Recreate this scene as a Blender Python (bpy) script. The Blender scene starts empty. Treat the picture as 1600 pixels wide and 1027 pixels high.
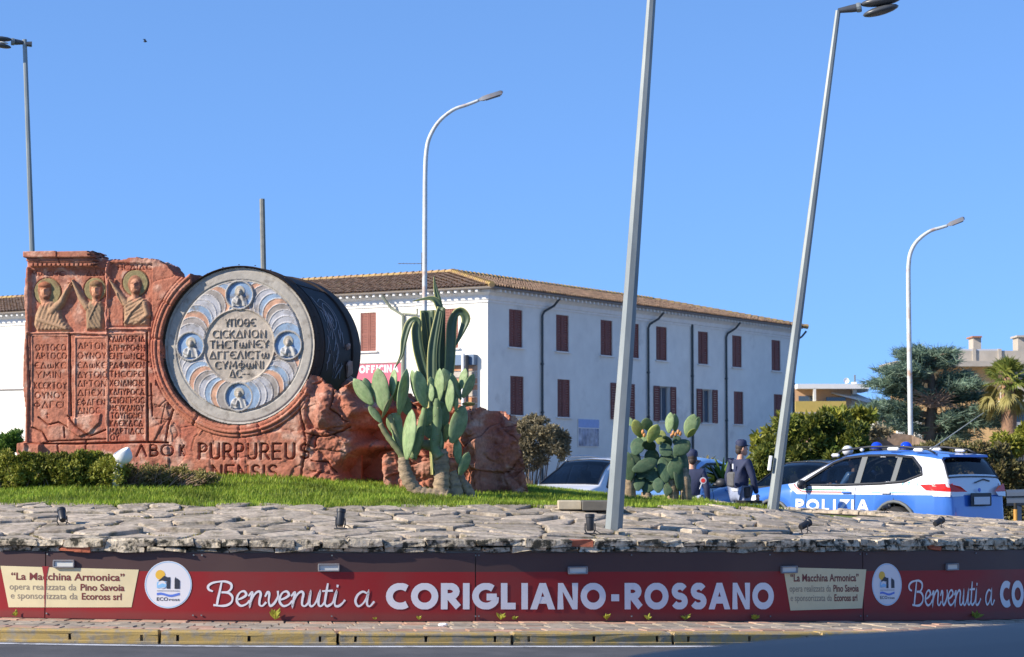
import bpy, bmesh, math, random
import numpy as np
from mathutils import Vector, Matrix, Euler
random.seed(7); np.random.seed(7)
SC = bpy.context.scene; COL = SC.collection
PI = math.pi
# ------------------------------------------------------------------ camera, sky, sun, exposure
CAMH = 1.46; FPX = 3400.0; PITCH = math.atan(223.5/FPX)
cd = bpy.data.cameras.new('camera'); cam = bpy.data.objects.new('camera', cd); COL.objects.link(cam)
cam.location = (0, 0, CAMH); cam.rotation_euler = (PI/2+PITCH, 0, 0)
cd.sensor_width = 36; cd.lens = 36*FPX/1600; cd.clip_end = 6000; cd.clip_start = .1
cd.dof.use_dof = True; cd.dof.focus_distance = 23.5; cd.dof.aperture_fstop = 6.3
SC.camera = cam
SUN_AZ = math.radians(-68)        # from +(-Y) turned to the left: the sun stands at the left, a little behind the camera
SUN_EL = math.radians(29)
sdir = Vector((math.sin(SUN_AZ)*math.cos(SUN_EL), -math.cos(SUN_AZ)*math.cos(SUN_EL), math.sin(SUN_EL)))
W = bpy.data.worlds.new('World'); SC.world = W; W.use_nodes = True
nt = W.node_tree; nt.nodes.clear()
sky = nt.nodes.new('ShaderNodeTexSky'); sky.sky_type = 'NISHITA'; sky.sun_disc = False
sky.sun_elevation = SUN_EL; sky.sun_rotation = math.atan2(sdir.x, sdir.y)
sky.air_density = .9; sky.dust_density = 0.0; sky.ozone_density = 7.0; sky.altitude = 0
bg = nt.nodes.new('ShaderNodeBackground'); bg.inputs['Strength'].default_value = .15
wo = nt.nodes.new('ShaderNodeOutputWorld')
tcw = nt.nodes.new('ShaderNodeTexCoord'); va = nt.nodes.new('ShaderNodeVectorMath'); va.operation = 'ADD'; va.inputs[1].default_value = (0, 0, .22)
vn = nt.nodes.new('ShaderNodeVectorMath'); vn.operation = 'NORMALIZE'   # sky lookup shifted upward, which tones down the pale band at the horizon
nt.links.new(tcw.outputs['Generated'], va.inputs[0]); nt.links.new(va.outputs[0], vn.inputs[0]); nt.links.new(vn.outputs[0], sky.inputs[0])
nt.links.new(sky.outputs[0], bg.inputs[0]); nt.links.new(bg.outputs[0], wo.inputs[0])
sl = bpy.data.lights.new('sun', 'SUN'); sl.energy = 4.2; sl.angle = math.radians(.53); sl.color = (1, .90, .76)
so = bpy.data.objects.new('sun', sl); COL.objects.link(so); so.rotation_euler = sdir.to_track_quat('Z', 'Y').to_euler()
vs = SC.view_settings; SC.display_settings.display_device = 'sRGB'
vs.view_transform = 'Standard'; vs.look = 'None'; vs.exposure = .9; vs.gamma = 1; vs.use_curve_mapping = False

# ------------------------------------------------------------------ helpers
def ray(px, py):
    u = (px-800)/FPX; v = (513.5-py)/FPX
    return Vector((u, math.cos(PITCH)-v*math.sin(PITCH), math.sin(PITCH)+v*math.cos(PITCH)))
def P(px, py, Y):
    d = ray(px, py); return Vector((0, 0, CAMH)) + d*(Y/d.y)
def hit(px, py, p0, n):
    d = ray(px, py); o = Vector((0, 0, CAMH)); return o + d*((p0-o).dot(n)/d.dot(n))
def project(X, Y, Z):
    c, s = math.cos(PITCH), math.sin(PITCH)
    z = Z-CAMH; dep = Y*c+z*s; up = -Y*s+z*c
    return 800+FPX*X/dep, 513.5-FPX*up/dep
def tag(o, label=None, cat=None, group=None, kind=None):
    if label: o['label'] = label
    if cat: o['category'] = cat
    if group: o['group'] = group
    if kind: o['kind'] = kind
    return o
def empty(name, loc=(0, 0, 0), label=None, cat=None, group=None, rz=0):
    o = bpy.data.objects.new(name, None); COL.objects.link(o); o.location = loc; o.rotation_euler = (0, 0, rz)
    o.empty_display_size = .1
    return tag(o, label, cat, group)
def link(name, me, parent=None, loc=None, rot=None, scale=None):
    o = bpy.data.objects.new(name, me); COL.objects.link(o)
    if parent: o.parent = parent
    if loc is not None: o.location = loc
    if rot is not None: o.rotation_euler = rot
    if scale is not None: o.scale = scale
    return o
def children(o): return [c for c in COL.objects if c.parent == o]
def copy_tree(o, parent=None, kids=None):
    c = o.copy(); COL.objects.link(c); c.parent = parent
    for ch in list(o.children): copy_tree(ch, c)
    return c
def npmesh(name, V, F, mats=None, smooth=False, col=None):
    """V (n,3) F (m,k) arrays"""
    V = np.asarray(V, dtype=np.float32); F = np.asarray(F, dtype=np.int32)
    me = bpy.data.meshes.new(name); k = F.shape[1]
    me.vertices.add(len(V)); me.vertices.foreach_set('co', V.ravel())
    me.loops.add(F.size); me.loops.foreach_set('vertex_index', F.ravel())
    me.polygons.add(len(F)); me.polygons.foreach_set('loop_start', np.arange(0, F.size, k, dtype=np.int32))
    me.polygons.foreach_set('loop_total', np.full(len(F), k, dtype=np.int32))
    me.polygons.foreach_set('use_smooth', np.full(len(F), smooth, dtype=bool))
    me.update(calc_edges=True)
    if col is not None:
        a = me.color_attributes.new('Col', 'FLOAT_COLOR', 'POINT')
        a.data.foreach_set('color', np.asarray(col, dtype=np.float32).ravel())
    for m in (mats or []): me.materials.append(m)
    return me
class MB:
    def __init__(s): s.v = []; s.f = []
    def add(s, vs, fs):
        b = len(s.v); s.v += [tuple(v) for v in vs]; s.f += [tuple(i+b for i in f) for f in fs]; return s
    def box(s, c, size, rot=None, taper=1.0):
        x, y, z = size[0]/2, size[1]/2, size[2]/2; c = Vector(c); R = rot if isinstance(rot, Matrix) else (Euler(rot).to_matrix() if rot else Matrix.Identity(3))
        vs = []
        for sz in (-1, 1):
            t = taper if sz > 0 else 1
            for sx, sy in ((-1, -1), (1, -1), (1, 1), (-1, 1)): vs.append(c+R@Vector((sx*x*t, sy*y*t, sz*z)))
        return s.add(vs, [(3, 2, 1, 0), (4, 5, 6, 7), (0, 1, 5, 4), (1, 2, 6, 5), (2, 3, 7, 6), (3, 0, 4, 7)])
    def bbox(s, c, size, b=.01, rot=None):
        """box with chamfered top and side edges"""
        x, y, z = size[0]/2, size[1]/2, size[2]/2; c = Vector(c); R = rot if isinstance(rot, Matrix) else (Euler(rot).to_matrix() if rot else Matrix.Identity(3))
        rings = [(-z, b), (-z+b, 0), (z-b, 0), (z, b)]; vs = []; fs = []
        for zz, ins in rings:
            X, Y = x-ins, y-ins
            q = min(b, X*.5, Y*.5)
            for a, d in ((-X+q, -Y), (X-q, -Y), (X, -Y+q), (X, Y-q), (X-q, Y), (-X+q, Y), (-X, Y-q), (-X, -Y+q)): vs.append(c+R@Vector((a, d, zz)))
        for r in range(3):
            for i in range(8): fs.append((r*8+i, r*8+(i+1) % 8, r*8+8+(i+1) % 8, r*8+8+i))
        fs += [tuple(range(7, -1, -1)), tuple(range(24, 32))]
        return s.add(vs, fs)
    def tube(s, pts, rad, n=8, cap=True, flat=1.0):
        pts = [Vector(p) for p in pts]; m = len(pts)
        if not hasattr(rad, '__len__'): rad = [rad]*m
        t0 = (pts[1]-pts[0]).normalized(); ref = Vector((0, 0, 1)) if abs(t0.z) < .9 else Vector((1, 0, 0))
        a = t0.cross(ref).normalized(); vs = []
        for i in range(m):
            t = (pts[min(i+1, m-1)]-pts[max(i-1, 0)]).normalized()
            a = (a-t*a.dot(t)).normalized(); b = t.cross(a)
            for k in range(n):
                an = 2*PI*(k+.5)/n; vs.append(pts[i]+a*math.cos(an)*rad[i]+b*math.sin(an)*rad[i]*flat)
        fs = [(i*n+k, i*n+(k+1) % n, (i+1)*n+(k+1) % n, (i+1)*n+k) for i in range(m-1) for k in range(n)]
        if cap: fs += [tuple(range(n-1, -1, -1)), tuple((m-1)*n+k for k in range(n))]
        return s.add(vs, fs)
    def lathe(s, prof, n=24, c=(0, 0, 0), M=None, cap=True):
        """prof: (r,z) list; axis local z, M 3x3"""
        M = M or Matrix.Identity(3); c = Vector(c); vs = []
        for r, z in prof:
            for k in range(n): vs.append(c+M@Vector((r*math.cos(2*PI*k/n), r*math.sin(2*PI*k/n), z)))
        m = len(prof); fs = [(i*n+k, i*n+(k+1) % n, (i+1)*n+(k+1) % n, (i+1)*n+k) for i in range(m-1) for k in range(n)]
        if cap: fs += [tuple(range(n-1, -1, -1)), tuple((m-1)*n+k for k in range(n))]
        return s.add(vs, fs)
    def ell(s, c, r, nu=10, nv=7, R=None):
        c = Vector(c); R = R or Matrix.Identity(3); vs = []; fs = []
        for j in range(nv+1):
            th = PI*j/nv
            for k in range(nu):
                a = 2*PI*k/nu; vs.append(c+R@Vector((r[0]*math.sin(th)*math.cos(a), r[1]*math.sin(th)*math.sin(a), r[2]*math.cos(th))))
        for j in range(nv):
            for k in range(nu): fs.append((j*nu+k, (j+1)*nu+k, (j+1)*nu+(k+1) % nu, j*nu+(k+1) % nu))
        return s.add(vs, fs)
    def prism(s, poly, fn0, fn1):
        """polygon (a,b) list mapped by fn0 / fn1 to 3D front and back"""
        n = len(poly); vs = [fn0(*p) for p in poly]+[fn1(*p) for p in poly]
        return s.add(vs, [tuple(range(n)), tuple(range(2*n-1, n-1, -1))]+[(i, i+n, (i+1) % n+n, (i+1) % n) for i in range(n)])
    def mesh(s, name, mat, smooth=False, fix=True):
        me = bpy.data.meshes.new(name); me.from_pydata(s.v, [], s.f)
        if fix:
            bm = bmesh.new(); bm.from_mesh(me); bmesh.ops.recalc_face_normals(bm, faces=bm.faces[:]); bm.to_mesh(me); bm.free()
        if smooth:
            me.polygons.foreach_set('use_smooth', np.ones(len(me.polygons), dtype=bool))
            if smooth is not True: me.set_sharp_from_angle(angle=math.radians(smooth))
        if mat is not None: me.materials.append(mat)
        me.update(); return me
    def build(s, name, mat, parent=None, smooth=False, **k):
        return link(name, s.mesh(name, mat, smooth), parent, **k)
def part(mb, name, mat, parent, smooth=False, **k): return mb.build(name, mat, parent, smooth, **k)

# ------------------------------------------------------------------ materials
def lin(c): return tuple(x/12.92 if x <= .04045 else ((x+.055)/1.055)**2.4 for x in c)
def mat(name, col, rough=.7, var=.0, scale=5, bump=0, bscale=40, metal=0, col2=None, detail=5, spec=.5, coat=0, island=0, trans=0, attr=None, stain=None, stretch=None, coords='Object', sub=0):
    m = bpy.data.materials.new(name); m.use_nodes = True; t = m.node_tree; N = t.nodes; L = t.links; b = N['Principled BSDF']
    b.inputs['Roughness'].default_value = rough; b.inputs['Metallic'].default_value = metal; b.inputs['Specular IOR Level'].default_value = spec
    if coat: b.inputs['Coat Weight'].default_value = coat; b.inputs['Coat Roughness'].default_value = .06
    if trans: b.inputs['Transmission Weight'].default_value = trans
    tc = N.new('ShaderNodeTexCoord'); src = tc.outputs[coords]
    if stretch:
        mp = N.new('ShaderNodeMapping'); mp.inputs['Scale'].default_value = stretch; L.new(src, mp.inputs[0]); src = mp.outputs[0]
    base = N.new('ShaderNodeRGB'); base.outputs[0].default_value = (*col, 1); cur = base.outputs[0]
    if attr:
        at = N.new('ShaderNodeAttribute'); at.attribute_name = attr; cur = at.outputs['Color']
    def mixc(a, bcol, fac, typ='MIX'):
        x = N.new('ShaderNodeMix'); x.data_type = 'RGBA'; x.blend_type = typ
        if isinstance(fac, float): x.inputs[0].default_value = fac
        else: L.new(fac, x.inputs[0])
        L.new(a, x.inputs[6])
        if isinstance(bcol, tuple): x.inputs[7].default_value = (*bcol, 1)
        else: L.new(bcol, x.inputs[7])
        return x.outputs[2]
    def noise(sc, det=detail, r=.55):
        n = N.new('ShaderNodeTexNoise'); n.inputs['Scale'].default_value = sc; n.inputs['Detail'].default_value = det; n.inputs['Roughness'].default_value = r
        L.new(src, n.inputs['Vector']); return n.outputs['Fac']
    def ramp(f, a, bq):
        r = N.new('ShaderNodeMapRange'); r.inputs[1].default_value = a; r.inputs[2].default_value = bq; L.new(f, r.inputs[0]); return r.outputs[0]
    if col2 is not None: cur = mixc(cur, tuple(col2), ramp(noise(scale), .38, .66))
    if var:
        f = noise(scale*2.3+.7)
        r = N.new('ShaderNodeMapRange'); r.inputs[1].default_value = .25; r.inputs[2].default_value = .75; r.inputs[3].default_value = 1-var; r.inputs[4].default_value = 1+var
        L.new(f, r.inputs[0])
        h = N.new('ShaderNodeVectorMath'); h.operation = 'SCALE'; L.new(cur, h.inputs[0]); L.new(r.outputs[0], h.inputs['Scale']); cur = h.outputs[0]
    if island:
        g = N.new('ShaderNodeNewGeometry') if island > 0 else N.new('ShaderNodeObjectInfo')
        o = g.outputs['Random Per Island'] if island > 0 else g.outputs['Random']
        r = N.new('ShaderNodeMapRange'); r.inputs[3].default_value = 1-abs(island); r.inputs[4].default_value = 1+abs(island); L.new(o, r.inputs[0])
        h = N.new('ShaderNodeVectorMath'); h.operation = 'SCALE'; L.new(cur, h.inputs[0]); L.new(r.outputs[0], h.inputs['Scale']); cur = h.outputs[0]
    if stain: # (colour, scale, lo, hi)
        cur = mixc(cur, tuple(stain[0]), ramp(noise(stain[1], 6, .65), stain[2], stain[3]))
    if coat: # painted panels: the inner face is dark lining
        gb = N.new('ShaderNodeNewGeometry'); cur = mixc(cur, (.02, .02, .022), gb.outputs['Backfacing'])
    L.new(cur, b.inputs['Base Color'])
    if bump:
        bp = N.new('ShaderNodeBump'); bp.inputs['Strength'].default_value = 1; bp.inputs['Distance'].default_value = bump
        L.new(noise(bscale, 8, .65), bp.inputs['Height']); L.new(bp.outputs[0], b.inputs['Normal'])
    m['_'] = 0
    return m
def glassmat(name, tint=(.55, .62, .62), refl=1.0):
    m = bpy.data.materials.new(name); m.use_nodes = True; t = m.node_tree; t.nodes.clear()
    o = t.nodes.new('ShaderNodeOutputMaterial'); mx = t.nodes.new('ShaderNodeMixShader'); fr = t.nodes.new('ShaderNodeFresnel'); gb = t.nodes.new('ShaderNodeNewGeometry'); mr = t.nodes.new('ShaderNodeMapRange'); mr.inputs[3].default_value = 1.5; mr.inputs[4].default_value = 1/1.5; t.links.new(gb.outputs['Backfacing'], mr.inputs[0]); t.links.new(mr.outputs[0], fr.inputs[0])
    tr = t.nodes.new('ShaderNodeBsdfTransparent'); tr.inputs[0].default_value = (*tint, 1); gl = t.nodes.new('ShaderNodeBsdfGlossy'); gl.inputs['Roughness'].default_value = .02
    t.links.new(fr.outputs[0], mx.inputs[0]); t.links.new(tr.outputs[0], mx.inputs[1]); t.links.new(gl.outputs[0], mx.inputs[2]); t.links.new(mx.outputs[0], o.inputs[0])
    return m
def leafmat(name, c1, c2, var=.35, rough=.55, trans=.25):
    """leaf colours varying per leaf, a little light through the leaf"""
    m = bpy.data.materials.new(name); m.use_nodes = True; t = m.node_tree; N = t.nodes; L = t.links; b = N['Principled BSDF']
    g = N.new('ShaderNodeNewGeometry'); mx = N.new('ShaderNodeMix'); mx.data_type = 'RGBA'
    L.new(g.outputs['Random Per Island'], mx.inputs[0]); mx.inputs[6].default_value = (*c1, 1); mx.inputs[7].default_value = (*c2, 1)
    tc = N.new('ShaderNodeTexCoord'); n = N.new('ShaderNodeTexNoise'); n.inputs['Scale'].default_value = 1.7; L.new(tc.outputs['Object'], n.inputs[0])
    r = N.new('ShaderNodeMapRange'); r.inputs[1].default_value = .3; r.inputs[2].default_value = .7; r.inputs[3].default_value = 1-var; r.inputs[4].default_value = 1+var; L.new(n.outputs[0], r.inputs[0])
    h = N.new('ShaderNodeVectorMath'); h.operation = 'SCALE'; L.new(mx.outputs[2], h.inputs[0]); L.new(r.outputs[0], h.inputs['Scale'])
    L.new(h.outputs[0], b.inputs['Base Color']); b.inputs['Roughness'].default_value = rough; b.inputs['Specular IOR Level'].default_value = .3
    tl = N.new('ShaderNodeBsdfTranslucent'); L.new(h.outputs[0], tl.inputs[0]); ms = N.new('ShaderNodeMixShader'); ms.inputs[0].default_value = trans
    L.new(b.outputs[0], ms.inputs[1]); L.new(tl.outputs[0], ms.inputs[2]); L.new(ms.outputs[0], N['Material Output'].inputs[0])
    return m
M = {}
M['asphalt'] = mat('asphalt', (.055, .057, .062), .9, .15, 1.5, .002, 180, col2=(.085, .085, .09))
M['roadpaint'] = mat('road_paint', (.55, .56, .58), .8, .2, 4, 0, stain=((.16, .16, .17), 6, .52, .68))
M['earth'] = mat('earth', (.10, .085, .05), .95, .3, 2, .02, 20, col2=(.06, .075, .03))
M['farground'] = mat('far_ground', (.20, .18, .13), .95, .25, .15, col2=(.25, .22, .17))
M['mortar'] = mat('mortar', (.13, .105, .075), .95, .35, 6, .01, 40, col2=(.055, .05, .03), stain=((.05, .065, .02), 5, .5, .65))
M['paver'] = mat('paver', (.38, .31, .23), .9, .2, 7, .002, 120, island=-.22, col2=(.24, .21, .17), stain=((.16, .13, .09), 3, .55, .7))
M['redpaver'] = mat('red_paver', (.42, .25, .17), .9, .2, 7, .002, 120, island=-.25, stain=((.34, .29, .22), 5, .48, .66))
M['kerb'] = mat('kerb_concrete', (.27, .235, .18), .9, .25, 6, .004, 90, stain=((.40, .275, .09), 11, .38, .56))
M['slot'] = mat('slot_dark', (.03, .028, .025), .95)
M['flag'] = mat('flagstone', (.42, .355, .27), .93, .34, 8, .016, 26, island=-.26, col2=(.345, .28, .215), stain=((.15, .125, .075), 5.5, .50, .66))
M['coping'] = mat('coping_stone', (.52, .44, .32), .92, .35, 9, .02, 22, island=-.22, stain=((.035, .032, .02), 11, .46, .58))
M['brickred'] = mat('brick_red', (.42, .12, .06), .9, .2, 8, .004, 60)
M['galv'] = mat('galvanised', (.24, .265, .255), .5, .16, 3, .001, 30, metal=.3, col2=(.18, .205, .21), stretch=(1, 1, .3), spec=.5)
M['lamp_dark'] = mat('lamp_dark', (.06, .065, .07), .35, .1, 5)
M['lamp_grey'] = mat('lamp_grey', (.22, .22, .23), .4, .1, 5, stain=((.3, .17, .11), 9, .55, .7))
M['lens'] = mat('lamp_lens', (.6, .6, .55), .15)
M['concrete_pole'] = mat('concrete_pole', (.22, .22, .2), .9, .2, 4, .004, 50)
M['rustpole'] = mat('weathered_pole', (.55, .57, .55), .5, .15, 3, stain=((.42, .24, .15), 2.2, .52, .7))
M['blackplastic'] = mat('black_plastic', (.018, .019, .022), .45)
M['white'] = mat('white_paint', (.78, .78, .76), .5, .05, 3)
M['leaf_hedge'] = leafmat('leaf_hedge', (.15, .18, .02), (.29, .28, .045))
M['leaf_hedge2'] = leafmat('leaf_hedge_dry', (.22, .20, .05), (.30, .25, .10))
M['leaf_dark'] = leafmat('leaf_dark', (.05, .085, .014), (.20, .21, .035))
M['leaf_grey'] = leafmat('leaf_grey', (.17, .145, .08), (.30, .25, .15))
M['leaf_brown'] = leafmat('leaf_brown', (.12, .095, .045), (.22, .20, .07))
M['leaf_cedar'] = leafmat('leaf_cedar', (.09, .15, .105), (.20, .27, .185))
M['leaf_palm'] = leafmat('leaf_palm', (.13, .18, .035), (.26, .27, .06))
M['leaf_deadpalm'] = leafmat('leaf_dead_palm', (.22, .20, .06), (.38, .32, .11))
M['leaf_green'] = leafmat('leaf_green', (.06, .12, .02), (.14, .22, .04))
M['grass'] = leafmat('grass', (.13, .235, .018), (.31, .36, .045), .6, .6, .35)
M['weed'] = leafmat('weed', (.25, .28, .03), (.4, .4, .06))
M['turf'] = mat('turf', (.10, .15, .02), .95, .35, 3, .02, 60, col2=(.14, .17, .035))
M['bark'] = mat('bark', (.16, .12, .085), .95, .3, 9, .02, 30, stretch=(1, 1, .3))
M['twig'] = mat('twig', (.30, .20, .14), .9, .2, 9)

def leafcloud(name, clumps, n, size, matl, parent=None, aspect=2.2, up=0.3, seed=1, shell=.55):
    """clumps: list of (centre, radii, weight); n leaves; each leaf a two-triangle folded blade"""
    r = np.random.RandomState(seed); w = np.array([c[2] for c in clumps], float); w /= w.sum()
    idx = r.choice(len(clumps), n, p=w)
    C = np.array([tuple(c[0]) for c in clumps])[idx]; R = np.array([tuple(c[1]) for c in clumps])[idx]
    d = r.normal(size=(n, 3)); d /= np.linalg.norm(d, axis=1)[:, None]
    rad = (shell+(1-shell)*r.rand(n))**.6 if shell > 0 else r.rand(n)**.45
    Pn = C+d*R*rad[:, None]
    # leaf direction: outward + random
    a = d*.8+r.normal(size=(n, 3))*.8+np.array([0, 0, up]); a /= np.linalg.norm(a, axis=1)[:, None]
    b = np.cross(a, r.normal(size=(n, 3))); b /= np.linalg.norm(b, axis=1)[:, None]
    L = size*(.6+.8*r.rand(n))[:, None]; Wd = L/aspect
    c = np.cross(a, b)*Wd*.25
    V = np.stack([Pn, Pn+a*L*.5+b*Wd*.5+c, Pn+a*L, Pn+a*L*.5-b*Wd*.5+c], 1).reshape(-1, 3)
    F = np.arange(4*n).reshape(n, 4)
    return link(name, npmesh(name, V, F, [matl]), parent)
# ------------------------------------------------------------------ stroke alphabet
def arc(cx, cy, rx, ry, a0, a1, n=14):
    return [(cx+rx*math.cos(math.radians(a0+(a1-a0)*i/n)), cy+ry*math.sin(math.radians(a0+(a1-a0)*i/n))) for i in range(n+1)]
G = {
 'A': (.74, [[(0, 0), (.37, 1), (.74, 0)], [(.14, .3), (.60, .3)]]), 'Δ': (.74, [[(0, 0), (.37, 1), (.74, 0), (0, 0)]]), 'Λ': (.7, [[(0, 0), (.35, 1), (.7, 0)]]),
 'B': (.5, [[(0, 0), (0, 1)], [(0, 1)]+arc(.22, .76, .24, .24, 90, -90, 8)+[(0, .52)], [(0, .52)]+arc(.24, .26, .27, .26, 90, -90, 8)+[(0, 0)]]),
 'C': (.6, [arc(.42, .5, .42, .5, 52, 308, 16)]), 'O': (.8, [arc(.4, .5, .4, .5, 90, 450, 24)]), 'Θ': (.7, [arc(.35, .5, .35, .5, 90, 450, 20), [(0, .5), (.7, .5)]]),
 'E': (.52, [[(.5, 1), (0, 1), (0, 0), (.5, 0)], [(0, .5), (.42, .5)]]), 'Є': (.55, [arc(.42, .5, .42, .5, 55, 305, 16), [(0, .5), (.42, .5)]]),
 'F': (.48, [[(.48, 1), (0, 1), (0, 0)], [(0, .52), (.4, .52)]]), 'Γ': (.5, [[(.5, 1), (0, 1), (0, 0)]]),
 'G': (.78, [arc(.42, .5, .42, .5, 50, 330, 18)+[(.80, .46)], [(.44, .46), (.845, .46)]]),
 'H': (.6, [[(0, 0), (0, 1)], [(.6, 0), (.6, 1)], [(0, .5), (.6, .5)]]), 'I': (.0, [[(0, 0), (0, 1)]]), 'K': (.52, [[(0, 0), (0, 1)], [(.5, 1), (.02, .45)], [(.12, .55), (.52, 0)]]),
 'L': (.46, [[(0, 1), (0, 0), (.46, 0)]]), 'M': (.8, [[(0, 0), (.08, 1), (.4, .3), (.72, 1), (.8, 0)]]), 'N': (.6, [[(0, 0), (0, 1), (.6, 0), (.6, 1)]]),
 'Π': (.6, [[(0, 0), (0, 1), (.6, 1), (.6, 0)]]), 'P': (.46, [[(0, 0), (0, 1)], [(0, 1), (.22, 1)]+arc(.22, .74, .25, .26, 90, -90, 8)+[(0, .48)]]),
 'R': (.5, [[(0, 0), (0, 1)], [(0, 1), (.22, 1)]+arc(.22, .74, .25, .26, 90, -90, 8)+[(0, .48)], [(.2, .48), (.52, 0)]]),
 'S': (.5, [arc(.27, .75, .23, .25, 25, 270, 12)[:-1]+arc(.25, .25, .25, .25, 90, -155, 12)]), 'T': (.6, [[(0, 1), (.6, 1)], [(.3, 1), (.3, 0)]]),
 'U': (.55, [[(0, 1), (0, .25)]+arc(.27, .25, .27, .25, 180, 360, 8)+[(.54, 1)]]), 'Y': (.6, [[(0, 1), (.3, .5), (.6, 1)], [(.3, .5), (.3, 0)]]),
 'X': (.6, [[(0, 0), (.6, 1)], [(0, 1), (.6, 0)]]), 'Φ': (.7, [arc(.35, .5, .35, .3, 90, 450, 18), [(.35, -.05), (.35, 1.1)]]),
 'Ω': (.8, [arc(.2, .4, .2, .4, 140, 360, 10)+[(.4, .7)], arc(.6, .4, .2, .4, 180, 400, 10)]), 'Z': (.56, [[(0, 1), (.56, 1), (0, 0), (.56, 0)]]),
 '+': (.5, [[(.25, 0), (.25, 1)], [(0, .65), (.5, .65)]]), '-': (.34, [[(0, .42), (.34, .42)]]), ' ': (.3, []), '1': (.2, [[(0, .8), (.2, 1), (.2, 0)]]), '3': (.45, [[(0, 1), (.42, 1), (.42, 0), (0, 0)], [(.05, .5), (.42, .5)]]),
 '"': (.2, [[(0, 1.1), (0, .9)], [(.18, 1.1), (.18, .9)]]),
}
def text_strokes(s, h, width=None, gap=.28):
    """-> list of polylines (x,y) starting at 0, height h; stretched to width"""
    out = []; x = 0
    for ch in s:
        w, st = G[ch]
        out += [[(x+a, b) for a, b in p] for p in st]; x += w+gap
    tot = x-gap; sx = (width/tot) if width else h
    return [[(a*sx, b*h) for a, b in p] for p in out]
def clip_y(poly, lo, hi):
    for lim, sg in ((lo, 1), (hi, -1)):
        out = []
        for i in range(len(poly)):
            a, b = poly[i-1], poly[i]; da, db = sg*(a[1]-lim), sg*(b[1]-lim)
            if (da >= 0) != (db >= 0): t = da/(da-db); out.append((a[0]+(b[0]-a[0])*t, a[1]+(b[1]-a[1])*t))
            if db >= 0: out.append(b)
        poly = out
        if len(poly) < 3: return []
    return poly
def ribbon(pl, w, ext=0.0, wf=None):
    """polyline -> list of quads of width w with mitred joints"""
    n = len(pl); closed = n > 3 and math.dist(pl[0], pl[-1]) < 1e-6
    L = []; R = []
    for i in range(n):
        if closed and i in (0, n-1): a, b, c = pl[-2], pl[0], pl[1]
        else: a, b, c = pl[max(i-1, 0)], pl[i], pl[min(i+1, n-1)]
        d1 = Vector((b[0]-a[0], b[1]-a[1])); d2 = Vector((c[0]-b[0], c[1]-b[1]))
        if d1.length < 1e-9: d1 = d2
        if d2.length < 1e-9: d2 = d1
        d1.normalize(); d2.normalize(); n1 = Vector((-d1.y, d1.x)); n2 = Vector((-d2.y, d2.x)); m = (n1+n2)
        m = m.normalized() if m.length > 1e-6 else n1
        k = 1/max(.38, m.dot(n1)); ww = w*(wf(i/(n-1)) if wf else 1)
        e = Vector((0, 0))
        if not closed and ext: e = -d1*ext if i == 0 else (d1*ext if i == n-1 else e)
        L.append((b[0]+e.x+m.x*ww/2*k, b[1]+e.y+m.y*ww/2*k)); R.append((b[0]+e.x-m.x*ww/2*k, b[1]+e.y-m.y*ww/2*k))
    return [[L[i], R[i], R[i+1], L[i+1]] for i in range(n-1)]
def bold_text(s, x0, x1, y0, y1, weight, fn, name, matl, parent, shear=0, gap=.2, lift=.0012):
    """heavy geometric capitals in the box; fn(x,y,off)->3D point"""
    h = y1-y0; w = weight*h
    segs = []; x = 0; x_of = {}
    for ch in s:
        cw, st = G[ch]; segs += [(ch, [(x+a, b) for a, b in p]) for p in st]; x += cw+weight+gap
    tot = x-gap-weight; sx = (x1-x0-w)/tot; mb = MB(); k = 0
    for ch, p in segs:
        q = []
        for a, b in p:
            X = x0+w/2+a*sx
            if ch in 'ANKMXV' and b in (0, 1): Yv = y0+(b-.5)*1.0*h+.5*h+(.2*h if b == 1 and ch == 'A' else 0)*0
            else: Yv = y0+w*.46+b*(h-w*.92)
            if ch == 'I' or (len(p) == 2 and b in (0, 1) and ch in 'RPHKTLBZ'): Yv = y0+b*h if p[0][0] == p[1][0] else Yv
            if (ch == 'L' and b == 1) or (ch == 'F' and (a, b) == (x_of.get(ch, 0)+0, 0)): Yv = y0+b*h
            if ch == 'F' and b == 0: Yv = y0
            q.append((X, Yv))
        k += 1
        for quad in ribbon(q, w, ext=(w*.45 if ch in 'AN' and abs(q[0][0]-q[-1][0]) > 0 and len(q) > 2 else (w*.2 if ch == 'R' and len(p) == 2 and p[0][0] != p[1][0] else 0))):
            c = clip_y(quad, y0, y1)
            if c:
                c = [(a+shear*(b-y0), b) for a, b in c]
                mb.add([fn(a, b, lift+.0005*(k % 3)) for a, b in c], [tuple(range(len(c)))])
    return part(mb, name, matl, parent)
def catmull(pts, n=6, closed=False):
    out = []; P_ = [pts[0]]+list(pts)+[pts[-1]]
    for i in range(1, len(P_)-2):
        p0, p1, p2, p3 = [np.array(P_[i+j-1], float) for j in range(4)]
        for k in range(n):
            t = k/n; out.append(tuple(.5*((2*p1)+(-p0+p2)*t+(2*p0-5*p1+4*p2-p3)*t*t+(-p0+3*p1-3*p2+p3)*t**3)))
    out.append(tuple(np.array(P_[-2], float))); return out
_FC = {}
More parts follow.
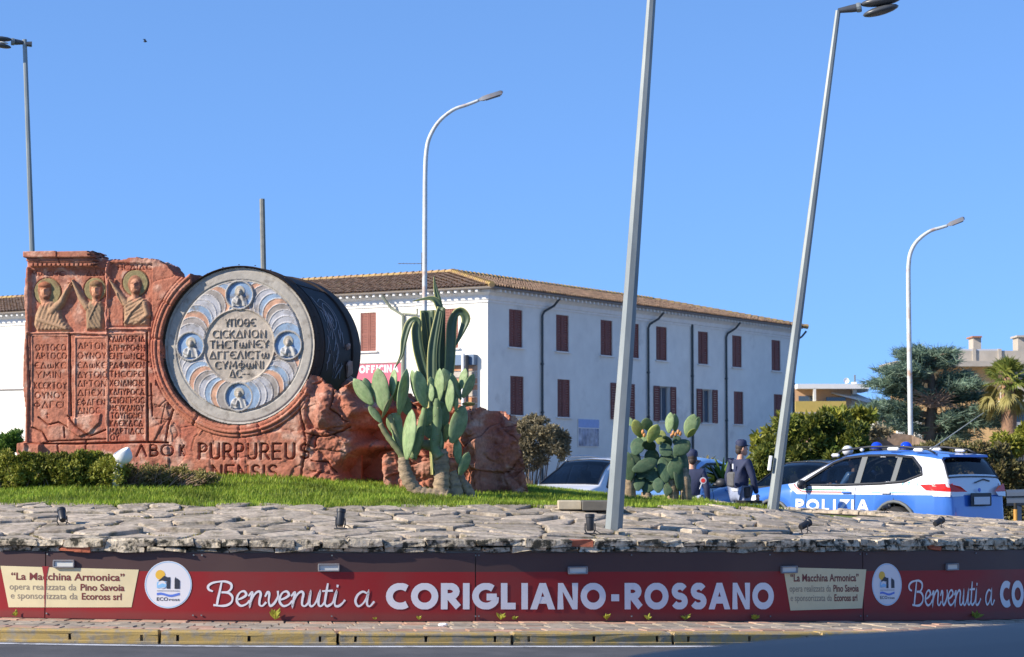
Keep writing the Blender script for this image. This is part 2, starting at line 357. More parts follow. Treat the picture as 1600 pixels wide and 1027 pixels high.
def font_text(s, fn, name, matl, parent, x0, x1=None, y0=0, size=.1, bold=0, shear=0, align='L', lift=.001, sx=None):
    """text in the built-in face turned to a mesh and laid on fn(x,y,off)"""
    cu = bpy.data.curves.new(name, 'FONT'); cu.body = s; cu.size = size; cu.offset = bold; cu.shear = shear; cu.resolution_u = 3
    o = bpy.data.objects.new(name, cu); COL.objects.link(o); dg = bpy.context.evaluated_depsgraph_get(); dg.update()
    me = bpy.data.meshes.new_from_object(o.evaluated_get(dg)); COL.objects.unlink(o); bpy.data.objects.remove(o)
    xs = [v.co.x for v in me.vertices]; mn, mx = min(xs), max(xs)
    k = (x1-x0)/(mx-mn) if x1 is not None else 1
    for v in me.vertices: v.co = fn(x0+(v.co.x-mn)*k, y0+v.co.y, lift)
    me.materials.clear(); me.materials.append(matl)
    o = link(name, me, parent); return o
# ------------------------------------------------------------------ the ground and the island
CX, CY, RW = -3.137, 30.51, 11.47
def dz(X):
    X = max(-9, min(9, X)); e = X+1.1
    return -.012*e-(.0034*e*e if e > 0 else 0)
def pol(al, r):
    c = math.cos(al); return (CX+r*math.sin(al), CY-r*c*(1 if c > 0 else .62))
def rad(x, y):
    dx, dy = x-CX, y-CY
    if dy > 0: dy /= .62
    return math.hypot(dx, dy)
def zg(x, y): # outer ground
    k = max(0, min(1, (y-24)/12)); k = k*k*(3-2*k)
    return dz(x)*(1-k)+.17*k
def zt(x, y): # top of the island
    r = rad(x, y); b = .45*dz(x); e = max(0., min(1., (x-2.5)/1.7)); e = .135*e*e*(3-2*e)
    if r > 8.47: return b+.85+(RW-r)/3*(.264-e)
    g = .04-(.015 if x < 0 else .024)*x; g -= .10*e/.135; b -= e
    g = max(-.14, min(.085, g)); s = 8.47-r
    if x > -1: s = min(s, 3.6)
    else: s = min(s, 4.2)
    if x > 2.5: s = min(s, 3.6-2.6*min(1, (x-2.5)/.8))
    return b+1.114+s*g+.012*math.sin(x*2.1+y)*min(1, s)
def wall(al, t, off=0): # t 0..1 from pavement to the coping
    x, y = pol(al, RW+off); z0 = .164+dz(x); z1 = .754+.45*dz(x)
    return Vector((x, y, z0+(z1-z0)*t))
def alpha_px(px):
    ph = math.atan((px-800)/FPX)-math.atan2(CX, CY); D = math.hypot(CX, CY)
    return math.asin(math.sin(ph)*D/RW)-ph-math.atan2(CX, CY)
def sal(al): return al*RW
def wfn(s, t, off): return wall(s/RW, t, off+.004)

def ring_sheet(name, r0, r1, zf, matl, a0=-PI, a1=PI, n=180, m=1, kind='structure', thick=0):
    V = []; F = []
    for i in range(n+1):
        al = a0+(a1-a0)*i/n
        for j in range(m+1):
            x, y = pol(al, r0+(r1-r0)*j/m); V.append((x, y, zf(x, y, al)))
    for i in range(n):
        for j in range(m): a = i*(m+1)+j; F.append((a, a+1, a+m+2, a+m+1))
    o = link(name, npmesh(name, V, F, [matl])); tag(o, kind=kind); return o
def under(o, root): o.parent = root; o.matrix_parent_inverse = Matrix.Translation(-root.location); return o
def rough(mb, amp, rs, keep=None):
    mb.v = [(x+rs.uniform(-amp, amp), y+rs.uniform(-amp, amp), z+rs.uniform(-amp, amp)) for x, y, z in mb.v]; return mb
# far ground and roads
gp = []; gf = []; xs = [-3000, -800, -250, -90, -45, -25, -15, -9, -6, -4, -2, 0, 2, 4, 6, 9, 15, 25, 45, 90, 250, 800, 3000]; ys = [-60, -10, 6, 14, 18, 21, 24, 27, 30, 33, 36, 40, 50, 90, 200, 700, 4000]
for y in ys:
    for x in xs: gp.append((x, y, zg(x, y)-.06))
nx = len(xs)
for j in range(len(ys)-1):
    for i in range(nx-1): a = j*nx+i; gf.append((a, a+1, a+nx+1, a+nx))
tag(link('ground', npmesh('ground', gp, gf, [M['farground']])), kind='structure')
ring_sheet('road', 12.5, 24, lambda x, y, a: zg(x, y)+.045, M['asphalt'], m=10)
ring_sheet('road_edge_line', 12.90, 13.02, lambda x, y, a: zg(x, y)+.049, M['roadpaint'], a0=-1.2, a1=1.3, n=90)
# pavement bed, pavers and kerb
bed = ring_sheet('pavement', RW-.1, 12.60, lambda x, y, a: zg(x, y)+.125, M['mortar'], a0=-1.4, a1=1.6, n=120)
def arcblock(al0, al1, r0, r1, z0f, z1f, bev=.006, n=1, mb=None):
    mb = mb or MB(); vs = []; fs = []
    for i in range(n+1):
        al = al0+(al1-al0)*i/n
        e = bev/RW
        ae = al+(e if i == 0 else (-e if i == n else 0))
        for (r, top) in ((r0, 0), (r1, 0), (r1, 1), (r1-bev, 2), (r0+bev, 2), (r0, 1)):
            a_ = ae if top == 2 else al; x, y = pol(a_, r)
            z = z0f(x, y) if top == 0 else (z1f(x, y)-(bev if top == 1 else 0)); vs.append((x, y, z))
    for i in range(n):
        for k in range(6): a = i*6+k; b = i*6+(k+1) % 6; fs.append((a, b, b+6, a+6))
    fs += [tuple(range(5, -1, -1)), tuple(n*6+k for k in range(6))]
    return mb.add(vs, fs)
rr = random.Random(3)
rows = 5; w = (12.55-11.50)/rows
extra = MB(); a_lo, a_hi = alpha_px(-40), alpha_px(1420)
cnt = 0
for j in range(rows):
    a = -.62+rr.random()*.02; r0 = 11.5+j*w; ln = .215
    while a < 1.0:
        da = ln/12; ga = .012/12; h = .148+rr.uniform(-.006, .005)
        z1 = lambda x, y, h=h: zg(x, y)+h
        args = (a, a+da-ga, r0+.005, r0+w-.005, lambda x, y: zg(x, y)+.1, z1, .006)
        mt = M['redpaver'] if (j in (0, 4) or rr.random() < .12) else M['paver']
        if a_lo < a < a_hi and cnt < 300: part(arcblock(*args), 'paving_brick', mt, bed); cnt += 1
        else: arcblock(*args, mb=extra)
        a += da
eo = part(extra, 'paving_brick_strip', M['paver'], bed); tag(eo, kind='stuff')
# kerb stones with drain slots
kj = [alpha_px(p) for p in (-178, 52, 285, 517, 745, 957, 1155)]
while kj[-1] < 1.2: kj.append(kj[-1]+1.27/RW)
while kj[0] > -.8: kj.insert(0, kj[0]-1.27/RW)
kerb = empty('kerb', (*pol(0, 12.2), zg(*pol(0, 12.2)))); tag(kerb, kind='structure')
kinv = kerb.matrix_basis.inverted()
for i in range(len(kj)-1):
    a0, a1 = kj[i], kj[i+1]; g = .012/12; d = a1-a0; cuts = [a0+g]+[a0+d*f for f in (.1, .5, .9)]+[a1-g]
    mb = MB(); hh = .150+rr.uniform(-.006, .006); jr = rr.uniform(-.004, .004)
    arcblock(a0+g, a1-g, 12.57, 12.715+jr, lambda x, y: zg(x, y)-.05, lambda x, y: zg(x, y)+hh, .012, 4, mb)
    arcblock(a0+g, a1-g, 12.71+jr, 12.75+jr, lambda x, y: zg(x, y)+.118, lambda x, y: zg(x, y)+hh-.003, .012, 4, mb)
    arcblock(a0+g, a1-g, 12.71+jr, 12.757+jr, lambda x, y: zg(x, y)-.05, lambda x, y: zg(x, y)+.068, .006, 4, mb)
    for q in range(4): arcblock(cuts[q]+(0 if q == 0 else .0010), cuts[q+1]-(0 if q == 3 else .0010), 12.71+jr, 12.748+jr, lambda x, y: zg(x, y)+.066, lambda x, y: zg(x, y)+.120, .004, 2, mb)
    rough(mb, .003, rr)
    under(part(mb, 'kerb_stone', M['kerb'], None), kerb)
    under(part(arcblock(a0+g, a1-g, 12.700+jr, 12.7165+jr, lambda x, y: zg(x, y)+.05, lambda x, y: zg(x, y)+.13, .002, 4), 'drain_back', M['slot'], None), kerb)

# retaining wall
V = []; F = []; n = 200
for i in range(n+1):
    al = -PI+2*PI*i/n
    for r, t in ((RW-.02, -.3), (RW-.02, 1.02)): V.append(tuple(wall(al, t, r-RW)))
F = [(2*i, 2*i+1, 2*i+3, 2*i+2) for i in range(n)]
M['wallcore'] = mat('wall_core', (.25, .2, .16), .9, .2, 4)
rw = empty('retaining_wall', tuple(wall(0, 0)), 'low curved wall under the flagstone slope, topped with rough stone edge slabs', 'wall')
under(link('wall_core', npmesh('wall_core', V, F, [M['wallcore']])), rw)
for row in range(2):
    a = -.66+row*.013
    while a < 1.05:
        ln = rr.uniform(.2, .46) if row else rr.uniform(.16, .36); da = ln/RW
        def zz(lo, hi): return (lambda x, y: .45*dz(x)+lo), (lambda x, y: .45*dz(x)+hi)
        if row == 0: z0, z1 = zz(.757+rr.uniform(-.008, .004), .802+rr.uniform(-.006, .004)); r1 = RW+.035+rr.uniform(-.03, .02)
        else: z0, z1 = zz(.800, .862+rr.uniform(-.012, .012)); r1 = RW+.055+rr.uniform(-.022, .015)
        mb = arcblock(a+.0004, a+da-.0006, RW-.22, r1, z0, z1, .014, 2 if ln > .25 else 1)
        rough(mb, .013, rr)
        under(part(mb, 'edge_stone', M['coping'] if rr.random() > .02 else M['brickred'], None), rw); a += da
orange = alpha_px(133)
under(part(rough(arcblock(orange-.006, orange+.006, RW-.02, RW+.052, lambda x, y: .45*dz(x)+.745, lambda x, y: .45*dz(x)+.80, .008, 1), .004, rr), 'brick', M['brickred'], None), rw)

# flagstones on the slope: irregular stones, each its own piece
slope = ring_sheet('flagstone_slope', 8.25, RW+.0, lambda x, y, a: zt(x, y)-.028, M['mortar'], n=220, m=8)
def voronoi(sites, box):
    cells = []
    for i, (x, y) in enumerate(sites):
        poly = [(box[0], box[2]), (box[1], box[2]), (box[1], box[3]), (box[0], box[3])]
        near = sorted((p for j, p in enumerate(sites) if j != i and abs(p[0]-x) < 1.8 and abs(p[1]-y) < 1.8), key=lambda p: (p[0]-x)**2+(p[1]-y)**2)[:18]
        for (a, b) in near:
            mx, my = (x+a)/2, (y+b)/2; nx_, ny_ = a-x, b-y; out = []
            for k in range(len(poly)):
                p, q = poly[k-1], poly[k]; dp = (p[0]-mx)*nx_+(p[1]-my)*ny_; dq = (q[0]-mx)*nx_+(q[1]-my)*ny_
                if (dp > 0) != (dq > 0): t = dp/(dp-dq); out.append((p[0]+(q[0]-p[0])*t, p[1]+(q[1]-p[1])*t))
                if dq <= 0: out.append(q)
            poly = out
            if len(poly) < 3: break
        if len(poly) >= 3: cells.append(((x, y), poly))
    return cells
sites = []; rs = random.Random(11); s = -PI*10; row = 0
sw = 3.12/11
s_lo, s_hi = -PI*10, PI*10
for j in range(11):
    s = s_lo+rs.random()*.5
    while s < s_hi:
        sites.append((s, 8.36+sw*(j+.5)+rs.uniform(-.13, .13))); s += rs.uniform(.26, .74)
sites.sort(); cells = []
xsS = [p[0] for p in sites]
import bisect
for i, st in enumerate(sites):
    lo = bisect.bisect_left(xsS, st[0]-1.8); hi = bisect.bisect_right(xsS, st[0]+1.8)
    sub = sites[lo:hi]; sub.remove(st)
    if abs(st[0]) > 12: # far side: stuff, cheaper
        pass
    c = voronoi([st]+sub, (s_lo, s_hi, 8.36, RW-.03)) if False else None
    x, y = st; poly = [(x-1.5, 8.36), (x+1.5, 8.36), (x+1.5, RW-.03), (x-1.5, RW-.03)]
    for (a, b) in sorted(sub, key=lambda p: (p[0]-x)**2+(p[1]-y)**2)[:16]:
        mx, my = (x+a)/2, (y+b)/2; nx_, ny_ = a-x, b-y; out = []
        for k in range(len(poly)):
            p, q = poly[k-1], poly[k]; dp = (p[0]-mx)*nx_+(p[1]-my)*ny_; dq = (q[0]-mx)*nx_+(q[1]-my)*ny_
            if (dp > 0) != (dq > 0): t = dp/(dp-dq); out.append((p[0]+(q[0]-p[0])*t, p[1]+(q[1]-p[1])*t))
            if dq <= 0: out.append(q)
        poly = out
        if len(poly) < 3: break
    if len(poly) >= 3: cells.append((st, poly))
def stone(st, poly, mb, rs):
    gx, gy = sum(p[0] for p in poly)/len(poly), sum(p[1] for p in poly)/len(poly)
    pts = []
    for k in range(len(poly)): # shrink and roughen the outline, cutting the sharpest corners
        p, q = poly[k-1], poly[k]
        L_ = math.dist(p, q)
        if L_ < .05: continue
        for f in ((.14, .86) if L_ < .35 else (.1, .5, .9)):
            pts.append((p[0]+(q[0]-p[0])*f+rs.uniform(-.022, .022), p[1]+(q[1]-p[1])*f+rs.uniform(-.02, .02)))
    if len(pts) < 3: return False
    tx, ty = rs.gauss(0, .03), rs.gauss(0, .034); h = rs.uniform(-.016, .016)
    def w3(p, ins, dzv):
        d = math.dist(p, (gx, gy)) or 1; k = 1-ins/d; px_, py_ = gx+(p[0]-gx)*k, gy+(p[1]-gy)*k
        py_ = max(8.33, min(RW-.005, py_))
        x, y = pol(px_/10, py_); return (x, y, zt(x, y)+h+tx*(px_-gx)+ty*(py_-gy)+dzv)
    n = len(pts); vs = [w3(p, .014, -.05) for p in pts]+[w3(p, .017, -.006) for p in pts]+[w3(p, .034, rs.uniform(-.001, .005)) for p in pts]+[w3((gx, gy), 0, .005)]
    fs = [(r*n+k, r*n+(k+1) % n, (r+1)*n+(k+1) % n, (r+1)*n+k) for r in range(2) for k in range(n)]+[(2*n+k, 2*n+(k+1) % n, 3*n) for k in range(n)]
    mb.add(vs, fs); return True
rest = MB(); cells.sort(key=lambda c: pol(c[0][0]/10, c[0][1])[1]); c_ = 0
for st, poly in cells:
    al = st[0]/10
    x, y = pol(al, st[1]); px_, _y = project(x, y, zt(x, y))
    if -40 < px_ < 1640 and y < 33 and c_ < 300 and abs(al) < 1.3:
        mb = MB()
        if stone(st, poly, mb, rs): mb.build('flagstone', M['flag'], slope); c_ += 1
    else: stone(st, poly, rest, rs)
tag(part(rest, 'flagstone_remainder', M['flag'], slope), kind='stuff')
print('flagstones', c_, 'pavers', cnt)

# turf and grass on the island
V = []; F = []; n, m = 120, 14
for i in range(n+1):
    for j in range(m+1):
        x, y = pol(-PI+2*PI*i/n, 8.5*j/m); V.append((x, y, zt(x, y)-.012-.03*max(0., min(1., (x-2.7)/.6))))
F = [(i*(m+1)+j, i*(m+1)+j+1, (i+1)*(m+1)+j+1, (i+1)*(m+1)+j) for i in range(n) for j in range(m)]
tag(link('island_turf', npmesh('island_turf', V, F, [M['turf']], smooth=True)), kind='structure')
def blades(name, pts, hgt, matl, seed=2, lean=.5, wd=.006):
    r = np.random.RandomState(seed); n = len(pts); B = np.array(pts); a = r.rand(n)*2*PI; H = hgt*(.5+r.rand(n)*.9)
    dx = np.stack([np.cos(a), np.sin(a), np.zeros(n)], 1); pr = np.stack([-np.sin(a), np.cos(a), np.zeros(n)], 1)*(wd*(.7+.6*r.rand(n)))[:, None]
    ln = (lean*r.rand(n)*H)[:, None]; up = np.array([0, 0, 1.])
    V = np.stack([B-pr, B+pr, B+pr*.8+dx*ln*.35+up*(H*.6)[:, None], B-pr*.8+dx*ln*.35+up*(H*.6)[:, None], B+dx*ln+up*H[:, None], B+dx*ln+up*H[:, None]+pr*.1], 1).reshape(-1, 3)
    b = np.arange(n)[:, None]*6; F = np.concatenate([b+np.array([[0, 1, 2, 3]]), b+np.array([[3, 2, 5, 4]])], 0)
    return tag(link(name, npmesh(name, V, F, [matl])), kind='stuff')
def pnoise(x, y): return math.sin(x*3.1+1.3*math.sin(y*2.3))*.5+math.sin(y*4.7+1.1*math.sin(x*1.9))*.5
pts = []; rs = random.Random(5)
while len(pts) < 125000:
    y = rs.uniform(21.5, 34); x = rs.uniform(-.26*y, .16*y)
    if x > 3.0+.25*rs.random(): continue
    if rad(x, y) < 8.52+.05*rs.random()+.05*pnoise(x*2, y*2):
        if y > 27 and rs.random() < .5: continue
        if pnoise(x, y) < -.4 and rs.random() < .45: continue
        pts.append((x, y, zt(x, y)-.015))
blades('grass', pts, .05, M['grass'], lean=.9, wd=.0045)
# grass in the stone joints
pts = []
for st, poly in cells:
    if abs(st[0]) > 9 or rs.random() < .72: continue
    for k in range(len(poly)):
        if rs.random() < .6: continue
        p, q = poly[k-1], poly[k]
        for _ in range(int(math.dist(p, q)*60)):
            f = rs.random(); x, y = pol((p[0]+(q[0]-p[0])*f)/10, min(p[1]+(q[1]-p[1])*f, RW-.05)); pts.append((x, y, zt(x, y)-.02))
blades('joint_moss', pts, .022, M['leaf_hedge2'], 8, .9, .004)

# ------------------------------------------------------------------ welcome sign: cladding panels bent round the wall
M['clad'] = None
def cladmat():
    m = mat('sign_print', (.3, .03, .03), .5, .08, 1.2, spec=.3); t = m.node_tree; N = t.nodes; L = t.links
    at = N.new('ShaderNodeAttribute'); at.attribute_name = 'Col'; b = N['Principled BSDF']
    tc = N.new('ShaderNodeTexCoord'); n = N.new('ShaderNodeTexNoise'); n.inputs['Scale'].default_value = 1.4; n.inputs['Detail'].default_value = 6; L.new(tc.outputs['Object'], n.inputs[0])
    r = N.new('ShaderNodeMapRange'); r.inputs[1].default_value = .42; r.inputs[2].default_value = .75; r.inputs[3].default_value = 0; r.inputs[4].default_value = .38; L.new(n.outputs[0], r.inputs[0])
    mx = N.new('ShaderNodeMix'); mx.data_type = 'RGBA'; L.new(r.outputs[0], mx.inputs[0]); L.new(at.outputs['Color'], mx.inputs[6]); mx.inputs[7].default_value = (.12, .075, .06, 1)
    L.new(mx.outputs[2], b.inputs['Base Color']); return m
M['clad'] = cladmat()
M['ink_w'] = mat('ink_white', (.70, .69, .70), .5); M['ink_cream'] = mat('ink_cream', (.66, .56, .33), .5, .06, 3); M['ink_br'] = mat('ink_brown', (.16, .03, .025), .5); M['ink_br2'] = mat('ink_grey_brown', (.25, .2, .15), .5)
M['ink_blue'] = mat('ink_blue', (.10, .19, .6), .5); M['ink_dark'] = mat('ink_dark', (.03, .035, .05), .5); M['ink_yel'] = mat('ink_yellow', (.75, .45, .05), .5); M['ink_lb'] = mat('ink_light_blue', (.25, .5, .75), .5)
sign = empty('welcome_sign', tuple(wall(0, 0)), 'long curved dark brown and red welcome sign with white lettering on the island wall', 'sign')
seams = [-.62, alpha_px(75), alpha_px(743), alpha_px(1345), .93, 1.3]
panels = []
for i in range(len(seams)-1):
    a0, a1 = seams[i]+.0004, seams[i+1]-.0004; n = max(4, int((a1-a0)*60)); V = []; F = []; C = []
    ts = [(-.02, 0), (.06, 0), (.12, 1), (.704, 1), (.7041, 2), (.985, 2)]
    cols = {0: (.22, .035, .03, 1), 1: (.265, .017, .018, 1), 2: (.075, .042, .039, 1)}
    for k in range(n+1):
        al = a0+(a1-a0)*k/n; jit = .0015*math.sin(k*.7+i)
        for t, c in ts: V.append(tuple(wall(al, t, .004+jit*.4))); C.append(cols[c])
    m_ = len(ts)
    F = [(k*m_+j, (k+1)*m_+j, (k+1)*m_+j+1, k*m_+j+1) for k in range(n) for j in range(m_-1)]
    for k0, k1 in [((k, 0), (k+1, 0)) for k in range(n)]+[((k, m_-1), (k+1, m_-1)) for k in range(n)]+[((0, j), (0, j+1)) for j in range(m_-1)]+[((n, j), (n, j+1)) for j in range(m_-1)]:
        b = len(V); p_ = [V[k0[0]*m_+k0[1]], V[k1[0]*m_+k1[1]]]   # folded edges back to the wall
        for q_ in p_+[tuple(Vector(v)+Vector((CX-v[0], CY-v[1], 0)).normalized()*.02) for v in p_[::-1]]: V.append(q_); C.append((.05, .03, .03, 1))
        F.append((b, b+1, b+2, b+3))
    o = link('sign_panel', npmesh('sign_panel', V, F, [M['clad']], smooth=True, col=C))
    under(o, sign); panels.append(o)
def panel_at(px): 
    a = alpha_px(px)
    for i in range(len(seams)-1):
        if seams[i] <= a < seams[i+1]: return panels[i]
def S(px): return sal(alpha_px(px))
def onwall(o, px): o.parent = panel_at(px); o.matrix_parent_inverse = Matrix.Translation(-sign.location) if False else Matrix.Identity(4); o.matrix_parent_inverse = (Matrix.Translation(sign.location) @ panel_at(px).matrix_parent_inverse).inverted(); return o
def tpix(y): return (968-y)/106.
def wf(s, t, off): return wfn(s, t, off+.002)
def script_text(x0, x1, px):
    """joined-up hand lettering: Benvenuti a"""
    L = []
    # B
    L.append(catmull([(-.10, .60), (-.22, .66), (-.25, .80), (-.12, .93), (.10, .99), (.36, 1.0), (.55, .90), (.56, .72), (.44, .58), (.24, .55)], 6))
    L.append(catmull([(.24, .55), (.46, .53), (.60, .38), (.58, .16), (.42, .02), (.20, -.01), (-.04, .02)], 6))
    L.append([(.22, .97), (.16, .6), (.10, .3), (.06, .0)])
    x = .78
    def e(x): return catmull([(x, .25), (x+.18, .33), (x+.31, .46), (x+.24, .60), (x+.10, .56), (x, .38), (x-.01, .16), (x+.12, .0), (x+.30, .06), (x+.42, .20)], 5), .42
    def nn(x): return catmull([(x-.02, .42), (x+.08, .56), (x+.10, .50), (x+.05, .2), (x+.02, .0), (x+.08, .25), (x+.2, .5), (x+.33, .6), (x+.40, .50), (x+.36, .25), (x+.36, .05), (x+.46, .0), (x+.58, .14)], 5), .58
    def v(x): return catmull([(x-.02, .40), (x+.06, .57), (x+.12, .50), (x+.10, .2), (x+.16, .0), (x+.30, .12), (x+.42, .38), (x+.42, .6)], 5), .50
    def u(x): return catmull([(x, .2), (x+.07, .58), (x+.04, .3), (x+.04, .06), (x+.14, .0), (x+.28, .2), (x+.40, .58), (x+.36, .3), (x+.36, .06), (x+.45, .0), (x+.56, .14)], 5), .56
    def t(x): return catmull([(x+.12, .92), (x+.06, .5), (x+.02, .12), (x+.10, .0), (x+.24, .08), (x+.30, .16)], 5), .32
    def i_(x): return catmull([(x, .2), (x+.10, .58), (x+.05, .25), (x+.06, .03), (x+.18, .0), (x+.32, .12), (x+.40, .24)], 5), .36
    def a(x): return catmull([(x+.42, .52), (x+.26, .60), (x+.08, .46), (x, .2), (x+.10, .0), (x+.26, .1), (x+.40, .34), (x+.46, .58), (x+.42, .3), (x+.42, .06), (x+.52, .0), (x+.66, .18)], 5), .66
    for ch in (e, nn, v, e, nn, u, t, i_):
        p, w = ch(x)
        L.append(p)
        if ch is t: L.append([(x-.06, .62), (x+.28, .64)])
        if ch is i_: L.append([(x+.14, .80), (x+.15, .86)])
        x += w
    x += .42; p, w = a(x); L.append(p); x += w-.1
    k = (x1-x0)/(x+.25); h = (947-909)/106.; mb = MB(); q = 0; asp = .59
    for p in L:
        w = .015; q += 1
        pp = [((a_+.25)*k, b_*h*asp) for a_, b_ in p]
        for quad in ribbon(pp, w*1.25, ext=w*.35, wf=lambda f: .75+.4*abs(math.sin(f*7))):
            mb.add([wf(x0+a_, tpix(947)+b_/asp, .0015+.0006*(q % 3)) for a_, b_ in quad], [(0, 1, 2, 3)])
    o = mb.build('lettering', M['ink_w']); return onwall(o, px)
def sponsor(pa, pb, lean):
    mb = MB(); s0, s1 = S(pa), S(pb); wq = s1-s0
    q = [(s0, .775*0+tpix(887)), (s1, tpix(891)), (s1-.06, tpix(951)), (s0+.08, tpix(954))]
    def bil(u, v): a = [q[3][i]+(q[0][i]-q[3][i])*v for i in (0, 1)]; b = [q[2][i]+(q[1][i]-q[2][i])*v for i in (0, 1)]; return (a[0]+(b[0]-a[0])*u, a[1]+(b[1]-a[1])*u)
    N_ = 16
    for i in range(N_):
        mb.add([wf(*bil(a, b), .001) for a, b in ((i/N_, 0), ((i+1)/N_, 0), ((i+1)/N_, 1), (i/N_, 1))], [(0, 1, 2, 3)])
    pc = (pa+pb)/2; o = onwall(mb.build('sponsor_plate', M['ink_cream']), pc)
    fn = lambda x, y, l: wf(x, y, l+.002)
    k = wq/1.33
    def row(txts, yb, size):
        for s, x0, x1, b, mt in txts:
            onwall(font_text(s, lambda x, y, l: fn(x, tpix(yb)+y*1.75, l), 'lettering', mt, None, s0+x0*wq, s0+x1*wq, 0, size, b), pc)
    row([('“La Macchina Armonica”', .08, .90, .0018, M['ink_br'])], 909, .088)
    row([('opera realizzata da', .07, .555, .0, M['ink_br2']), ('Pino Savoia', .585, .90, .0018, M['ink_br'])], 925, .080)
    row([('e sponsorizzata da', .08, .565, .0, M['ink_br2']), ('Ecoross srl', .595, .88, .0018, M['ink_br'])], 939.5, .080)
def logo(px):
    s0 = S(px); r = .205; H = .59
    def f(x, y, off): 
        s = s0+x; w0 = wall(s/RW, 0); w1 = wall(s/RW, 1); hh = (w1-w0).length; return wf(s, tpix(914.5)*1.0+y/hh, off)
    def disc(x, y, r_, off, mt, nm, r2=0, a0=0, a1=360, sy=1):
        mb = MB(); n = 40; lo = []; hi = []
        for k in range(n+1):
            a = math.radians(a0+(a1-a0)*k/n); lo.append(f(x+r2*math.cos(a), y+r2*math.sin(a)*sy, off)); hi.append(f(x+r_*math.cos(a), y+r_*math.sin(a)*sy, off))
        mb.add(lo+hi, [(k, k+1, n+2+k, n+1+k) for k in range(n)]); return onwall(mb.build(nm, mt), px)
    disc(0, 0, r, .001, M['ink_w'], 'logo_disc')
    disc(0, 0, r-.006, .002, M['ink_lb'], 'logo_ring', r-.011)
    disc(-.070, .085, .042, .003, M['ink_yel'], 'logo_sun')
    def poly(pts, mt, off, nm='logo_shape'):
        mb = MB(); mb.add([f(a, b, off) for a, b in pts], [tuple(range(len(pts)))]); onwall(mb.build(nm, mt), px)
    poly([(-.098, -.03), (-.098, .02), (-.02, .045), (-.02, -.03)], M['ink_lb'], .0035)
    poly([(-.060, .055), (-.035, .078), (.0, .062), (.02, .03), (-.09, .03)], M['ink_dark'], .004)
    disc(-.052, .0, .034, .0048, M['ink_w'], 'logo_shape'); poly([(-.092, -.008), (-.050, .012), (-.012, .0), (-.02, -.02), (-.07, -.028)], M['ink_lb'], .0055)
    poly([(-.012, -.035), (-.012, .02), (.0, .065), (.018, .065), (.018, -.035)], M['ink_dark'], .003)
    poly([(.024, -.035), (.024, .055), (.05, .065), (.055, .03), (.055, -.035)], M['ink_dark'], .0035) if False else None
    poly([(.055, -.035), (.055, .045), (.062, .068), (.074, .05), (.08, .055), (.10, .035), (.10, -.035)], M['ink_dark'], .0035)
    poly([(-.098, -.052), (.100, -.052), (.100, -.0555), (-.098, -.0555)], M['ink_dark'], .003)
    wv = [(-.098+.198*i/12, -.088+.009*math.sin(i/12*2*PI*1.1+.5)) for i in range(13)]
    mb = MB(); 
    for (a, b), (c, d) in zip(wv, wv[1:]): mb.add([f(a, b-.009, .003), f(c, d-.009, .003), f(c, d+.011, .003), f(a, b+.011, .003)], [(0, 1, 2, 3)])
    onwall(mb.build('logo_wave', M['ink_blue']), px)
    fn = lambda x, y, l: f(x, y, l+.002)
    onwall(font_text('ECO', fn, 'lettering', M['ink_dark'], None, -.098, .0, -.139, .042, .0006), px); onwall(font_text('ross', fn, 'lettering', M['ink_dark'], None, .01, .1, -.139, .034, .0004), px)
for k, (p0, p1, q0, q1, lg, sp) in enumerate(((328, 581, 604, 1206, 266, (5, 220)), (1416, 1546, 1557, None, 1382, (1221, 1350)))):
    s0, s1, b0 = S(p0), S(p1), S(q0); b1 = S(q1) if q1 else b0+(S(1206)-S(604))
    script_text(s0, s1, p0+2)
    w_ = (b1-b0)
    def place(txt, a, b, px): onwall(bold_text(txt, b0+w_*a, b0+w_*b, tpix(952), tpix(911.5), .235*1.0, wf, 'lettering', M['ink_w'], None), px)
    # weight is a share of letter height measured in t, so draw in metres instead
    def fm(x, y, off): return wf(x, tpix(952)+y/.59, off)
    for txt, a, b, px in (('CORIGLIANO-ROSSANO', 0, 1, q0+2),):
        o = bold_text(txt, b0, b1, 0, .229, .262, fm, 'lettering', M['ink_w'], None, gap=.10); onwall(o, px)
    sponsor(*sp, 0); logo(lg)
# small recessed wall lights in the top band
for px, py in ((104, 876), (515, 882), (901, 886.5), (1229, 885.5), (1482, 881.5)):
    al = alpha_px(px); p = wall(al, 0, .02); p1 = wall(al, 1, .02)
    d = ray(px, py); t = (math.hypot(p.x, p.y))/math.hypot(d.x, d.y); z = CAMH+d.z*t
    L_ = empty('wall_light', (p.x, p.y, z), {104: 'small recessed wall light above the first cream sponsor plate', 515: 'small recessed wall light above the script Benvenuti, brightest lens', 901: 'small recessed wall light above the big white town name', 1229: 'small recessed wall light with cracked lens above the second cream sponsor plate', 1482: 'small recessed wall light above the second script greeting at far right'}[px], 'wall light', 'recessed lights along the wall', rz=al)
    part(MB().bbox((0, 0, 0), (.185, .03, .012), .003).bbox((0, 0, -.028*2), (.185, .03, .012), .003).bbox((-.088, 0, -.028), (.012, .03, .046), .003).bbox((.088, 0, -.028), (.012, .03, .046), .003), 'frame', M['lamp_grey'], L_)
    part(MB().box((0, .004, -.028), (.165, .012, .044)), 'lens', M['lens'], L_)
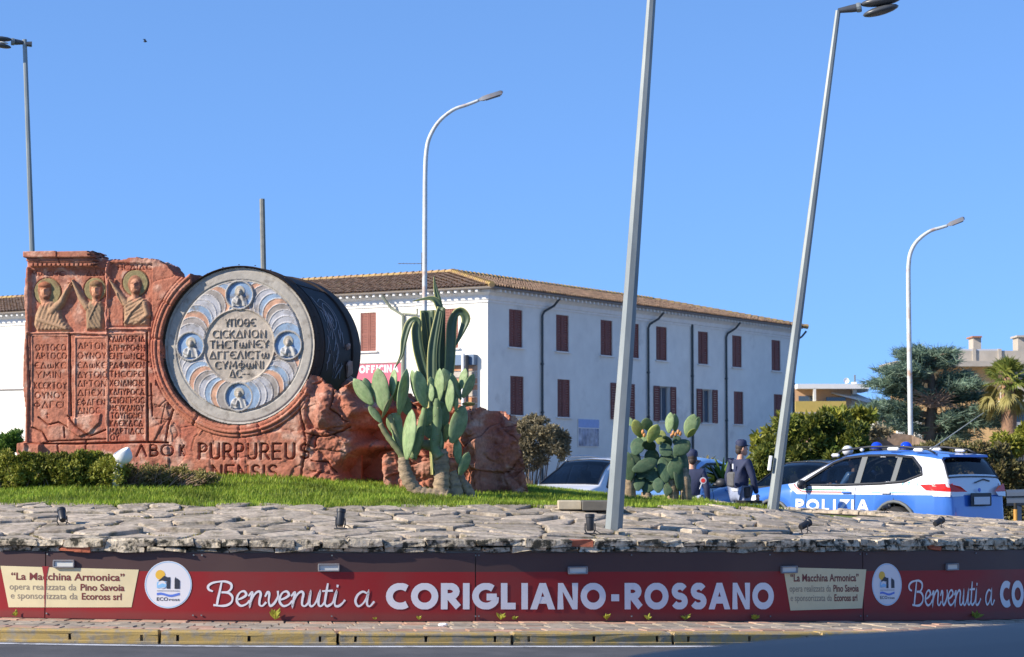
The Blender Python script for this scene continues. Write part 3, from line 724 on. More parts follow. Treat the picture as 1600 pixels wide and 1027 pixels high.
# crack in the first cream plate, screws
mb = MB(); c0 = S(75)
for pa, pb, w0, w1 in ((887, 905, .06, .022), (905, 925, .022, .012), (925, 953, .012, .006)):
    mb.add([wf(c0-w0/2, tpix(pa), .004), wf(c0+w0/2, tpix(pa), .004), wf(c0+w1/2, tpix(pb), .004), wf(c0-w1/2, tpix(pb), .004)], [(0, 1, 2, 3)])
M['clad_red'] = mat('bare_red', (.265, .014, .015), .5)
onwall(mb.build('torn_strip', M['clad_red']), 90)
mb = MB()
for px in (78, 305, 318, 520, 743, 748, 985, 1200, 1340, 1350, 1520):
    for t in (.95, .05):
        a = alpha_px(px); c = wall(a, t, .012); mb.box(c, (.012, .006, .012), (0, 0, a))
under(mb.build('screws', M['galv']), sign)
# ------------------------------------------------------------------ monument: carved red stone slab with painted disc and drum
MN = Vector((math.sin(math.radians(-11.5)), -math.cos(math.radians(-11.5)), 0)); MU = Vector((-MN.y, MN.x, 0))
MO = P(371, 540, 25.5); MZ = MO.z
rng = np.random.RandomState(4)
def vnoise(x, y, seed=0):
    xi = np.floor(x).astype(int); yi = np.floor(y).astype(int); fx = x-xi; fy = y-yi; fx = fx*fx*(3-2*fx); fy = fy*fy*(3-2*fy)
    T = np.random.RandomState(seed).rand(256, 256)
    g = lambda a, b: T[a % 256, b % 256]
    return (g(xi, yi)*(1-fx)+g(xi+1, yi)*fx)*(1-fy)+(g(xi, yi+1)*(1-fx)+g(xi+1, yi+1)*fx)*fy
def fbm(x, y, o=4, seed=0, ridged=False):
    s = 0; a = .5; t = 0
    for k in range(o):
        n = vnoise(x*2**k+17*k, y*2**k+9*k, seed+k)
        if ridged: n = 1-abs(2*n-1)
        s = s+a*n; t += a; a *= .5
    return s/t
def facets(x, y, n, box, seed, tilt=.3, warp=.15):
    r = np.random.RandomState(seed); sx = box[0]+(box[1]-box[0])*r.rand(n); sy = box[2]+(box[3]-box[2])*r.rand(n)
    x = x+warp*(fbm(x*3, y*3, 3, seed+5)-.5); y = y+warp*(fbm(x*3+9, y*3, 3, seed+7)-.5)
    d1 = np.full(x.shape, 9.); d2 = np.full(x.shape, 9.); id_ = np.zeros(x.shape, int)
    for k in range(n):
        d = np.hypot(x-sx[k], (y-sy[k])*1.0); m = d < d1; d2 = np.where(m, d1, np.minimum(d2, d)); id_ = np.where(m, k, id_); d1 = np.where(m, d, d1)
    tx = r.normal(size=n)*tilt; ty = r.normal(size=n)*tilt; h = r.rand(n)
    return h[id_], tx[id_]*(x-sx[id_])+ty[id_]*(y-sy[id_]), d2-d1, id_
def sstep(a, b, x): t = np.clip((x-a)/(b-a), 0, 1); return t*t*(3-2*t)
def inpoly(X, Y, poly):
    c = np.zeros(X.shape, bool); n = len(poly)
    for i in range(n):
        x0, y0 = poly[i-1]; x1, y1 = poly[i]
        if y0 == y1: continue
        m = ((y0 > Y) != (y1 > Y)) & (X < (x1-x0)*(Y-y0)/(y1-y0)+x0); c ^= m
    return c
def segdist(X, Y, a, b):
    ax, ay = a; bx, by = b; dx, dy = bx-ax, by-ay; L = dx*dx+dy*dy+1e-12
    t = np.clip(((X-ax)*dx+(Y-ay)*dy)/L, 0, 1); return np.hypot(X-ax-t*dx, Y-ay-t*dy)
class Field:
    """relief laid out on the slab face; X right, Y down, in image pixels on the slab, metres on the disc"""
    def __init__(s, X, Y): s.X = X; s.Y = Y; s.h = np.zeros(X.shape); s.c = None
    def win(s, x0, x1, y0, y1):
        m = (s.X > x0) & (s.X < x1) & (s.Y > y0) & (s.Y < y1); return m
    def stroke(s, pts, w, d, colr=None):
        xs = [p[0] for p in pts]; ys = [p[1] for p in pts]; m = s.win(min(xs)-2*w, max(xs)+2*w, min(ys)-2*w, max(ys)+2*w)
        if not m.any(): return
        X = s.X[m]; Y = s.Y[m]; D = np.full(X.shape, 99.)
        for a, b in zip(pts, pts[1:]): D = np.minimum(D, segdist(X, Y, a, b))
        s.h[m] += d*(1-sstep(w*.25, w, D))
        if colr is not None and s.c is not None:
            k = (1-sstep(w*.4, w, D))[:, None]; s.c[m] = s.c[m]*(1-k)+np.array(colr)*k
    def text(s, t, x0, y1, h, x1=None, w=1.0, d=-.02, gap=.3, colr=None, jit=.25):
        L = text_strokes(t, h, (x1-x0) if x1 else None, gap)
        for p in L:
            j = np.random.rand(2)*jit
            s.stroke([(x0+a+j[0], y1-b+j[1]) for a, b in p], w, d, colr)
    def bump(s, cx, cy, rx, ry, d, colr=None, ang=0, p=2, mx=True, flat=0):
        m = s.win(cx-max(rx, ry)*1.2, cx+max(rx, ry)*1.2, cy-max(rx, ry)*1.2, cy+max(rx, ry)*1.2)
        if not m.any(): return
        a = math.radians(ang); X = s.X[m]-cx; Y = s.Y[m]-cy; u = (X*math.cos(a)+Y*math.sin(a))/rx; v = (-X*math.sin(a)+Y*math.cos(a))/ry
        q = u*u+v*v; e = np.sqrt(np.clip(1-q, 0, 1)); ins = q < 1
        if flat: e = np.minimum(e/flat, 1)
        hh = s.h[m]; nh = np.where(ins, (np.maximum(hh, d*e+s.b0) if mx else hh+d*e), hh); s.h[m] = nh
        if colr is not None: c = s.c[m]; c[ins] = colr; s.c[m] = c
    def limb(s, pts, rads, d, colr=None):
        xs = [p[0] for p in pts]; ys = [p[1] for p in pts]; r = max(rads); m = s.win(min(xs)-r, max(xs)+r, min(ys)-r, max(ys)+r); X = s.X[m]; Y = s.Y[m]; H = np.zeros(X.shape)
        for (a, b), (ra, rb) in zip(zip(pts, pts[1:]), zip(rads, rads[1:])):
            dx, dy = b[0]-a[0], b[1]-a[1]; t = np.clip(((X-a[0])*dx+(Y-a[1])*dy)/(dx*dx+dy*dy), 0, 1); R_ = ra+(rb-ra)*t
            q = 1-(np.hypot(X-a[0]-t*dx, Y-a[1]-t*dy)/R_)**2; H = np.maximum(H, np.sqrt(np.clip(q, 0, 1)))
        ins = H > 0; hh = s.h[m]; s.h[m] = np.where(ins, np.maximum(hh, s.b0+d*H), hh)
        if colr is not None: c = s.c[m]; c[ins] = colr; s.c[m] = c
    def robe(s, poly, d, colr, folds=(0, 1), seed=0):
        m = inpoly(s.X, s.Y, poly); X = s.X[m]; Y = s.Y[m]
        D = np.full(X.shape, 99.)
        for i in range(len(poly)): D = np.minimum(D, segdist(X, Y, poly[i-1], poly[i]))
        f = np.sin((X*folds[0]+Y*folds[1])*1.15+5*fbm(X*.09,Y*.09,3,seed+3))
        s.h[m] = np.maximum(s.h[m], s.b0+d*np.minimum(1, (D/5.)**.6)*(1+.0)+.0045*f*np.minimum(1, D/3)*(.3+fbm(X*.2,Y*.2,3,seed))); c = s.c[m]; c[:] = np.array(colr); s.c[m] = c
    def face(s, cx, cy, rx, ry, d, skin, hair, beard=True, cap=None, turn=.12):
        s.bump(cx, cy-ry*.12, rx*1.22, ry*1.12, d*.75, hair)
        if beard: s.bump(cx+rx*turn, cy+ry*.62, rx*.85, ry*.62, d*1.0, hair)
        s.bump(cx+rx*turn, cy+ry*.05, rx*.84, ry*.86, d*1.08, skin)
        if beard: 
            s.bump(cx+rx*turn, cy+ry*.78, rx*.55, ry*.35, d*1.12, hair)
        if cap is not None: s.bump(cx, cy-ry*.72, rx*1.15, ry*.45, d*1.2, cap)
        k = max(.8, rx*.12)
        s.stroke([(cx+rx*turn*1.4, cy-ry*.18), (cx+rx*turn*1.9, cy+ry*.26)], k*1.4, .014)
        for e in (-1, 1):
            s.stroke([(cx+rx*(turn+e*.40)-k, cy-ry*.12), (cx+rx*(turn+e*.40)+k, cy-ry*.12)], k*1.25, -.012)
            s.stroke([(cx+rx*(turn+e*.42)-k*1.6, cy-ry*.30), (cx+rx*(turn+e*.42)+k*1.6, cy-ry*.32)], k, .007)
        s.stroke([(cx+rx*(turn-.25), cy+ry*.48), (cx+rx*(turn+.3), cy+ry*.48)], k*.9, -.008)

def w3(u, z, d): # slab coordinates -> world; u,z,d arrays
    return np.stack([MO.x+MU.x*u+MN.x*d, MO.y+MU.y*u+MN.y*d, MZ+z], -1)
us = np.concatenate([np.arange(-2.75, -.85, .0072), np.arange(-.85, 1.5, .0105), np.arange(1.5, 3.6, .014)])
zs = np.arange(1.10-MZ, 4.12-MZ, .0085)
U, Z = np.meshgrid(us, zs); X0 = w3(U, Z, 0*U)
c_, s_ = math.cos(PITCH), math.sin(PITCH)
dep = X0[..., 1]*c_+(X0[..., 2]-CAMH)*s_; up = -X0[..., 1]*s_+(X0[..., 2]-CAMH)*c_
FX = 800+FPX*X0[..., 0]/dep; FY = 513.5-FPX*up/dep
# FX,FY: image pixel coordinates of the slab face, projected through the camera
fr = Field(FX, FY); RED = np.array((.385, .148, .092)); PALE = np.array((.46, .275, .20)); OLV = np.array((.23, .19, .095)); TAN = np.array((.36, .225, .135)); TAN2 = np.array((.25, .17, .105)); SKIN = np.array((.50, .25, .15)); HAIR = np.array((.26, .12, .07)); DARK = np.array((.26, .075, .04))
n1 = fbm(U*1.6, Z*1.6, 5, 3); n2 = fbm(U*5, Z*5, 4, 9); n3 = fbm(U*16, Z*16, 3, 14)
col = RED[None, None, :]*(.80+.42*n1[..., None]); k = sstep(.55, .75, n2)[..., None]*.55; col = col*(1-k)+PALE*k
k = sstep(.60, .72, fbm(U*3+5, Z*2, 4, 21))[..., None]*.5; col = col*(1-k)+np.array((.36, .10, .065))*k
k = sstep(.52, .8, fbm(U*9, Z*1.4, 4, 25))[..., None]*.45; col = col*(1-k)+np.array((.34, .155, .11))*k
k = sstep(.60, .78, fbm(U*7+3, Z*7, 4, 26))[..., None]*.6; col = col*(1-k)+np.array((.60, .40, .30))*k
fr.c = col
# rock body: how broken the stone is in each zone
rockw = np.clip(sstep(462, 492, FX)+sstep(655, 672, FY)*sstep(695, 680, FY)*.0, 0, 1)
midw = sstep(232, 246, FX)*(1-sstep(455, 480, FX))
h1, t1, e1, _ = facets(U, Z, 110, (-2.8, 3.6, -2, 1.5), 5, .25)
h2, t2, e2, _ = facets(U, Z, 420, (-2.8, 3.6, -2, 1.5), 6, .35, .08)
H = .016*(n2-.5)+.010*(n3-.5)+.010*(fbm(U*26, Z*26, 3, 77)-.5)
H = H+midw*(.030*(h1-.5)+.06*t1+.012*(h2-.5)+.02*t2-.012*(1-sstep(0, .02, e1))+.03*(n1-.5))
H = H+rockw*(.17*(h1-.5)+.30*t1+.065*(h2-.5)+.10*t2-.03*(1-sstep(0, .03, e1))-.012*(1-sstep(0, .015, e2))+.10*(n1-.5)+.09*(n2-.5)+.04*(n3-.5)+.02*(fbm(U*24, Z*24, 3, 78)-.5))
# large depth steps on the broken right side
D = np.zeros_like(U)
edge = 552-8*sstep(600, 700, FY)-18*sstep(700, 745, FY)+8*np.sin(FY*.11)
D -= .85*sstep(edge-10, edge+42+10*np.sin(FY*.21), FX)*(1+.25*(h2-.5))
D += .12*(1-sstep(0, 26, np.hypot((FX-505), (FY-640)*.5)))
chunk = inpoly(FX, FY, [(596, 716), (612, 703), (634, 706), (650, 700), (668, 712), (690, 716), (690, 770), (600, 770)])
D = np.where(chunk, np.maximum(D, -.03+.02*np.sin(FX*.2)), D)
D = np.where((FX > 650+4*np.sin(FY*.15)) & (FX < 740), np.maximum(D, -.10-.04*np.sin(FX*.09+FY*.05)), D)
D = np.where(FX >= 740, np.maximum(-.10-.02*(FX-740), -.55), D)
D = np.where((FX > 640) & (FX < 742) & (FY < 640), D-.05, D)
H = H+D
fr.h = H; fr.b0 = 0
# smooth ground for the carved fields at the left
# panel niche for the prophets
nic = inpoly(FX, FY, [(48, 422), (165, 420), (168, 436), (167, 519), (47, 520)]) | inpoly(FX, FY, [(172, 410), (238, 412), (236, 511), (170, 512)])
fr.h[nic] -= .03; fr.b0 = -.03
# text tablets
for (x0, x1, y0, y1) in ((50, 107, 524, 668), (118, 166, 527, 665), (168, 228, 521, 692)):
    m = (FX > x0) & (FX < x1) & (FY > y0) & (FY < y1); fr.h[m] = .55*fr.h[m]+.004; 
    fr.stroke([(x0, y1), (x0, y0), (x1, y0), (x1, y1)], 1.3, .016, (.52, .24, .16))
fr.stroke([(109.5, 522), (111, 650)], 1.6, -.03, DARK); fr.stroke([(229.5, 520), (231, 690)], 1.9, -.04, DARK); fr.stroke([(44, 525), (46, 600), (45, 690)], 1.5, -.03)
fr.stroke([(44, 520.5), (110, 520), (168, 522)], 2.4, .03, (.5, .22, .15)); fr.stroke([(168, 514), (232, 514)], 2.2, .03, (.5, .22, .15))
fr.stroke([(46, 693), (120, 694), (228, 691), (262, 692)], 2.2, -.05, DARK)
for pl in ([(60, 652), (75, 664), (92, 660), (106, 668)], [(106, 650), (118, 666), (140, 682), (165, 672)], [(50, 668), (66, 675), (74, 690)], [(100, 668), (101, 684)], [(134, 688), (135, 705)], [(74, 690), (120, 688), (165, 686)], [(90, 694), (92, 708)], [(236, 600), (238, 650)], [(215, 560), (233, 566)]):
    fr.stroke(pl, 1.5, -.035, DARK)
m = inpoly(FX, FY, [(108, 655), (158, 646), (156, 660), (140, 676), (124, 682), (108, 672)]); fr.h[m] += .02
# pilaster at left edge, entablature, foot
m = (FX < 49) & (FY > 418); fr.h[m] += .03*(1-sstep(44, 49, FX[m]))
for (x0, x1, y0, y1, d) in ((42, 147, 395, 404.5, .15), (46, 151, 404.5, 410, .10), (49, 152, 410, 413, .05), (49, 152, 413, 417, .08)):
    m = (FX > x0) & (FX < x1+3*np.sin(FY*1.3)) & (FY > y0-6) & (FY < y1); fr.h[m] = np.maximum(fr.h[m], d); 
m = (FX > 49) & (FX < 152) & (FY > 413) & (FY < 417) & (np.mod(FX, 7) < 1.6); fr.h[m] -= .05
fr.stroke([(96, 394), (97, 412)], 1.0, -.05); fr.stroke([(42, 404.5), (150, 404.5)], .9, -.03)
m = (FX > 30) & (FX < 66) & (FY > 692); fr.h[m] += .10
m = (FY > 694) & (FX > 66) & (FX < 262); fr.h[m] += .02
# broken stone seam between second and third prophet
fr.stroke([(170, 408), (165, 430), (168, 460), (164, 490), (168, 518)], 3.2, .035, (.52, .22, .15)); fr.stroke([(167, 412), (162, 434), (164, 470), (161, 500)], 1.0, -.04, DARK)
# prophets
fr.bump(73, 456, 21, 21.5, .010, OLV, flat=.15); fr.bump(147.5, 452, 17, 19, .010, OLV, flat=.15); fr.bump(210.5, 442, 20, 21, .010, OLV, flat=.15)
for cx, cy, r in ((73, 456, 21.5), (147.5, 452, 18), (210.5, 442, 20.5)):
    fr.stroke([(cx+r*math.cos(a*PI/16), cy+r*1.03*math.sin(a*PI/16)) for a in range(33)], 1.1, -.02, (.3, .13, .07))
fr.robe([(54, 492), (60, 478), (68, 470), (80, 470), (92, 478), (100, 500), (111, 514), (108, 519), (58, 519), (52, 508)], .055, TAN, (.9, .35), 1)
fr.limb([(82, 486), (96, 472), (106, 452)], [8, 6, 3.5], .075, TAN); fr.limb([(106, 452), (110, 444), (112, 441)], [2.6, 2.2, 1], .06, SKIN)
fr.limb([(60, 500), (80, 506), (104, 514)], [5, 5, 3], .07, TAN)
fr.limb([(108, 446), (106, 441)], [1.2, .8], .06, SKIN); fr.limb([(112, 447), (116, 444)], [1.2, .8], .06, SKIN)
fr.limb([(66, 462), (70, 472)], [6, 7], .05, SKIN); fr.face(69, 455, 9, 12.5, .062, SKIN, HAIR, True, np.array((.33, .13, .07)))
fr.robe([(133, 478), (140, 470), (158, 470), (163, 480), (162, 517), (134, 517)], .05, TAN2, (.8, -.5), 4)
fr.limb([(136, 480), (126, 466), (117, 446), (113, 438)], [6, 5, 3.2, 1.5], .06, TAN); fr.limb([(152, 474), (140, 500), (150, 512)], [3, 2.5, 3], .062, TAN2)
fr.limb([(149, 462), (149, 472)], [5, 6], .05, SKIN); fr.face(149, 453, 8.5, 12.5, .06, SKIN, HAIR, True, np.array((.22, .13, .07)))
fr.robe([(192, 478), (198, 466), (206, 462), (220, 464), (230, 474), (234, 492), (232, 510), (193, 510)], .05, TAN, (.5, .9), 7)
fr.limb([(196, 474), (186, 460), (177, 446), (172, 438)], [6, 4.5, 3, 1.2], .055, TAN); fr.limb([(226, 474), (231, 492), (219, 502), (214, 501)], [5, 5, 4, 2.5], .07, TAN)
fr.limb([(224, 470), (206, 488), (196, 504)], [3, 3, 3], .066, TAN)
fr.limb([(211, 454), (210, 466)], [5, 6], .05, SKIN); fr.face(210, 446, 9, 13, .064, SKIN, HAIR, True)
fr.limb([(176, 450), (180, 438)], [1, .7], .04); fr.limb([(170, 445), (167, 438)], [1, .7], .04)
m = inpoly(FX, FY, [(171, 470), (184, 458), (192, 480), (192, 509), (171, 510)]); fr.h[m] += .02
# carved writing
def T(t, x0, x1, yc, h=9.2, w=.74, d=-.022): fr.text(t, x0, yc+h/2, h, x1, w, d, colr=(.40, .125, .07))  # letter grooves a little darker than the stone, their shadow put into the colour
T('MΩCHC', 47, 98, 427, 7); T('ΔΔΔ', 134, 161, 427, 7); T('HCΔIΔC', 183, 234, 417.5, 8)
for t, y, a, b in (('OYTOCO', 543.5, 56, 103), ('ΔPTOCO', 556.5, 57, 104), ('ЄΔΩKЄ', 571.5, 55, 102), ('YMIN', 586, 57, 95), ('KCЄKTOY', 603, 54, 104), ('OYNOY', 618, 55, 102), ('ΦΔΓЄI', 633, 54, 99), ('+', 649, 71, 77)): T(t, a, b, y)
for t, y, a, b in (('ΔPTON', 541, 123, 165), ('OYNOY', 556, 122, 166), ('ЄΔΩKЄ', 571, 122, 165), ('ΔYTOIC', 586, 122, 166), ('ΔPTON', 600, 122, 165), ('ΔΠЄXI', 614, 122, 163), ('ЄΦΔΓЄN', 629, 121, 164), ('ΔNOC', 642, 122, 156)): T(t, a, b, y)
for t, y, a, b in (('KΔIΔΠЄPΓIΔ', 530, 170, 226), ('ΔΠHKPOΦH', 544, 170, 226), ('ЄNTΩNЄP', 557, 171, 225), ('PΔΦINKЄN', 571, 172, 225), ('THCЄIPЄI', 585, 172, 225), ('XЄNΔNЄNЄ', 599, 172, 225), ('KΔΠYPOCΔ', 613, 172, 225), ('ЄIΠЄNΠPOC', 626, 172, 225), ('MЄYKΔNOY', 638, 172, 225), ('TOYΠONЄI', 650, 174, 222), ('KΛЄIKΔCΔ', 662, 172, 223), ('MΔPTIΔCC', 674, 172, 224), ('OY', 684, 173, 186)): T(t, a, b, y, 8.6, .95)
T('ΛBO', 214, 270, 704, 17, 1.7, -.045); T('K', 281, 287, 704, 16, 1.6, -.04)
T('PURPUREU', 311, 460, 705.5, 24, 2.0, -.055); T('S', 470, 481, 706, 22, 2.0, -.05); T('NENSIS', 332, 432, 738, 21, 1.9, -.05)
fr.stroke([(384, 683), (384, 745)], .8, -.02); 
# cracks low in the middle
rs = random.Random(9)
for _ in range(34):
    x, y = rs.uniform(236, 330), rs.uniform(520, 700); p = [(x, y)]; a = rs.uniform(0, 6.28)
    for k in range(4): a += rs.uniform(-.7, .7); x += math.cos(a)*6; y += math.sin(a)*8; p.append((x, y))
    fr.stroke(p, 1.0, rs.choice((-.018, .016)))
for p in ([(270, 640), (262, 665), (258, 692)], [(278, 640), (300, 652), (310, 668)], [(475, 600), (468, 640), (478, 690), (470, 745)], [(478, 676), (500, 682), (515, 680), (540, 668)], [(492, 684), (490, 700)], [(486, 720), (510, 722), (520, 740)], [(520, 600), (516, 640), (540, 660)]): fr.stroke(p, 1.7, -.05, DARK)
# moulding round the disc
Rm = np.hypot(U, Z); ang = np.degrees(np.arctan2(Z, U))
arcm = ((ang < -15) | (ang > 118)) & (FX < 482)
for r0, r1, d in ((.95, .995, .028), (.995, 1.035, .045), (1.035, 1.075, .022)):
    m = (Rm > r0) & (Rm < r1) & arcm; fr.h[m] = np.maximum(.25*fr.h[m], 0)+d; fr.c[m] = fr.c[m]*.75+np.array((.50, .19, .11))*.25
for r0 in (.995, 1.035, 1.078):
    k = np.exp(-((Rm-r0)/.008)**2)*arcm; fr.h -= .016*k
for a in (-35, -88, -74, -120, 150, 175): 
    k = np.exp(-(((ang-a+180) % 360-180)/.7)**2)*((Rm > .93) & (Rm < 1.08)); fr.h -= .03*k
# outline
top = [(44, 397), (44, 394), (147, 394), (150, 398), (153, 404), (160, 403), (168, 410), (176, 406), (184, 408), (192, 406), (203, 402), (212, 401), (222, 404), (233, 403), (245, 409), (256, 413), (266, 420), (275, 430), (284, 433), (292, 438)]
hole = [(371, 540)]
right = [(484, 586), (490, 584), (500, 591), (507, 598), (514, 600), (520, 608), (530, 617), (541, 607), (552, 596), (575, 600), (598, 612), (612, 610), (625, 620), (637, 619), (648, 624), (660, 627), (676, 631), (689, 630), (703, 636), (722, 634), (735, 638), (746, 636), (757, 641), (768, 640), (779, 645), (792, 646), (795, 662), (799, 681), (799, 700), (804, 722), (806, 745), (815, 775), (815, 830), (25, 830), (32, 760), (33, 694), (40, 688), (41, 640), (37, 600), (38, 560), (41, 500), (39, 460), (42, 420)]
poly = top+[(371, 540)]+right
jx = 1.3*np.sin(FY*.55)*np.sin(FY*.13+1)+2.2*(fbm(U*7, Z*7, 3, 31)-.5)*4; jy = 2.5*(fbm(U*8+3, Z*8, 3, 33)-.5)*2
jit = sstep(150, 170, FX)
inside = inpoly(FX+jx*jit, FY+jy*jit, poly)
band = (Rm < 1.045) & (Rm >= .935) & (ang > 118) & (FX < 300)
low = inpoly(FX, FY, [(25, 830), (25, 560), (371, 541), (486, 575), (486, 830)])
inside = (inside | band | low & inpoly(FX, FY, [(41, 830), (41, 560), (371, 541), (486, 583), (815, 830)])) & (Rm >= .935)
topband = (FY > 394)
inside &= topband
idx = -np.ones(U.shape, int)
q = inside[:-1, :-1] & inside[1:, :-1] & inside[:-1, 1:] & inside[1:, 1:]
ids = np.arange(U.size).reshape(U.shape)
F = np.stack([ids[:-1, :-1][q], ids[:-1, 1:][q], ids[1:, 1:][q], ids[1:, :-1][q]], 1)
# small 3-D roughness in the rock zones
V = w3(U+rockw*.05*(fbm(U*6, Z*6, 3, 41)-.5), Z+rockw*.05*(fbm(U*6+4, Z*6, 3, 42)-.5), fr.h)
V = V.reshape(-1, 3); Cc = np.concatenate([fr.c.reshape(-1, 3), np.ones((U.size, 1))], 1)
# skirt back from the outline
e = np.concatenate([F[:, [0, 1]], F[:, [1, 2]], F[:, [2, 3]], F[:, [3, 0]]]); es = np.sort(e, 1); key = es[:, 0]*U.size+es[:, 1]
un, inv, cnt_ = np.unique(key, return_inverse=True, return_counts=True); be = e[cnt_[inv] == 1]
bv = np.unique(be); off = len(V); mp = np.zeros(len(V), int)
layers = []; base = V[bv]; fxv = FX.ravel()[bv]
nl = 5; thick = np.where(fxv < 470, .42, .75); BD = np.where((fxv < 470)[:, None], -np.array(MN)[None, :], np.array([[-.22, 1., 0]]))
r_ = np.random.RandomState(3)
VV = [V]; CCl = [Cc]; prev = bv.copy(); Fs = [F]; start = len(V)
for l in range(1, nl+1):
    nv = base+BD*(thick*l/nl)[:, None]; s_am = np.where(fxv > 470, .05, .012)
    nv = nv+np.stack([fbm(fxv*.045+l*1.7, nv[:, 2]*3.5+k_*7, 3, 50+k_)-.5 for k_ in range(3)], 1)*(s_am*5)[:, None]
    cur = np.arange(start, start+len(bv)); VV.append(nv); CCl.append(Cc[bv]*np.array([.95, .95, .95, 1])); mp2 = dict(zip(bv, range(len(bv))))
    look = np.zeros(len(V), int); look[bv] = np.arange(len(bv))
    a, b = look[be[:, 0]], look[be[:, 1]]
    Fs.append(np.stack([prev[b], prev[a], cur[a], cur[b]], 1)); prev = cur; start += len(bv)
V = np.concatenate(VV); Cc = np.concatenate(CCl); F = np.concatenate(Fs)
used = np.unique(F); rm = np.zeros(len(V), int); rm[used] = np.arange(len(used)); V = V[used]; Cc = Cc[used]; F = rm[F]
M['redstone'] = mat('red_stone', (1, 1, 1), .94, .24, 12, .008, 38, attr='Col', spec=.2, stain=((.17, .07, .05), 6, .56, .74))
mon = empty('stone_monument', (MO.x, MO.y, 1.3), 'large red stone monument carved with three prophets and lettering, rocky at its right side', 'monument')
under(link('carved_slab', npmesh('carved_slab', V, F, [M['redstone']], smooth=True, col=Cc)), mon)
# plain back so the stone is a solid
mb = MB(); 
bk = [(-2.55, -1.9), (1.4, -1.9), (1.4, -1.15), (.7, -.98), (-.7, -.98), (-1.0, .5), (-1.3, 1.0), (-2.5, 1.05)]
mb.prism(bk, lambda u, z: tuple(MO+MU*u+MN*-.40+Vector((0, 0, z))), lambda u, z: tuple(MO+MU*u+MN*-.46+Vector((0, 0, z))))
bk = [(1.3, -1.9), (2.95, -1.9), (2.9, -.95), (1.9, -.72), (1.3, -.66)]
mb.prism(bk, lambda u, z: tuple(MO+MU*u+MN*-.72+Vector((0, 0, z))), lambda u, z: tuple(MO+MU*u+MN*-.78+Vector((0, 0, z))))
under(mb.build('back_face', M['brickred']), mon)

# disc ---------------------------------------------------------------------------------------
RD = .925; g = np.arange(-RD-.01, RD+.011, .0072); A, B = np.meshgrid(g, g); R = np.hypot(A, B); th = np.degrees(np.arctan2(B, A))
f = Field(A, -B); f.b0 = 0; GREY = np.array((.37, .34, .295)); f.c = np.ones(A.shape+(3,))*GREY*(.85+.3*fbm(A*6, B*6, 4, 61))[..., None]
f.h = .004*(fbm(A*20, B*20, 3, 62)-.5)+0*A; hh = f.h
hh += .022*sstep(.775, .79, R)-.012*np.exp(-((R-.90)/.01)**2)
hh += .016*np.exp(-((R-.765)/.012)**2)
cols = [(.42, .43, .47), (.17, .30, .47), (.52, .24, .13), (.27, .235, .22), (.40, .41, .46), (.17, .29, .44), (.53, .25, .13), (.25, .22, .2), (.38, .39, .43)]
sub = R < .76
k = 0
for (a0, a1) in ((90, 0), (90, 180), (180, 270), (0, -90)):
    for i in range(11):
        an = math.radians(a0+(a1-a0)*(i+1.0)/12.0); cx, cy = .60*math.cos(an), .60*math.sin(an); d = np.hypot(A-cx, B-cy); rr_ = .195
        m = (d < rr_) & sub & (R > .40); lv = .003*(i+1)
        hh[m] = lv+.002*fbm(A*18, B*18, 2, 70)[m]
        cc = np.array(cols[(i+k) % 9])*.70+np.array((.33, .305, .275))*.30; f.c[m] = cc*(.62+.76*fbm(A*13+i, B*13, 4, 71+i)[m])[:, None]
        m = (np.abs(d-rr_+.006) < .006) & sub & (R > .40) & (d < rr_); hh[m] += .006; f.c[m] = (.44, .42, .41)
    k += 3
m = R < .445; hh[m] = .012+.010*(fbm(A*14, B*14, 4, 80)[m]-.5); f.c[m] = np.array((.40, .345, .285))*(.72+.5*fbm(A*9, B*9, 4, 81)[m])[:, None]
hh += .02*np.exp(-((R-.435)/.010)**2)
f.text('YПOΘЄ'.replace('П', 'Π'), -.18, -.235, .085, .18, .008, .016, colr=(.2, .17, .14), jit=.004)
for t, y, a in (('CICKΔNON', .10, .33), ('THCTΩNЄY', -.02, .37), ('ΔΓΓЄΛICTΩ', -.145, .37), ('CYMΦΩNI', -.265, .30), ('ΔC--', -.365, .12)):
    f.text(t.replace('Δ', 'Λ') if False else t, -a, -y, .085, a*.95, .008, .016, colr=(.19, .16, .135), jit=.004)
for an in (90, 0, 180, 270):
    cx, cy = .60*math.cos(math.radians(an)), .60*math.sin(math.radians(an)); d = np.hypot(A-cx, B-cy); m = d < .172
    hh[m] = .014; f.c[m] = np.array((.16, .27, .43))*(.62+.5*fbm(A*10, B*10, 3, 90)[m])[:, None]+.05
    m = (d > .155) & (d < .178); hh[m] = .038; f.c[m] = (.33, .31, .285)
    f.b0 = .016; W_ = np.array((.43, .42, .40)); Y_ = -cy
    f.bump(cx, Y_-.045, .062, .066, .006, (.36, .33, .27), flat=.2)
    mm = inpoly(f.X, f.Y, [(cx-.105, Y_+.135), (cx-.085, Y_+.04), (cx-.03, Y_+.005), (cx+.03, Y_+.005), (cx+.085, Y_+.045), (cx+.105, Y_+.135)]) & (d < .153)
    hh[mm] = .036+.008*np.sin(A[mm]*90+30*B[mm]); f.c[mm] = W_
    f.limb([(cx-.07, Y_+.07), (cx-.02, Y_+.10), (cx-.01, Y_+.05)], [.025, .02, .014], .045, W_)
    f.bump(cx, Y_-.03, .034, .046, .04, (.30, .25, .2)); f.bump(cx+.004, Y_-.025, .024, .034, .046, (.42, .37, .31))
    for e in (-1, 1): f.stroke([(cx+e*.011-.003, Y_-.034), (cx+e*.011+.003, Y_-.034)], .006, -.012)
fdd = f.h; ins = R <= RD
q = ins[:-1, :-1] & ins[1:, :-1] & ins[:-1, 1:] & ins[1:, 1:]; ids = np.arange(A.size).reshape(A.shape)
F = np.stack([ids[:-1, :-1][q], ids[:-1, 1:][q], ids[1:, 1:][q], ids[1:, :-1][q]], 1)
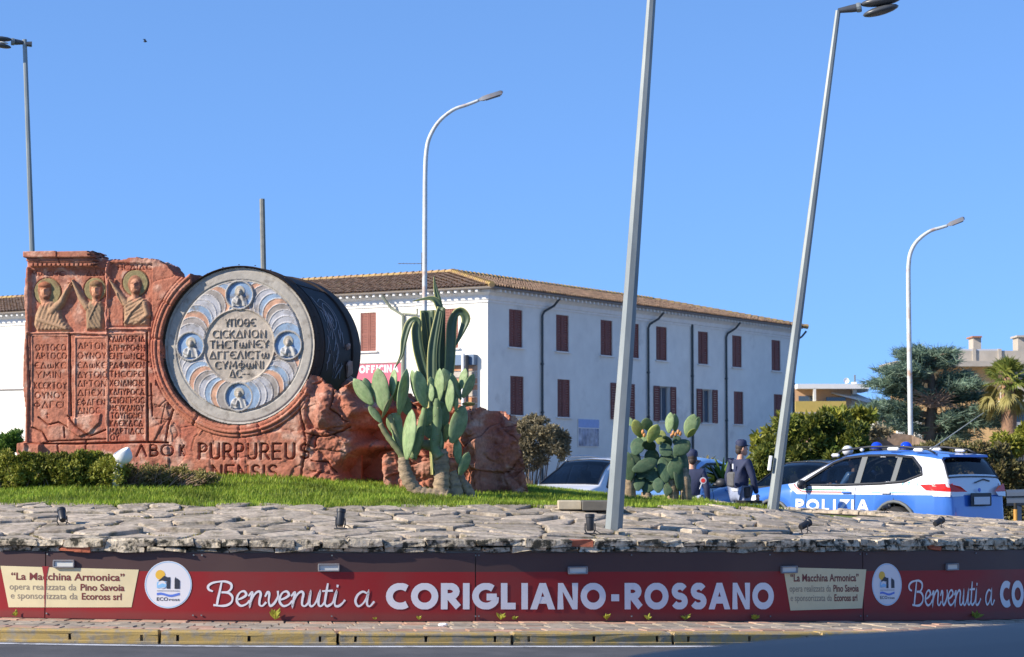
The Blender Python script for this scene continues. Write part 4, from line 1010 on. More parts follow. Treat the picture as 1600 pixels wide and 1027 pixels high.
V = w3(A, B, fdd-.085).reshape(-1, 3); Cc = np.concatenate([f.c.reshape(-1, 3), np.ones((A.size, 1))], 1)
used = np.unique(F); rm = np.zeros(len(V), int); rm[used] = np.arange(len(used))
M['disc'] = mat('disc_stone', (1, 1, 1), .75, .12, 7, .002, 60, attr='Col', spec=.3, stain=((.17, .145, .12), 7, .52, .72))
drum = empty('disc_drum', tuple(MO+MN*-1+Vector((0, 0, -.9))), 'big dark bronze drum with a painted round relief disc, set in the red stone', 'sculpture')
under(link('painted_disc', npmesh('painted_disc', V[used], rm[F], [M['disc']], smooth=True, col=Cc[used])), drum)
M['bronze'] = mat('dark_bronze', (.042, .027, .019), .75, .3, 2.5, .002, 25, metal=0, col2=(.05, .036, .03), spec=.15, stain=((.10, .07, .05), 5, .63, .8))
M['gloss'] = mat('gloss_black', (.016, .010, .008), .6, .2, 3, .0015, 14, spec=.15)
M['etch'] = mat('etch_pale', (.42, .40, .42), .6)
Md = Matrix((MU, Vector((0, 0, 1)), MN)).transposed()
def lat(prof, nm, mt, n=72): return under(MB().lathe(prof, n, MO, Md, cap=False).build(nm, mt, None, smooth=35), drum)
lat([(.90, -.09), (.928, -.075), (.932, -.03), (.938, -.02), (.944, -.03), (.948, -.08), (.948, -.20), (.95, -.205), (.948, -.40)], 'front_rim', M['bronze'])
lat([(.948, -.40), (.956, -.402), (.956, -.43), (.944, -.432), (.940, -1.60)], 'drum_shell', M['gloss'])
lat([(.940, -1.60), (.962, -1.602), (.965, -1.93), (.95, -1.96), (.90, -1.965)], 'rear_rim', M['bronze'])
lat([(.90, -1.965), (.5, -1.97), (.01, -1.97)], 'rear_face', M['bronze'])
def ondrum(deg, d, o=.004): r = .944+o; a = math.radians(deg); return MO+MU*(r*math.cos(a))+Vector((0, 0, r*math.sin(a)))+MN*d
# seams, etched figure drawing in pale line, stone chip
mb = MB()
for dg in (52, 96): mb.tube([ondrum(dg, -.2-.1*i, .004) for i in range(15)], .006, 5)
for dg in range(-40, 130, 12): mb.lathe([(.012, 0), (.010, .006), (.001, .009)], 8, ondrum(dg, -.13, .018), Matrix((MN, MU, (0, 0, 1))).transposed() @ Matrix.Rotation(0, 3, 'X'))
under(mb.build('seam_and_rivets', M['bronze']), drum)
mb = MB(); rs = random.Random(2)
mb2 = [catmull([(40, -.55), (32, -.60), (28, -.8), (12, -.85)], 5), catmull([(36, -.7), (40, -.95), (34, -1.15), (22, -1.2), (8, -1.1)], 5), catmull([(33, -.8), (36, -.95), (30, -1.1), (20, -1.08), (14, -.9), (20, -.78), (33, -.8)], 5)]
for _ in range(38):
    a, b = rs.uniform(-14, 30), rs.uniform(-1.3, -.55); L_ = [(a, b)]
    for k in range(3): a -= rs.uniform(1, 5); b += rs.uniform(-.05, .05); L_.append((a, b))
    mb2.append(catmull(L_, 3))
for L_ in mb2: mb.tube([ondrum(a, b, .002) for a, b in L_], rs.uniform(.0018, .004), 4)
tag(under(mb.build('etched_figure', M['etch']), drum), kind=None)
M['chip'] = mat('pale_stone', (.5, .33, .26), .9, .2, 8)
mb = MB(); 
for (a, d, l, w_) in ((-13, -1.50, .24, .11), (3, -1.36, .09, .05)):
    p = ondrum(a, d, .012); mb.bbox(p, (.05, w_, l), .02, (0.75, .45, -.35))
rough(mb, .012, random.Random(8))
under(mb.build('stone_fragment', M['chip']), drum)
# ------------------------------------------------------------------ white building behind
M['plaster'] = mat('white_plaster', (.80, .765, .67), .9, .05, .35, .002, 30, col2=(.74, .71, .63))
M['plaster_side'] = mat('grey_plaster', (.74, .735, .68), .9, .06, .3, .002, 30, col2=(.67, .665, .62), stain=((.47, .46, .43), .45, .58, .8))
M['cornice'] = mat('cornice', (.72, .71, .68), .8, .08, 1)
M['rooftile'] = mat('roof_tile', (.30, .185, .115), .95, .3, 2.5, .004, 30, island=.28, col2=(.20, .14, .095), stain=((.34, .27, .10), 1.1, .58, .75))
M['ridge'] = mat('ridge_lichen', (.42, .29, .10), .95, .3, 1.5, col2=(.3, .19, .11))
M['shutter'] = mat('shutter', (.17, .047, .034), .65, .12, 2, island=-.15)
M['shutterL'] = mat('shutter_sunny', (.24, .085, .06), .7, .12, 2)  # lighter copy of the shutter colour, sunlight put in for the left facade
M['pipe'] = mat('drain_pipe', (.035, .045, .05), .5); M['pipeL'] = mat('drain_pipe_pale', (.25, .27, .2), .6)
M['gutter'] = mat('gutter', (.16, .14, .125), .5)
M['darkglass'] = mat('window_glass', (.05, .075, .11), .1, spec=.8)
M['frame'] = mat('window_frame', (.38, .36, .33), .6)
BP = P(762, 600, 108.0); BP.z = 0
DR = Vector((math.sin(math.radians(32.3)), math.cos(math.radians(32.3)), 0)); DL = Vector((-DR.y, DR.x, 0))
NR = Vector((DR.y, -DR.x, 0)); NL = Vector((-DL.y, DL.x, 0)); NL = NL if NL.y < 0 else -NL
ZE = 10.5 # underside of the eaves
LR, LL = 35.7, 46.0
bld = empty('white_building', (BP.x, BP.y, 0), 'long white building with red-brown shutters and clay tile roof behind the monument', 'building')
def FR(u, z, o=0): return BP+DR*u+NR*o+Vector((0, 0, z))
def FL(u, z, o=0): return BP+DL*u+NL*o+Vector((0, 0, z))
def add(mb, nm, mt, parent=bld, **k):
    o = mb.build(nm, mt, None, **k); 
    if parent is bld: return under(o, bld)
    o.parent = parent
    return o
def fbox(mb, Fn, u0, u1, z0, z1, o0, o1):
    v = [Fn(u, z, o) for o in (o0, o1) for u, z in ((u0, z0), (u1, z0), (u1, z1), (u0, z1))]
    return mb.add(v, [(0, 1, 2, 3), (7, 6, 5, 4), (0, 4, 5, 1), (1, 5, 6, 2), (2, 6, 7, 3), (3, 7, 4, 0)])
def ur(px): 
    h = hit(px, 600, BP, NR); return (h-BP).dot(DR)
def ul(px):
    h = hit(px, 600, BP, NL); return (h-BP).dot(DL)
def zr(px, py): return hit(px, py, BP, NR).z
def zl(px, py): return hit(px, py, BP, NL).z
def wall_with_holes(nm, Fn, L, holes, mt, ztop):
    us_ = sorted({0, L, *[h[0] for h in holes], *[h[1] for h in holes]}); zs_ = sorted({-1, ztop, *[h[2] for h in holes], *[h[3] for h in holes]})
    mb = MB()
    for a, b in zip(us_, us_[1:]):
        for c, d in zip(zs_, zs_[1:]):
            mu_, mz_ = (a+b)/2, (c+d)/2
            if any(h[0] < mu_ < h[1] and h[2] < mz_ < h[3] for h in holes): continue
            mb.add([Fn(a, c), Fn(b, c), Fn(b, d), Fn(a, d)], [(0, 1, 2, 3)])
    for h in holes:
        a, b, c, d = h[:4]
        mb.add([Fn(a, c), Fn(b, c), Fn(b, d), Fn(a, d), Fn(a, c, -.25), Fn(b, c, -.25), Fn(b, d, -.25), Fn(a, d, -.25)], [(0, 1, 5, 4), (1, 2, 6, 5), (2, 3, 7, 6), (3, 0, 4, 7)])
    return add(mb, nm, mt)
def shutter_leaf(Fn, u0, u1, z0, z1, o, mt, win, nsl=14):
    mb = MB(); t = .07; lo, hi = min(u0, u1), max(u0, u1)
    fbox(mb, Fn, lo, lo+t, z0, z1, o, o+.045); fbox(mb, Fn, hi-t, hi, z0, z1, o, o+.045); fbox(mb, Fn, lo+t, hi-t, z1-t, z1, o, o+.045); fbox(mb, Fn, lo+t, hi-t, z0, z0+t, o, o+.045); zm = z0+(z1-z0)*.42; fbox(mb, Fn, lo+t, hi-t, zm, zm+.06, o, o+.045)
    for k in range(nsl):
        z = z0+t+(z1-z0-2*t)*(k+.1)/nsl
        fbox(mb, Fn, lo+t, hi-t, z, z+(z1-z0)/nsl*.8, o+.006, o+.026)
    return add(mb, 'shutter', mt, win)
wins = []
holesR = []; WW = 1.30
up_z0, up_z1 = zr(806, 543), zr(806, 484); lo_z0, lo_z1 = zr(808, 649), zr(808, 588)
for px in (806, 879, 948, 990, 1034, 1099, 1152, 1213): u = ur(px); holesR.append((u-WW/2, u+WW/2, up_z0, up_z1, 'c'))
for px, st in ((808, 'c'), (881, 'c'), (972, 'o'), (1038, 'o'), (1104, 'o'), (1154, 'c'), (1216, 'c')): u = ur(px); holesR.append((u-WW/2, u+WW/2, lo_z0, lo_z1, st))
holesL = []
for px in (703, 575, 447, 319, 190): u = ul(px); z0, z1 = zl(703, 544.5), zl(703, 482.5); holesL.append((u-.5, u+.5, z0, z1, 'c'))
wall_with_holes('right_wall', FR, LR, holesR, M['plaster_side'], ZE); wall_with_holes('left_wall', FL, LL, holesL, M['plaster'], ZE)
mb = MB(); DEP = 13
p = [FL(LL, 0), FL(LL, 0)-NL*DEP, BP-NL*DEP-NR*DEP, FR(LR, 0)-NR*DEP, FR(LR, 0)]
for a, b in zip(p, p[1:]): mb.add([a+Vector((0, 0, -1)), b+Vector((0, 0, -1)), b+Vector((0, 0, ZE)), a+Vector((0, 0, ZE))], [(0, 1, 2, 3)])
add(mb, 'rear_wall', M['plaster_side'])
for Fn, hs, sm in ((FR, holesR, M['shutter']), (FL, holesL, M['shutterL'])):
    for (a, b, c, d, st) in hs:
        w_ = MB(); fbox(w_, Fn, a, b, c, d, -.25, -.23); w_ = add(w_, 'window', M['darkglass'])
        s = MB(); fbox(s, Fn, a-.14, b+.14, c-.07, c, -.02, .13); add(s, 'sill', M['cornice'], w_)
        fm = MB(); 
        for (x0, x1, z0, z1) in ((a, a+.07, c, d), (b-.07, b, c, d), (a+.07, b-.07, d-.07, d), (a+.07, b-.07, c, c+.07), ((a+b)/2-.04, (a+b)/2+.04, c+.07, d-.07)): fbox(fm, Fn, x0, x1, z0, z1, -.23, -.19)
        add(fm, 'frame', M['frame'], w_)
        m_ = (a+b)/2
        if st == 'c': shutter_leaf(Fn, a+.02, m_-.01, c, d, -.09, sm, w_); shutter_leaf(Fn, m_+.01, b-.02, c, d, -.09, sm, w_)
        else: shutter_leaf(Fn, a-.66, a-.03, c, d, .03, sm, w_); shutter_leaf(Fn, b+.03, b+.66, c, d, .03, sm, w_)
# cornice, eaves, gutters
def along(Fn, L, s0, prof, nm, mt, e0=0, e1=0):
    mb = MB(); n = len(prof)
    for u, k in ((0, 0), (L, 1)):
        for (o, z) in prof: mb.v.append(tuple(Fn(u-(o*e0 if k == 0 else -o*e1), z, o)))
    mb.f += [(i, i+1, n+i+1, n+i) for i in range(n-1)]+[tuple(range(n-1, -1, -1)), tuple(range(n, 2*n))]
    return add(mb, nm, mt)
prof = [(.0, ZE-.62), (.06, ZE-.62), (.06, ZE-.52), (.12, ZE-.48), (.12, ZE-.28), (.30, ZE-.14), (.30, ZE), (0, ZE)]
for Fn, L in ((FR, LR), (FL, LL)): along(Fn, L, 0, prof, 'cornice', M['cornice'], 1, 0)
for Fn, L in ((FR, LR), (FL, LL)): along(Fn, L, 0, [(.0, ZE+.0), (.70, ZE+.0), (.72, ZE+.06), (.70, ZE+.10), (0, ZE+.30)], 'eaves', M['gutter'], 1, 0)
# small rafter ends under the left eaves
mb = MB()
for i in range(int(LL/.42)):
    u = .2+i*.42; fbox(mb, FL, u, u+.14, ZE-.13, ZE-.003, .31, .62)
for i in range(int(LR/.42)):
    u = .2+i*.42; fbox(mb, FR, u, u+.14, ZE-.13, ZE-.003, .31, .62)
tag(add(mb, 'rafter_ends', M['cornice']), kind='stuff')
# clay tile roof: hipped, tiles as rows of barrel tiles
RWD = 6.5; RISE = 1.45; OV = .72
def roof_slope(Fn, L, nm, hip_end):
    """barrel tiles: columns run up the slope"""
    V = []; Fc = []; pt = .25; rows = 15; ncol = int((L+2*OV)/pt)
    for c in range(ncol):
        u0 = -OV+c*pt
        uc = u0+pt/2
        # slope coordinate s 0..1 from eaves (o=OV) to ridge (o=-RWD)
        smax = 1.0
        lim = (uc+OV)/(RWD+OV); smax = min(smax, lim)
        if hip_end: smax = min(smax, (L+OV-uc)/(RWD+OV))
        if smax <= .02: continue
        nr = max(1, int(round(rows*smax)))
        for r in range(nr):
            s0 = smax*r/nr; s1 = smax*(r+1)/nr; j = random.uniform(-.012, .012); jz = random.uniform(-.008, .012)
            for (ss, lift, wd) in ((s0, .035, 1.0), (s1, 0.0, .86)):
                for k in range(5):
                    a = PI*k/4; du = -math.cos(a)*pt*.40*wd; dh = math.sin(a)*.085*wd
                    o = OV-(RWD+OV)*ss-.03*(lift > 0); z = ZE+.12+RISE*ss*((RWD+OV)/RWD)*.96+dh+lift+jz
                    V.append(tuple(Fn(uc+du+j, z, o)))
            b = len(V)-10
            for k in range(4): Fc.append((b+k, b+k+1, b+6+k, b+5+k))
    o = link(nm, npmesh(nm, V, Fc, [M['rooftile']], smooth=False)); under(o, bld); tag(o, kind='stuff')
    mb = MB()
    z0, z1 = ZE+.10, ZE+.10+RISE*((RWD+OV)/RWD)*.96
    e = L-RWD if hip_end else L
    mb.add([Fn(-OV, z0, OV), Fn(L+(OV if hip_end else 0), z0, OV), Fn(e, z1, -RWD), Fn(RWD, z1, -RWD)], [(0, 1, 2, 3)]); add(mb, 'roof_deck', M['ridge'])
roof_slope(FR, LR, 'roof_tiles', True); roof_slope(FL, LL, 'roof_tiles', False)
z1 = ZE+.12+RISE*((RWD+OV)/RWD)*.96
mb = MB()
a, b = FR(RWD, z1, -RWD), FR(LR-RWD, z1, -RWD); mb.add([a, b, b-NR*(RWD+OV)+Vector((0, 0, -1.6)), a-NR*(RWD+OV)+Vector((0, 0, -1.6))], [(0, 1, 2, 3)])
c, d = FL(RWD, z1, -RWD), FL(LL, z1, -RWD); mb.add([c, d, d-NL*(RWD+OV)+Vector((0, 0, -1.6)), c-NL*(RWD+OV)+Vector((0, 0, -1.6))], [(0, 1, 2, 3)])
e1 = FR(LR+OV, ZE+.1, OV); e2 = FR(LR+OV, ZE+.1, -2*RWD-OV); mb.add([e1, e2, b], [(0, 1, 2)]); add(mb, 'rear_slope', M['rooftile'])
def ridge(a, b, nm='ridge_tiles'):
    mb = MB(); n = int((b-a).length/.42); 
    for i in range(n): p0 = a+(b-a)*(i/n); p1 = a+(b-a)*((i+1.12)/n); mb.tube([p0+Vector((0, 0, .03)), p1], [.16, .13], 7)
    o = add(mb, nm, M['ridge'], smooth=False); tag(o, kind='stuff')
ridge(FR(-OV, ZE+.15, OV), a+Vector((0, 0, .06))); ridge(a+Vector((0, 0, .04)), b+Vector((0, 0, .04))); ridge(c+Vector((0, 0, .04)), d+Vector((0, 0, .04))); ridge(FR(LR+OV, ZE+.15, OV), b+Vector((0, 0, .04)))
# drain pipes
for px in (845, 1011, 1080, 1133, 1238):
    u = ur(px); mb = MB()
    if px == 1080: mb.tube([FR(u, 0, .1), FR(u, ZE-.5, .1)], .07, 8)
    else: mb.tube([FR(u, 0, .10), FR(u, ZE-1.0, .10), FR(u+.12, ZE-.78, .14), FR(u+.75, ZE-.45, .35), FR(u+.85, ZE-.1, .62)], .065, 8)
    for z in (2, 4.5, 7): mb.tube([FR(u, z, .0), FR(u, z+.001, .18)], .05, 6)
    add(mb, 'drain_pipe', M['pipe'])
u = ul(631); mb = MB(); mb.tube([FL(u, 0, .1), FL(u, ZE-1.1, .1), FL(u+.6, ZE-.7, .3), FL(u+.95, ZE-.1, .62)], .08, 8).tube([FL(u, ZE-1.0, .1), FL(u-.9, ZE-1.1, .12), FL(u-.95, ZE-.8, .2)], .05, 8); add(mb, 'drain_pipe', M['pipeL'])
mb = MB(); fbox(mb, FL, 26, 46, zl(20, 609)-.04, zl(20, 609)+.04, 0, .05); add(mb, 'string_course', M['gutter'])
# workshop sign, notice board, workshop front
M['signpink'] = mat('sign_pink', (.56, .10, .15), .5, .06, 1)
M['notice_blue'] = mat('notice_blue', (.22, .34, .62), .5, .1, 2); M['photo_print'] = mat('photo_print', (.10, .14, .24), .5, .7, 1.1, col2=(.42, .44, .5))
ofs = empty('workshop_sign', tuple(FL(ul(600), zl(600, 590), .1)), 'pink-red workshop sign reading OFFICINA on the sunlit white wall', 'sign')
mb = MB(); u0, u1 = ul(629), ul(545); z1_, z0_ = zl(629, 566), zl(629, 612); fbox(mb, FL, u0, u1, z0_, z1_, .02, .10); under(mb.build('board', M['signpink'], None), ofs)
mb = MB(); fbox(mb, FL, u0-.02, u0+.03, z0_, z1_, .10, .12); fbox(mb, FL, u0+.03, u1, z1_-.05, z1_, .10, .12); under(mb.build('board_edge', M['gutter'], None), ofs)
o = bold_text('OFFICINA', -ul(563), -ul(624.5), zl(600, 582.5), zl(600, 570.5), .26, lambda x, y, off: FL(-x, y, .11+off), 'lettering', M['ink_w'], None, gap=.12); under(o, ofs)
M['rustwall'] = mat('rusty_panels', (.52, .20, .07), .8, .3, .8, col2=(.38, .30, .24))
shop = empty('workshop_front', tuple(FL(ul(725), 0, .1)), 'blue-grey awning over rusty orange and grey panels, just behind the agave', 'shopfront')  # front of the workshop itself, fixed to the wall, not a separate shelter
a0, a1 = ul(746), ul(700)
mb = MB(); fbox(mb, FL, a0, a1, zl(725, 571), zl(725, 555), .02, .35); under(mb.build('awning', mat('awning', (.10, .16, .25), .6), None), shop)
zc = zl(725, 571); k = 0
while zc > .3:
    mb = MB(); fbox(mb, FL, a0, a1, zc-.28, zc-.02, .02, .07+.03*(k % 2)); under(mb.build('panel', M['rustwall'] if k % 3 != 1 else mat('grey_panel', (.40, .36, .31), .8, .2, 2), None), shop); zc -= .32; k += 1
mb = MB(); mb.tube([FL(ul(733), 0, .55), FL(ul(733), zl(733, 553), .55)], .09, 8); under(mb.build('pale_post', M['white'], None), shop)
mb = MB(); mb.tube([FL(ul(738), 0, .5), FL(ul(738), zl(738, 556), .5)], .10, 8); under(mb.build('dark_post', M['blackplastic'], None), shop)
nb = empty('notice_board', tuple(FR(ur(918), zr(918, 676), .06)), 'square notice board with blue heading and a landscape photo on the shaded wall', 'notice board')
u0, u1 = ur(902), ur(935); za, zb, zc = zr(918, 655), zr(918, 669), zr(918, 698)
mb = MB(); fbox(mb, FR, u0, u1, zc, za, .01, .05); under(mb.build('board', M['cornice'], None), nb)
mb = MB(); mb.add([FR(u0+.02, zb+.02, .055), FR(u1-.02, zb+.02, .055), FR(u1-.02, za-.02, .055), FR(u0+.02, za-.02, .055)], [(0, 1, 2, 3)]); under(mb.build('heading', M['notice_blue'], None), nb)
mb = MB(); mb.add([FR(u0+.05, zc+.03, .055), FR(u1-.05, zc+.03, .055), FR(u1-.05, zb-.03, .055), FR(u0+.05, zb-.03, .055)], [(0, 1, 2, 3)]); under(mb.build('photo', M['photo_print'], None), nb)
# roof aerial
a_ = BP+DL*14-NL*3; ae = empty('tv_aerial', (a_.x, a_.y, ZE+1), 'thin television aerial on the left wing of the tiled roof', 'aerial')
pt_ = P(659, 412, 118); mb = MB(); mb.tube([(pt_.x, pt_.y, ZE+.6), (pt_.x, pt_.y, pt_.z+.6)], .03, 6); under(mb.build('mast', M['galv'], None), ae)
mb = MB(); mb.tube([(pt_.x-1.3, pt_.y, pt_.z), (pt_.x+.2, pt_.y, pt_.z)], .02, 6)
for k in range(7): mb.tube([(pt_.x-1.2+k*.2, pt_.y-.3, pt_.z), (pt_.x-1.2+k*.2, pt_.y+.3, pt_.z)], .012, 5)
under(mb.build('boom', M['galv'], None), ae)

# ------------------------------------------------------------------ houses at the right, far behind
M['yellow'] = mat('yellow_render', (.66, .42, .19), .9, .06, .3, col2=(.60, .37, .16)); M['ochre'] = mat('ochre_balcony', (.50, .37, .10), .85, .08, 1); M['peach'] = mat('peach_render', (.56, .36, .22), .9, .06, .5)
M['roofwhite'] = mat('white_roof', (.72, .72, .70), .7, .06, .5); M['concrete'] = mat('concrete', (.44, .39, .32), .9, .12, .8); M['stonewall'] = mat('stone_wall', (.27, .19, .13), .95, .3, 1.5, .02, 8, col2=(.18, .13, .095))
M['glassrail'] = mat('pale_railing', (.50, .52, .56), .4); M['roofred'] = mat('roof_clay', (.36, .17, .10), .9, .2, 2)
def pbox(mb, x0, x1, y0, y1, Y, depth, front=0):
    """box whose near face fills x0..x1,y0..y1 of the view at distance Y"""
    a = P(x0, y1, Y-front); b = P(x1, y0, Y-front); return mb.box(((a.x+b.x)/2, Y-front+depth/2, (a.z+b.z)/2), (abs(b.x-a.x), depth, abs(b.z-a.z)))
Y = 150.
hs = empty('low_house', tuple(P(1310, 735, Y)), 'low peach house with ochre balcony and white roof beyond the long white building', 'house')
pb = lambda x0, x1, y0, y1, dp, fr=0: pbox(MB(), x0, x1, y0, y1, Y, dp, fr)
under(pb(1225, 1330, 607, 740, 10).build('wall', M['peach']), hs); under(pb(1330, 1372, 624, 740, 9, -.5).build('wall', M['plaster']), hs)
under(pb(1243, 1322, 627, 644, 1.3, 1.3).build('balcony', M['ochre']), hs); under(pb(1240, 1326, 644, 647, 1.5, 1.4).build('balcony_slab', M['concrete']), hs)
under(pb(1246, 1358, 600, 607.5, 12, 1.2).build('roof', M['roofwhite']), hs)
mb = MB(); q = [P(1300, 601, Y+3), P(1372, 628, Y-.5), P(1372, 633, Y-.5), P(1300, 615, Y-.5)]; q2 = [v+Vector((0, 8, 0)) for v in q]; mb.add(q+q2, [(0, 1, 2, 3), (7, 6, 5, 4), (0, 4, 5, 1), (1, 5, 6, 2), (2, 6, 7, 3), (3, 7, 4, 0)]); under(mb.build('sloping_roof', M['roofwhite']), hs)
for x0, x1, y0, y1 in ((1248, 1270, 619, 628), (1291, 1321, 621, 627), (1246, 1258, 651, 672), (1278, 1292, 651, 672)): under(pb(x0, x1, y0, y1, .1, .1).build('window', M['darkglass']), hs)
for x in (1271, ): under(pb(x, x+4, 607, 627, .3, 1.2).build('column', M['plaster']), hs)
under(pb(1333, 1339, 597, 616, .8, .6).build('chimney', M['plaster']), hs); under(pb(1335, 1337, 586, 597, .2, .4).build('flue', M['galv']), hs); under(pb(1340, 1356, 601, 612, 3, .2).build('dormer', M['concrete']), hs)
for x in (1246, 1275, 1290): under(pb(x, x+3, 650, 676, .3, .8).build('porch_post', M['plaster']), hs)
sd = empty('satellite_dish', tuple(P(1322, 598, Y)), 'small white satellite dish on the low white roof', 'satellite dish')
under(MB().lathe([(.01, 0), (.14, .03), (.2, .08)], 14, P(1322, 595, Y+1), Matrix.Rotation(PI/2, 3, 'X'), cap=False).tube([P(1322, 600, Y+1), P(1322, 595, Y+1)], .05, 6).build('dish', M['white']), sd)
Y = 95.
yh = empty('yellow_house', tuple(P(1520, 735, Y)), 'yellow house with pale roof terrace and two square chimneys at the far right', 'house')
pb = lambda x0, x1, y0, y1, dp, fr=0: pbox(MB(), x0, x1, y0, y1, Y, dp, fr)
def hb(x0, x1, y0, y1, dp, fr, nm, mt): under(pb(x0, x1, y0, y1, dp, fr).build(nm, mt), yh)
hb(1408, 1568, 572, 745, 2.5, 0, 'wall', M['yellow']); hb(1568, 1720, 560, 745, 4, -2.0, 'wall', M['concrete'])
hb(1400, 1600, 564, 572.5, 3, .8, 'terrace_slab', M['concrete'])
hb(1412, 1720, 548, 564, .2, .3, 'terrace_parapet', M['concrete'])
for x in (1412, 1440, 1487, 1520, 1560): hb(x, x+5, 545, 564, .25, .36, 'parapet_post', M['concrete'])
hb(1489.5, 1562, 545.5, 548, .12, .3, 'handrail', M['glassrail'])
hb(1521, 1533, 526.5, 548, 1, -.5, 'chimney', M['concrete']); hb(1519.5, 1534.5, 525, 527.5, 1.3, -.35, 'chimney_cap', M['roofred'])
hb(1591, 1604, 526, 560, 1, -.5, 'chimney', M['concrete']); hb(1589, 1606, 524, 527, 1.3, -.35, 'chimney_cap', M['concrete'])
hb(1564, 1720, 603, 625, .2, 1.4, 'balcony', M['concrete']); hb(1566, 1720, 625, 628, 2, 1.4, 'balcony_slab', M['plaster'])
hb(1577, 1600, 635, 672, .1, -1.9+.0, 'window', M['darkglass']); hb(1582, 1720, 660, 677, .2, 1.0, 'railing', M['glassrail'])
hb(1392, 1406, 566, 578, 3, 1, 'side_cornice', M['concrete']); hb(1485, 1496, 640, 720, .1, .1, 'window', M['darkglass'])
hb(1404, 1414, 655, 745, .5, .3, 'corner_pier', M['plaster']); hb(1430, 1440, 650, 745, .5, .3, 'corner_pier', M['plaster'])
pk = empty('pink_house', tuple(P(1390, 735, 120)), 'small pale building with a pinkish door seen under the cedar', 'house')
under(pbox(MB(), 1372, 1428, 640, 740, 120, 6).build('wall', M['plaster']), pk); under(pbox(MB(), 1380, 1402, 655, 730, 120, .1, .1).build('door', M['peach']), pk)
sw_ = empty('stone_garden_wall', tuple(P(1380, 735, 70)), 'low brown stone garden wall under the cedar behind the police car', 'wall')
mb = MB(); a = P(1340, 692, 66); b = P(1365, 673, 70); c = P(1425, 680, 70); d = P(1470, 700, 66)
for p_, q_ in ((a, b), (b, c), (c, d)):
    v = []
    for yy in (0, .4):
        for z_, pp in ((0, p_), (0, q_), (q_.z, q_), (p_.z, p_)): v.append((pp.x, pp.y+yy, z_))
    mb.add(v, [(0, 1, 2, 3), (7, 6, 5, 4), (0, 4, 5, 1), (1, 5, 6, 2), (2, 6, 7, 3), (3, 7, 4, 0)])
under(mb.build('masonry', M['stonewall']), sw_)

# ------------------------------------------------------------------ lamp posts
def facet_pole(base, top, r0, r1, n=8, curve=None):
    pts = [base+(top-base)*i/8 for i in range(9)]; return MB().tube(pts, [r0+(r1-r0)*i/8 for i in range(9)], n)
def post(name, label, bx, by, Y, tx, ty, w0, w1, mt, group='street lamps round the traffic island', foot=None):
    top = P(tx, ty, Y); b = P(bx, by, Y); r0 = w0/2*Y/FPX; r1 = w1/2*Y/FPX
    if foot is not None: d = (b-top); b = b+d*((b.z-foot)/(top.z-b.z)) if b.z > foot else b
    root = empty(name, tuple(b), label, 'street lamp' if 'lamp' in name else 'pole', group if 'lamp' in name else None)
    under(facet_pole(b, top, r0, r1).build('pole', mt, None), root)
    return root, b, top
# near thick post: head above the picture
gz = zt(P(960, 818, 20.8).x, 20.8)
r, b, t = post('street_lamp', 'thickest leaning grey lamp post, rising out of the flagstones, its top unseen', 959.5, 819, 20.8, 1022, -60, 29, 14, M['galv'], foot=gz-.03)
def lum(root, p, d, L, mt=M['lamp_dark'], up_=.12, gap=.1):
    """cobra head with a hinged lower half hanging open"""
    d = Vector(d).normalized(); s = d.cross(Vector((0, 0, 1))).normalized(); u = s.cross(d)
    R_ = Matrix((d, s, u)).transposed()
    def E(c, r): return p+R_@Vector(c), r
    m1 = MB(); m1.tube([p, p+R_@Vector((L*.22, 0, 0)), p+R_@Vector((L*.38, 0, .0))], [.028, .045, .05], 10); under(m1.build('bracket', mt, None, smooth=40), root)
    m2 = MB(); m2.lathe([(.055, 0), (.058, .03), (.055, .05)], 12, p+R_@Vector((L*.30, 0, 0)), R_@Matrix.Rotation(PI/2, 3, 'Y')); under(m2.build('collar', M['galv'], None), root)
    m = MB(); m.ell(p+R_@Vector((L*.70, 0, .03)), (L*.33, L*.17, L*.075), 16, 8, R_); under(m.build('hood', mt, None, smooth=True), root)
    R2 = R_@Matrix.Rotation(math.radians(-7), 3, 'Y'); m = MB(); m.ell(p+R_@Vector((L*.68, 0, -.055-gap*.2)), (L*.30, L*.16, L*.07), 16, 8, R2); under(m.build('lamp_bowl', M['lamp_grey'] if mt == M['lamp_grey'] else mt, None, smooth=True), root)
    m = MB(); m.ell(p+R_@Vector((L*.62, -L*.10, -.035)), (L*.14, L*.05, L*.03), 10, 6, R2); under(m.build('lens', M['lens'], None, smooth=True), root)
# short service door plates on the near post
r2_, b2, t2 = post('street_lamp', 'leaning grey lamp post with dark lamp head before the police car bonnet', 1208, 792, 24.5, 1309.5, 17, 19, 8.5, M['galv'], foot=1.0)
lum(r2_, t2, (1, -.15, .13), P(1405, 15, 24.5).x-t2.x)
dd = (t2-b2).normalized(); pp = P(1206.5, 724, 24.5)+Vector((-.030, -.045, 0)); under(MB().bbox(pp, (.035, .05, .17), .006, Matrix((Vector((1, 0, -dd.x)), Vector((0, 1, 0)), dd)).transposed()).build('junction_box', M['white'], None), r2_)
r3, b3, t3 = post('street_lamp', 'grey lamp post at far left rising behind the carved slab', 50.5, 400, 33.5, 38.5, 62, 10, 7, M['galv'], foot=.9)
lum(r3, t3+Vector((0, 0, -.05)), (-1, -.35, .02), .52, M['lamp_dark'])
under(MB().tube([t3+Vector((0, 0, -.07)), t3+Vector((.11, .02, -.07))], [.035, .045], 8).build('end_cap', M['lamp_dark'], None), r3)
r4, b4, t4 = post('concrete_post', 'short bare grey concrete post with cut top standing behind the drum', 411.5, 415, 34, 409.5, 311, 10.5, 8.5, M['concrete_pole'], foot=.9)
tag(r4, 'short bare grey concrete post with cut top standing behind the drum', 'pole')
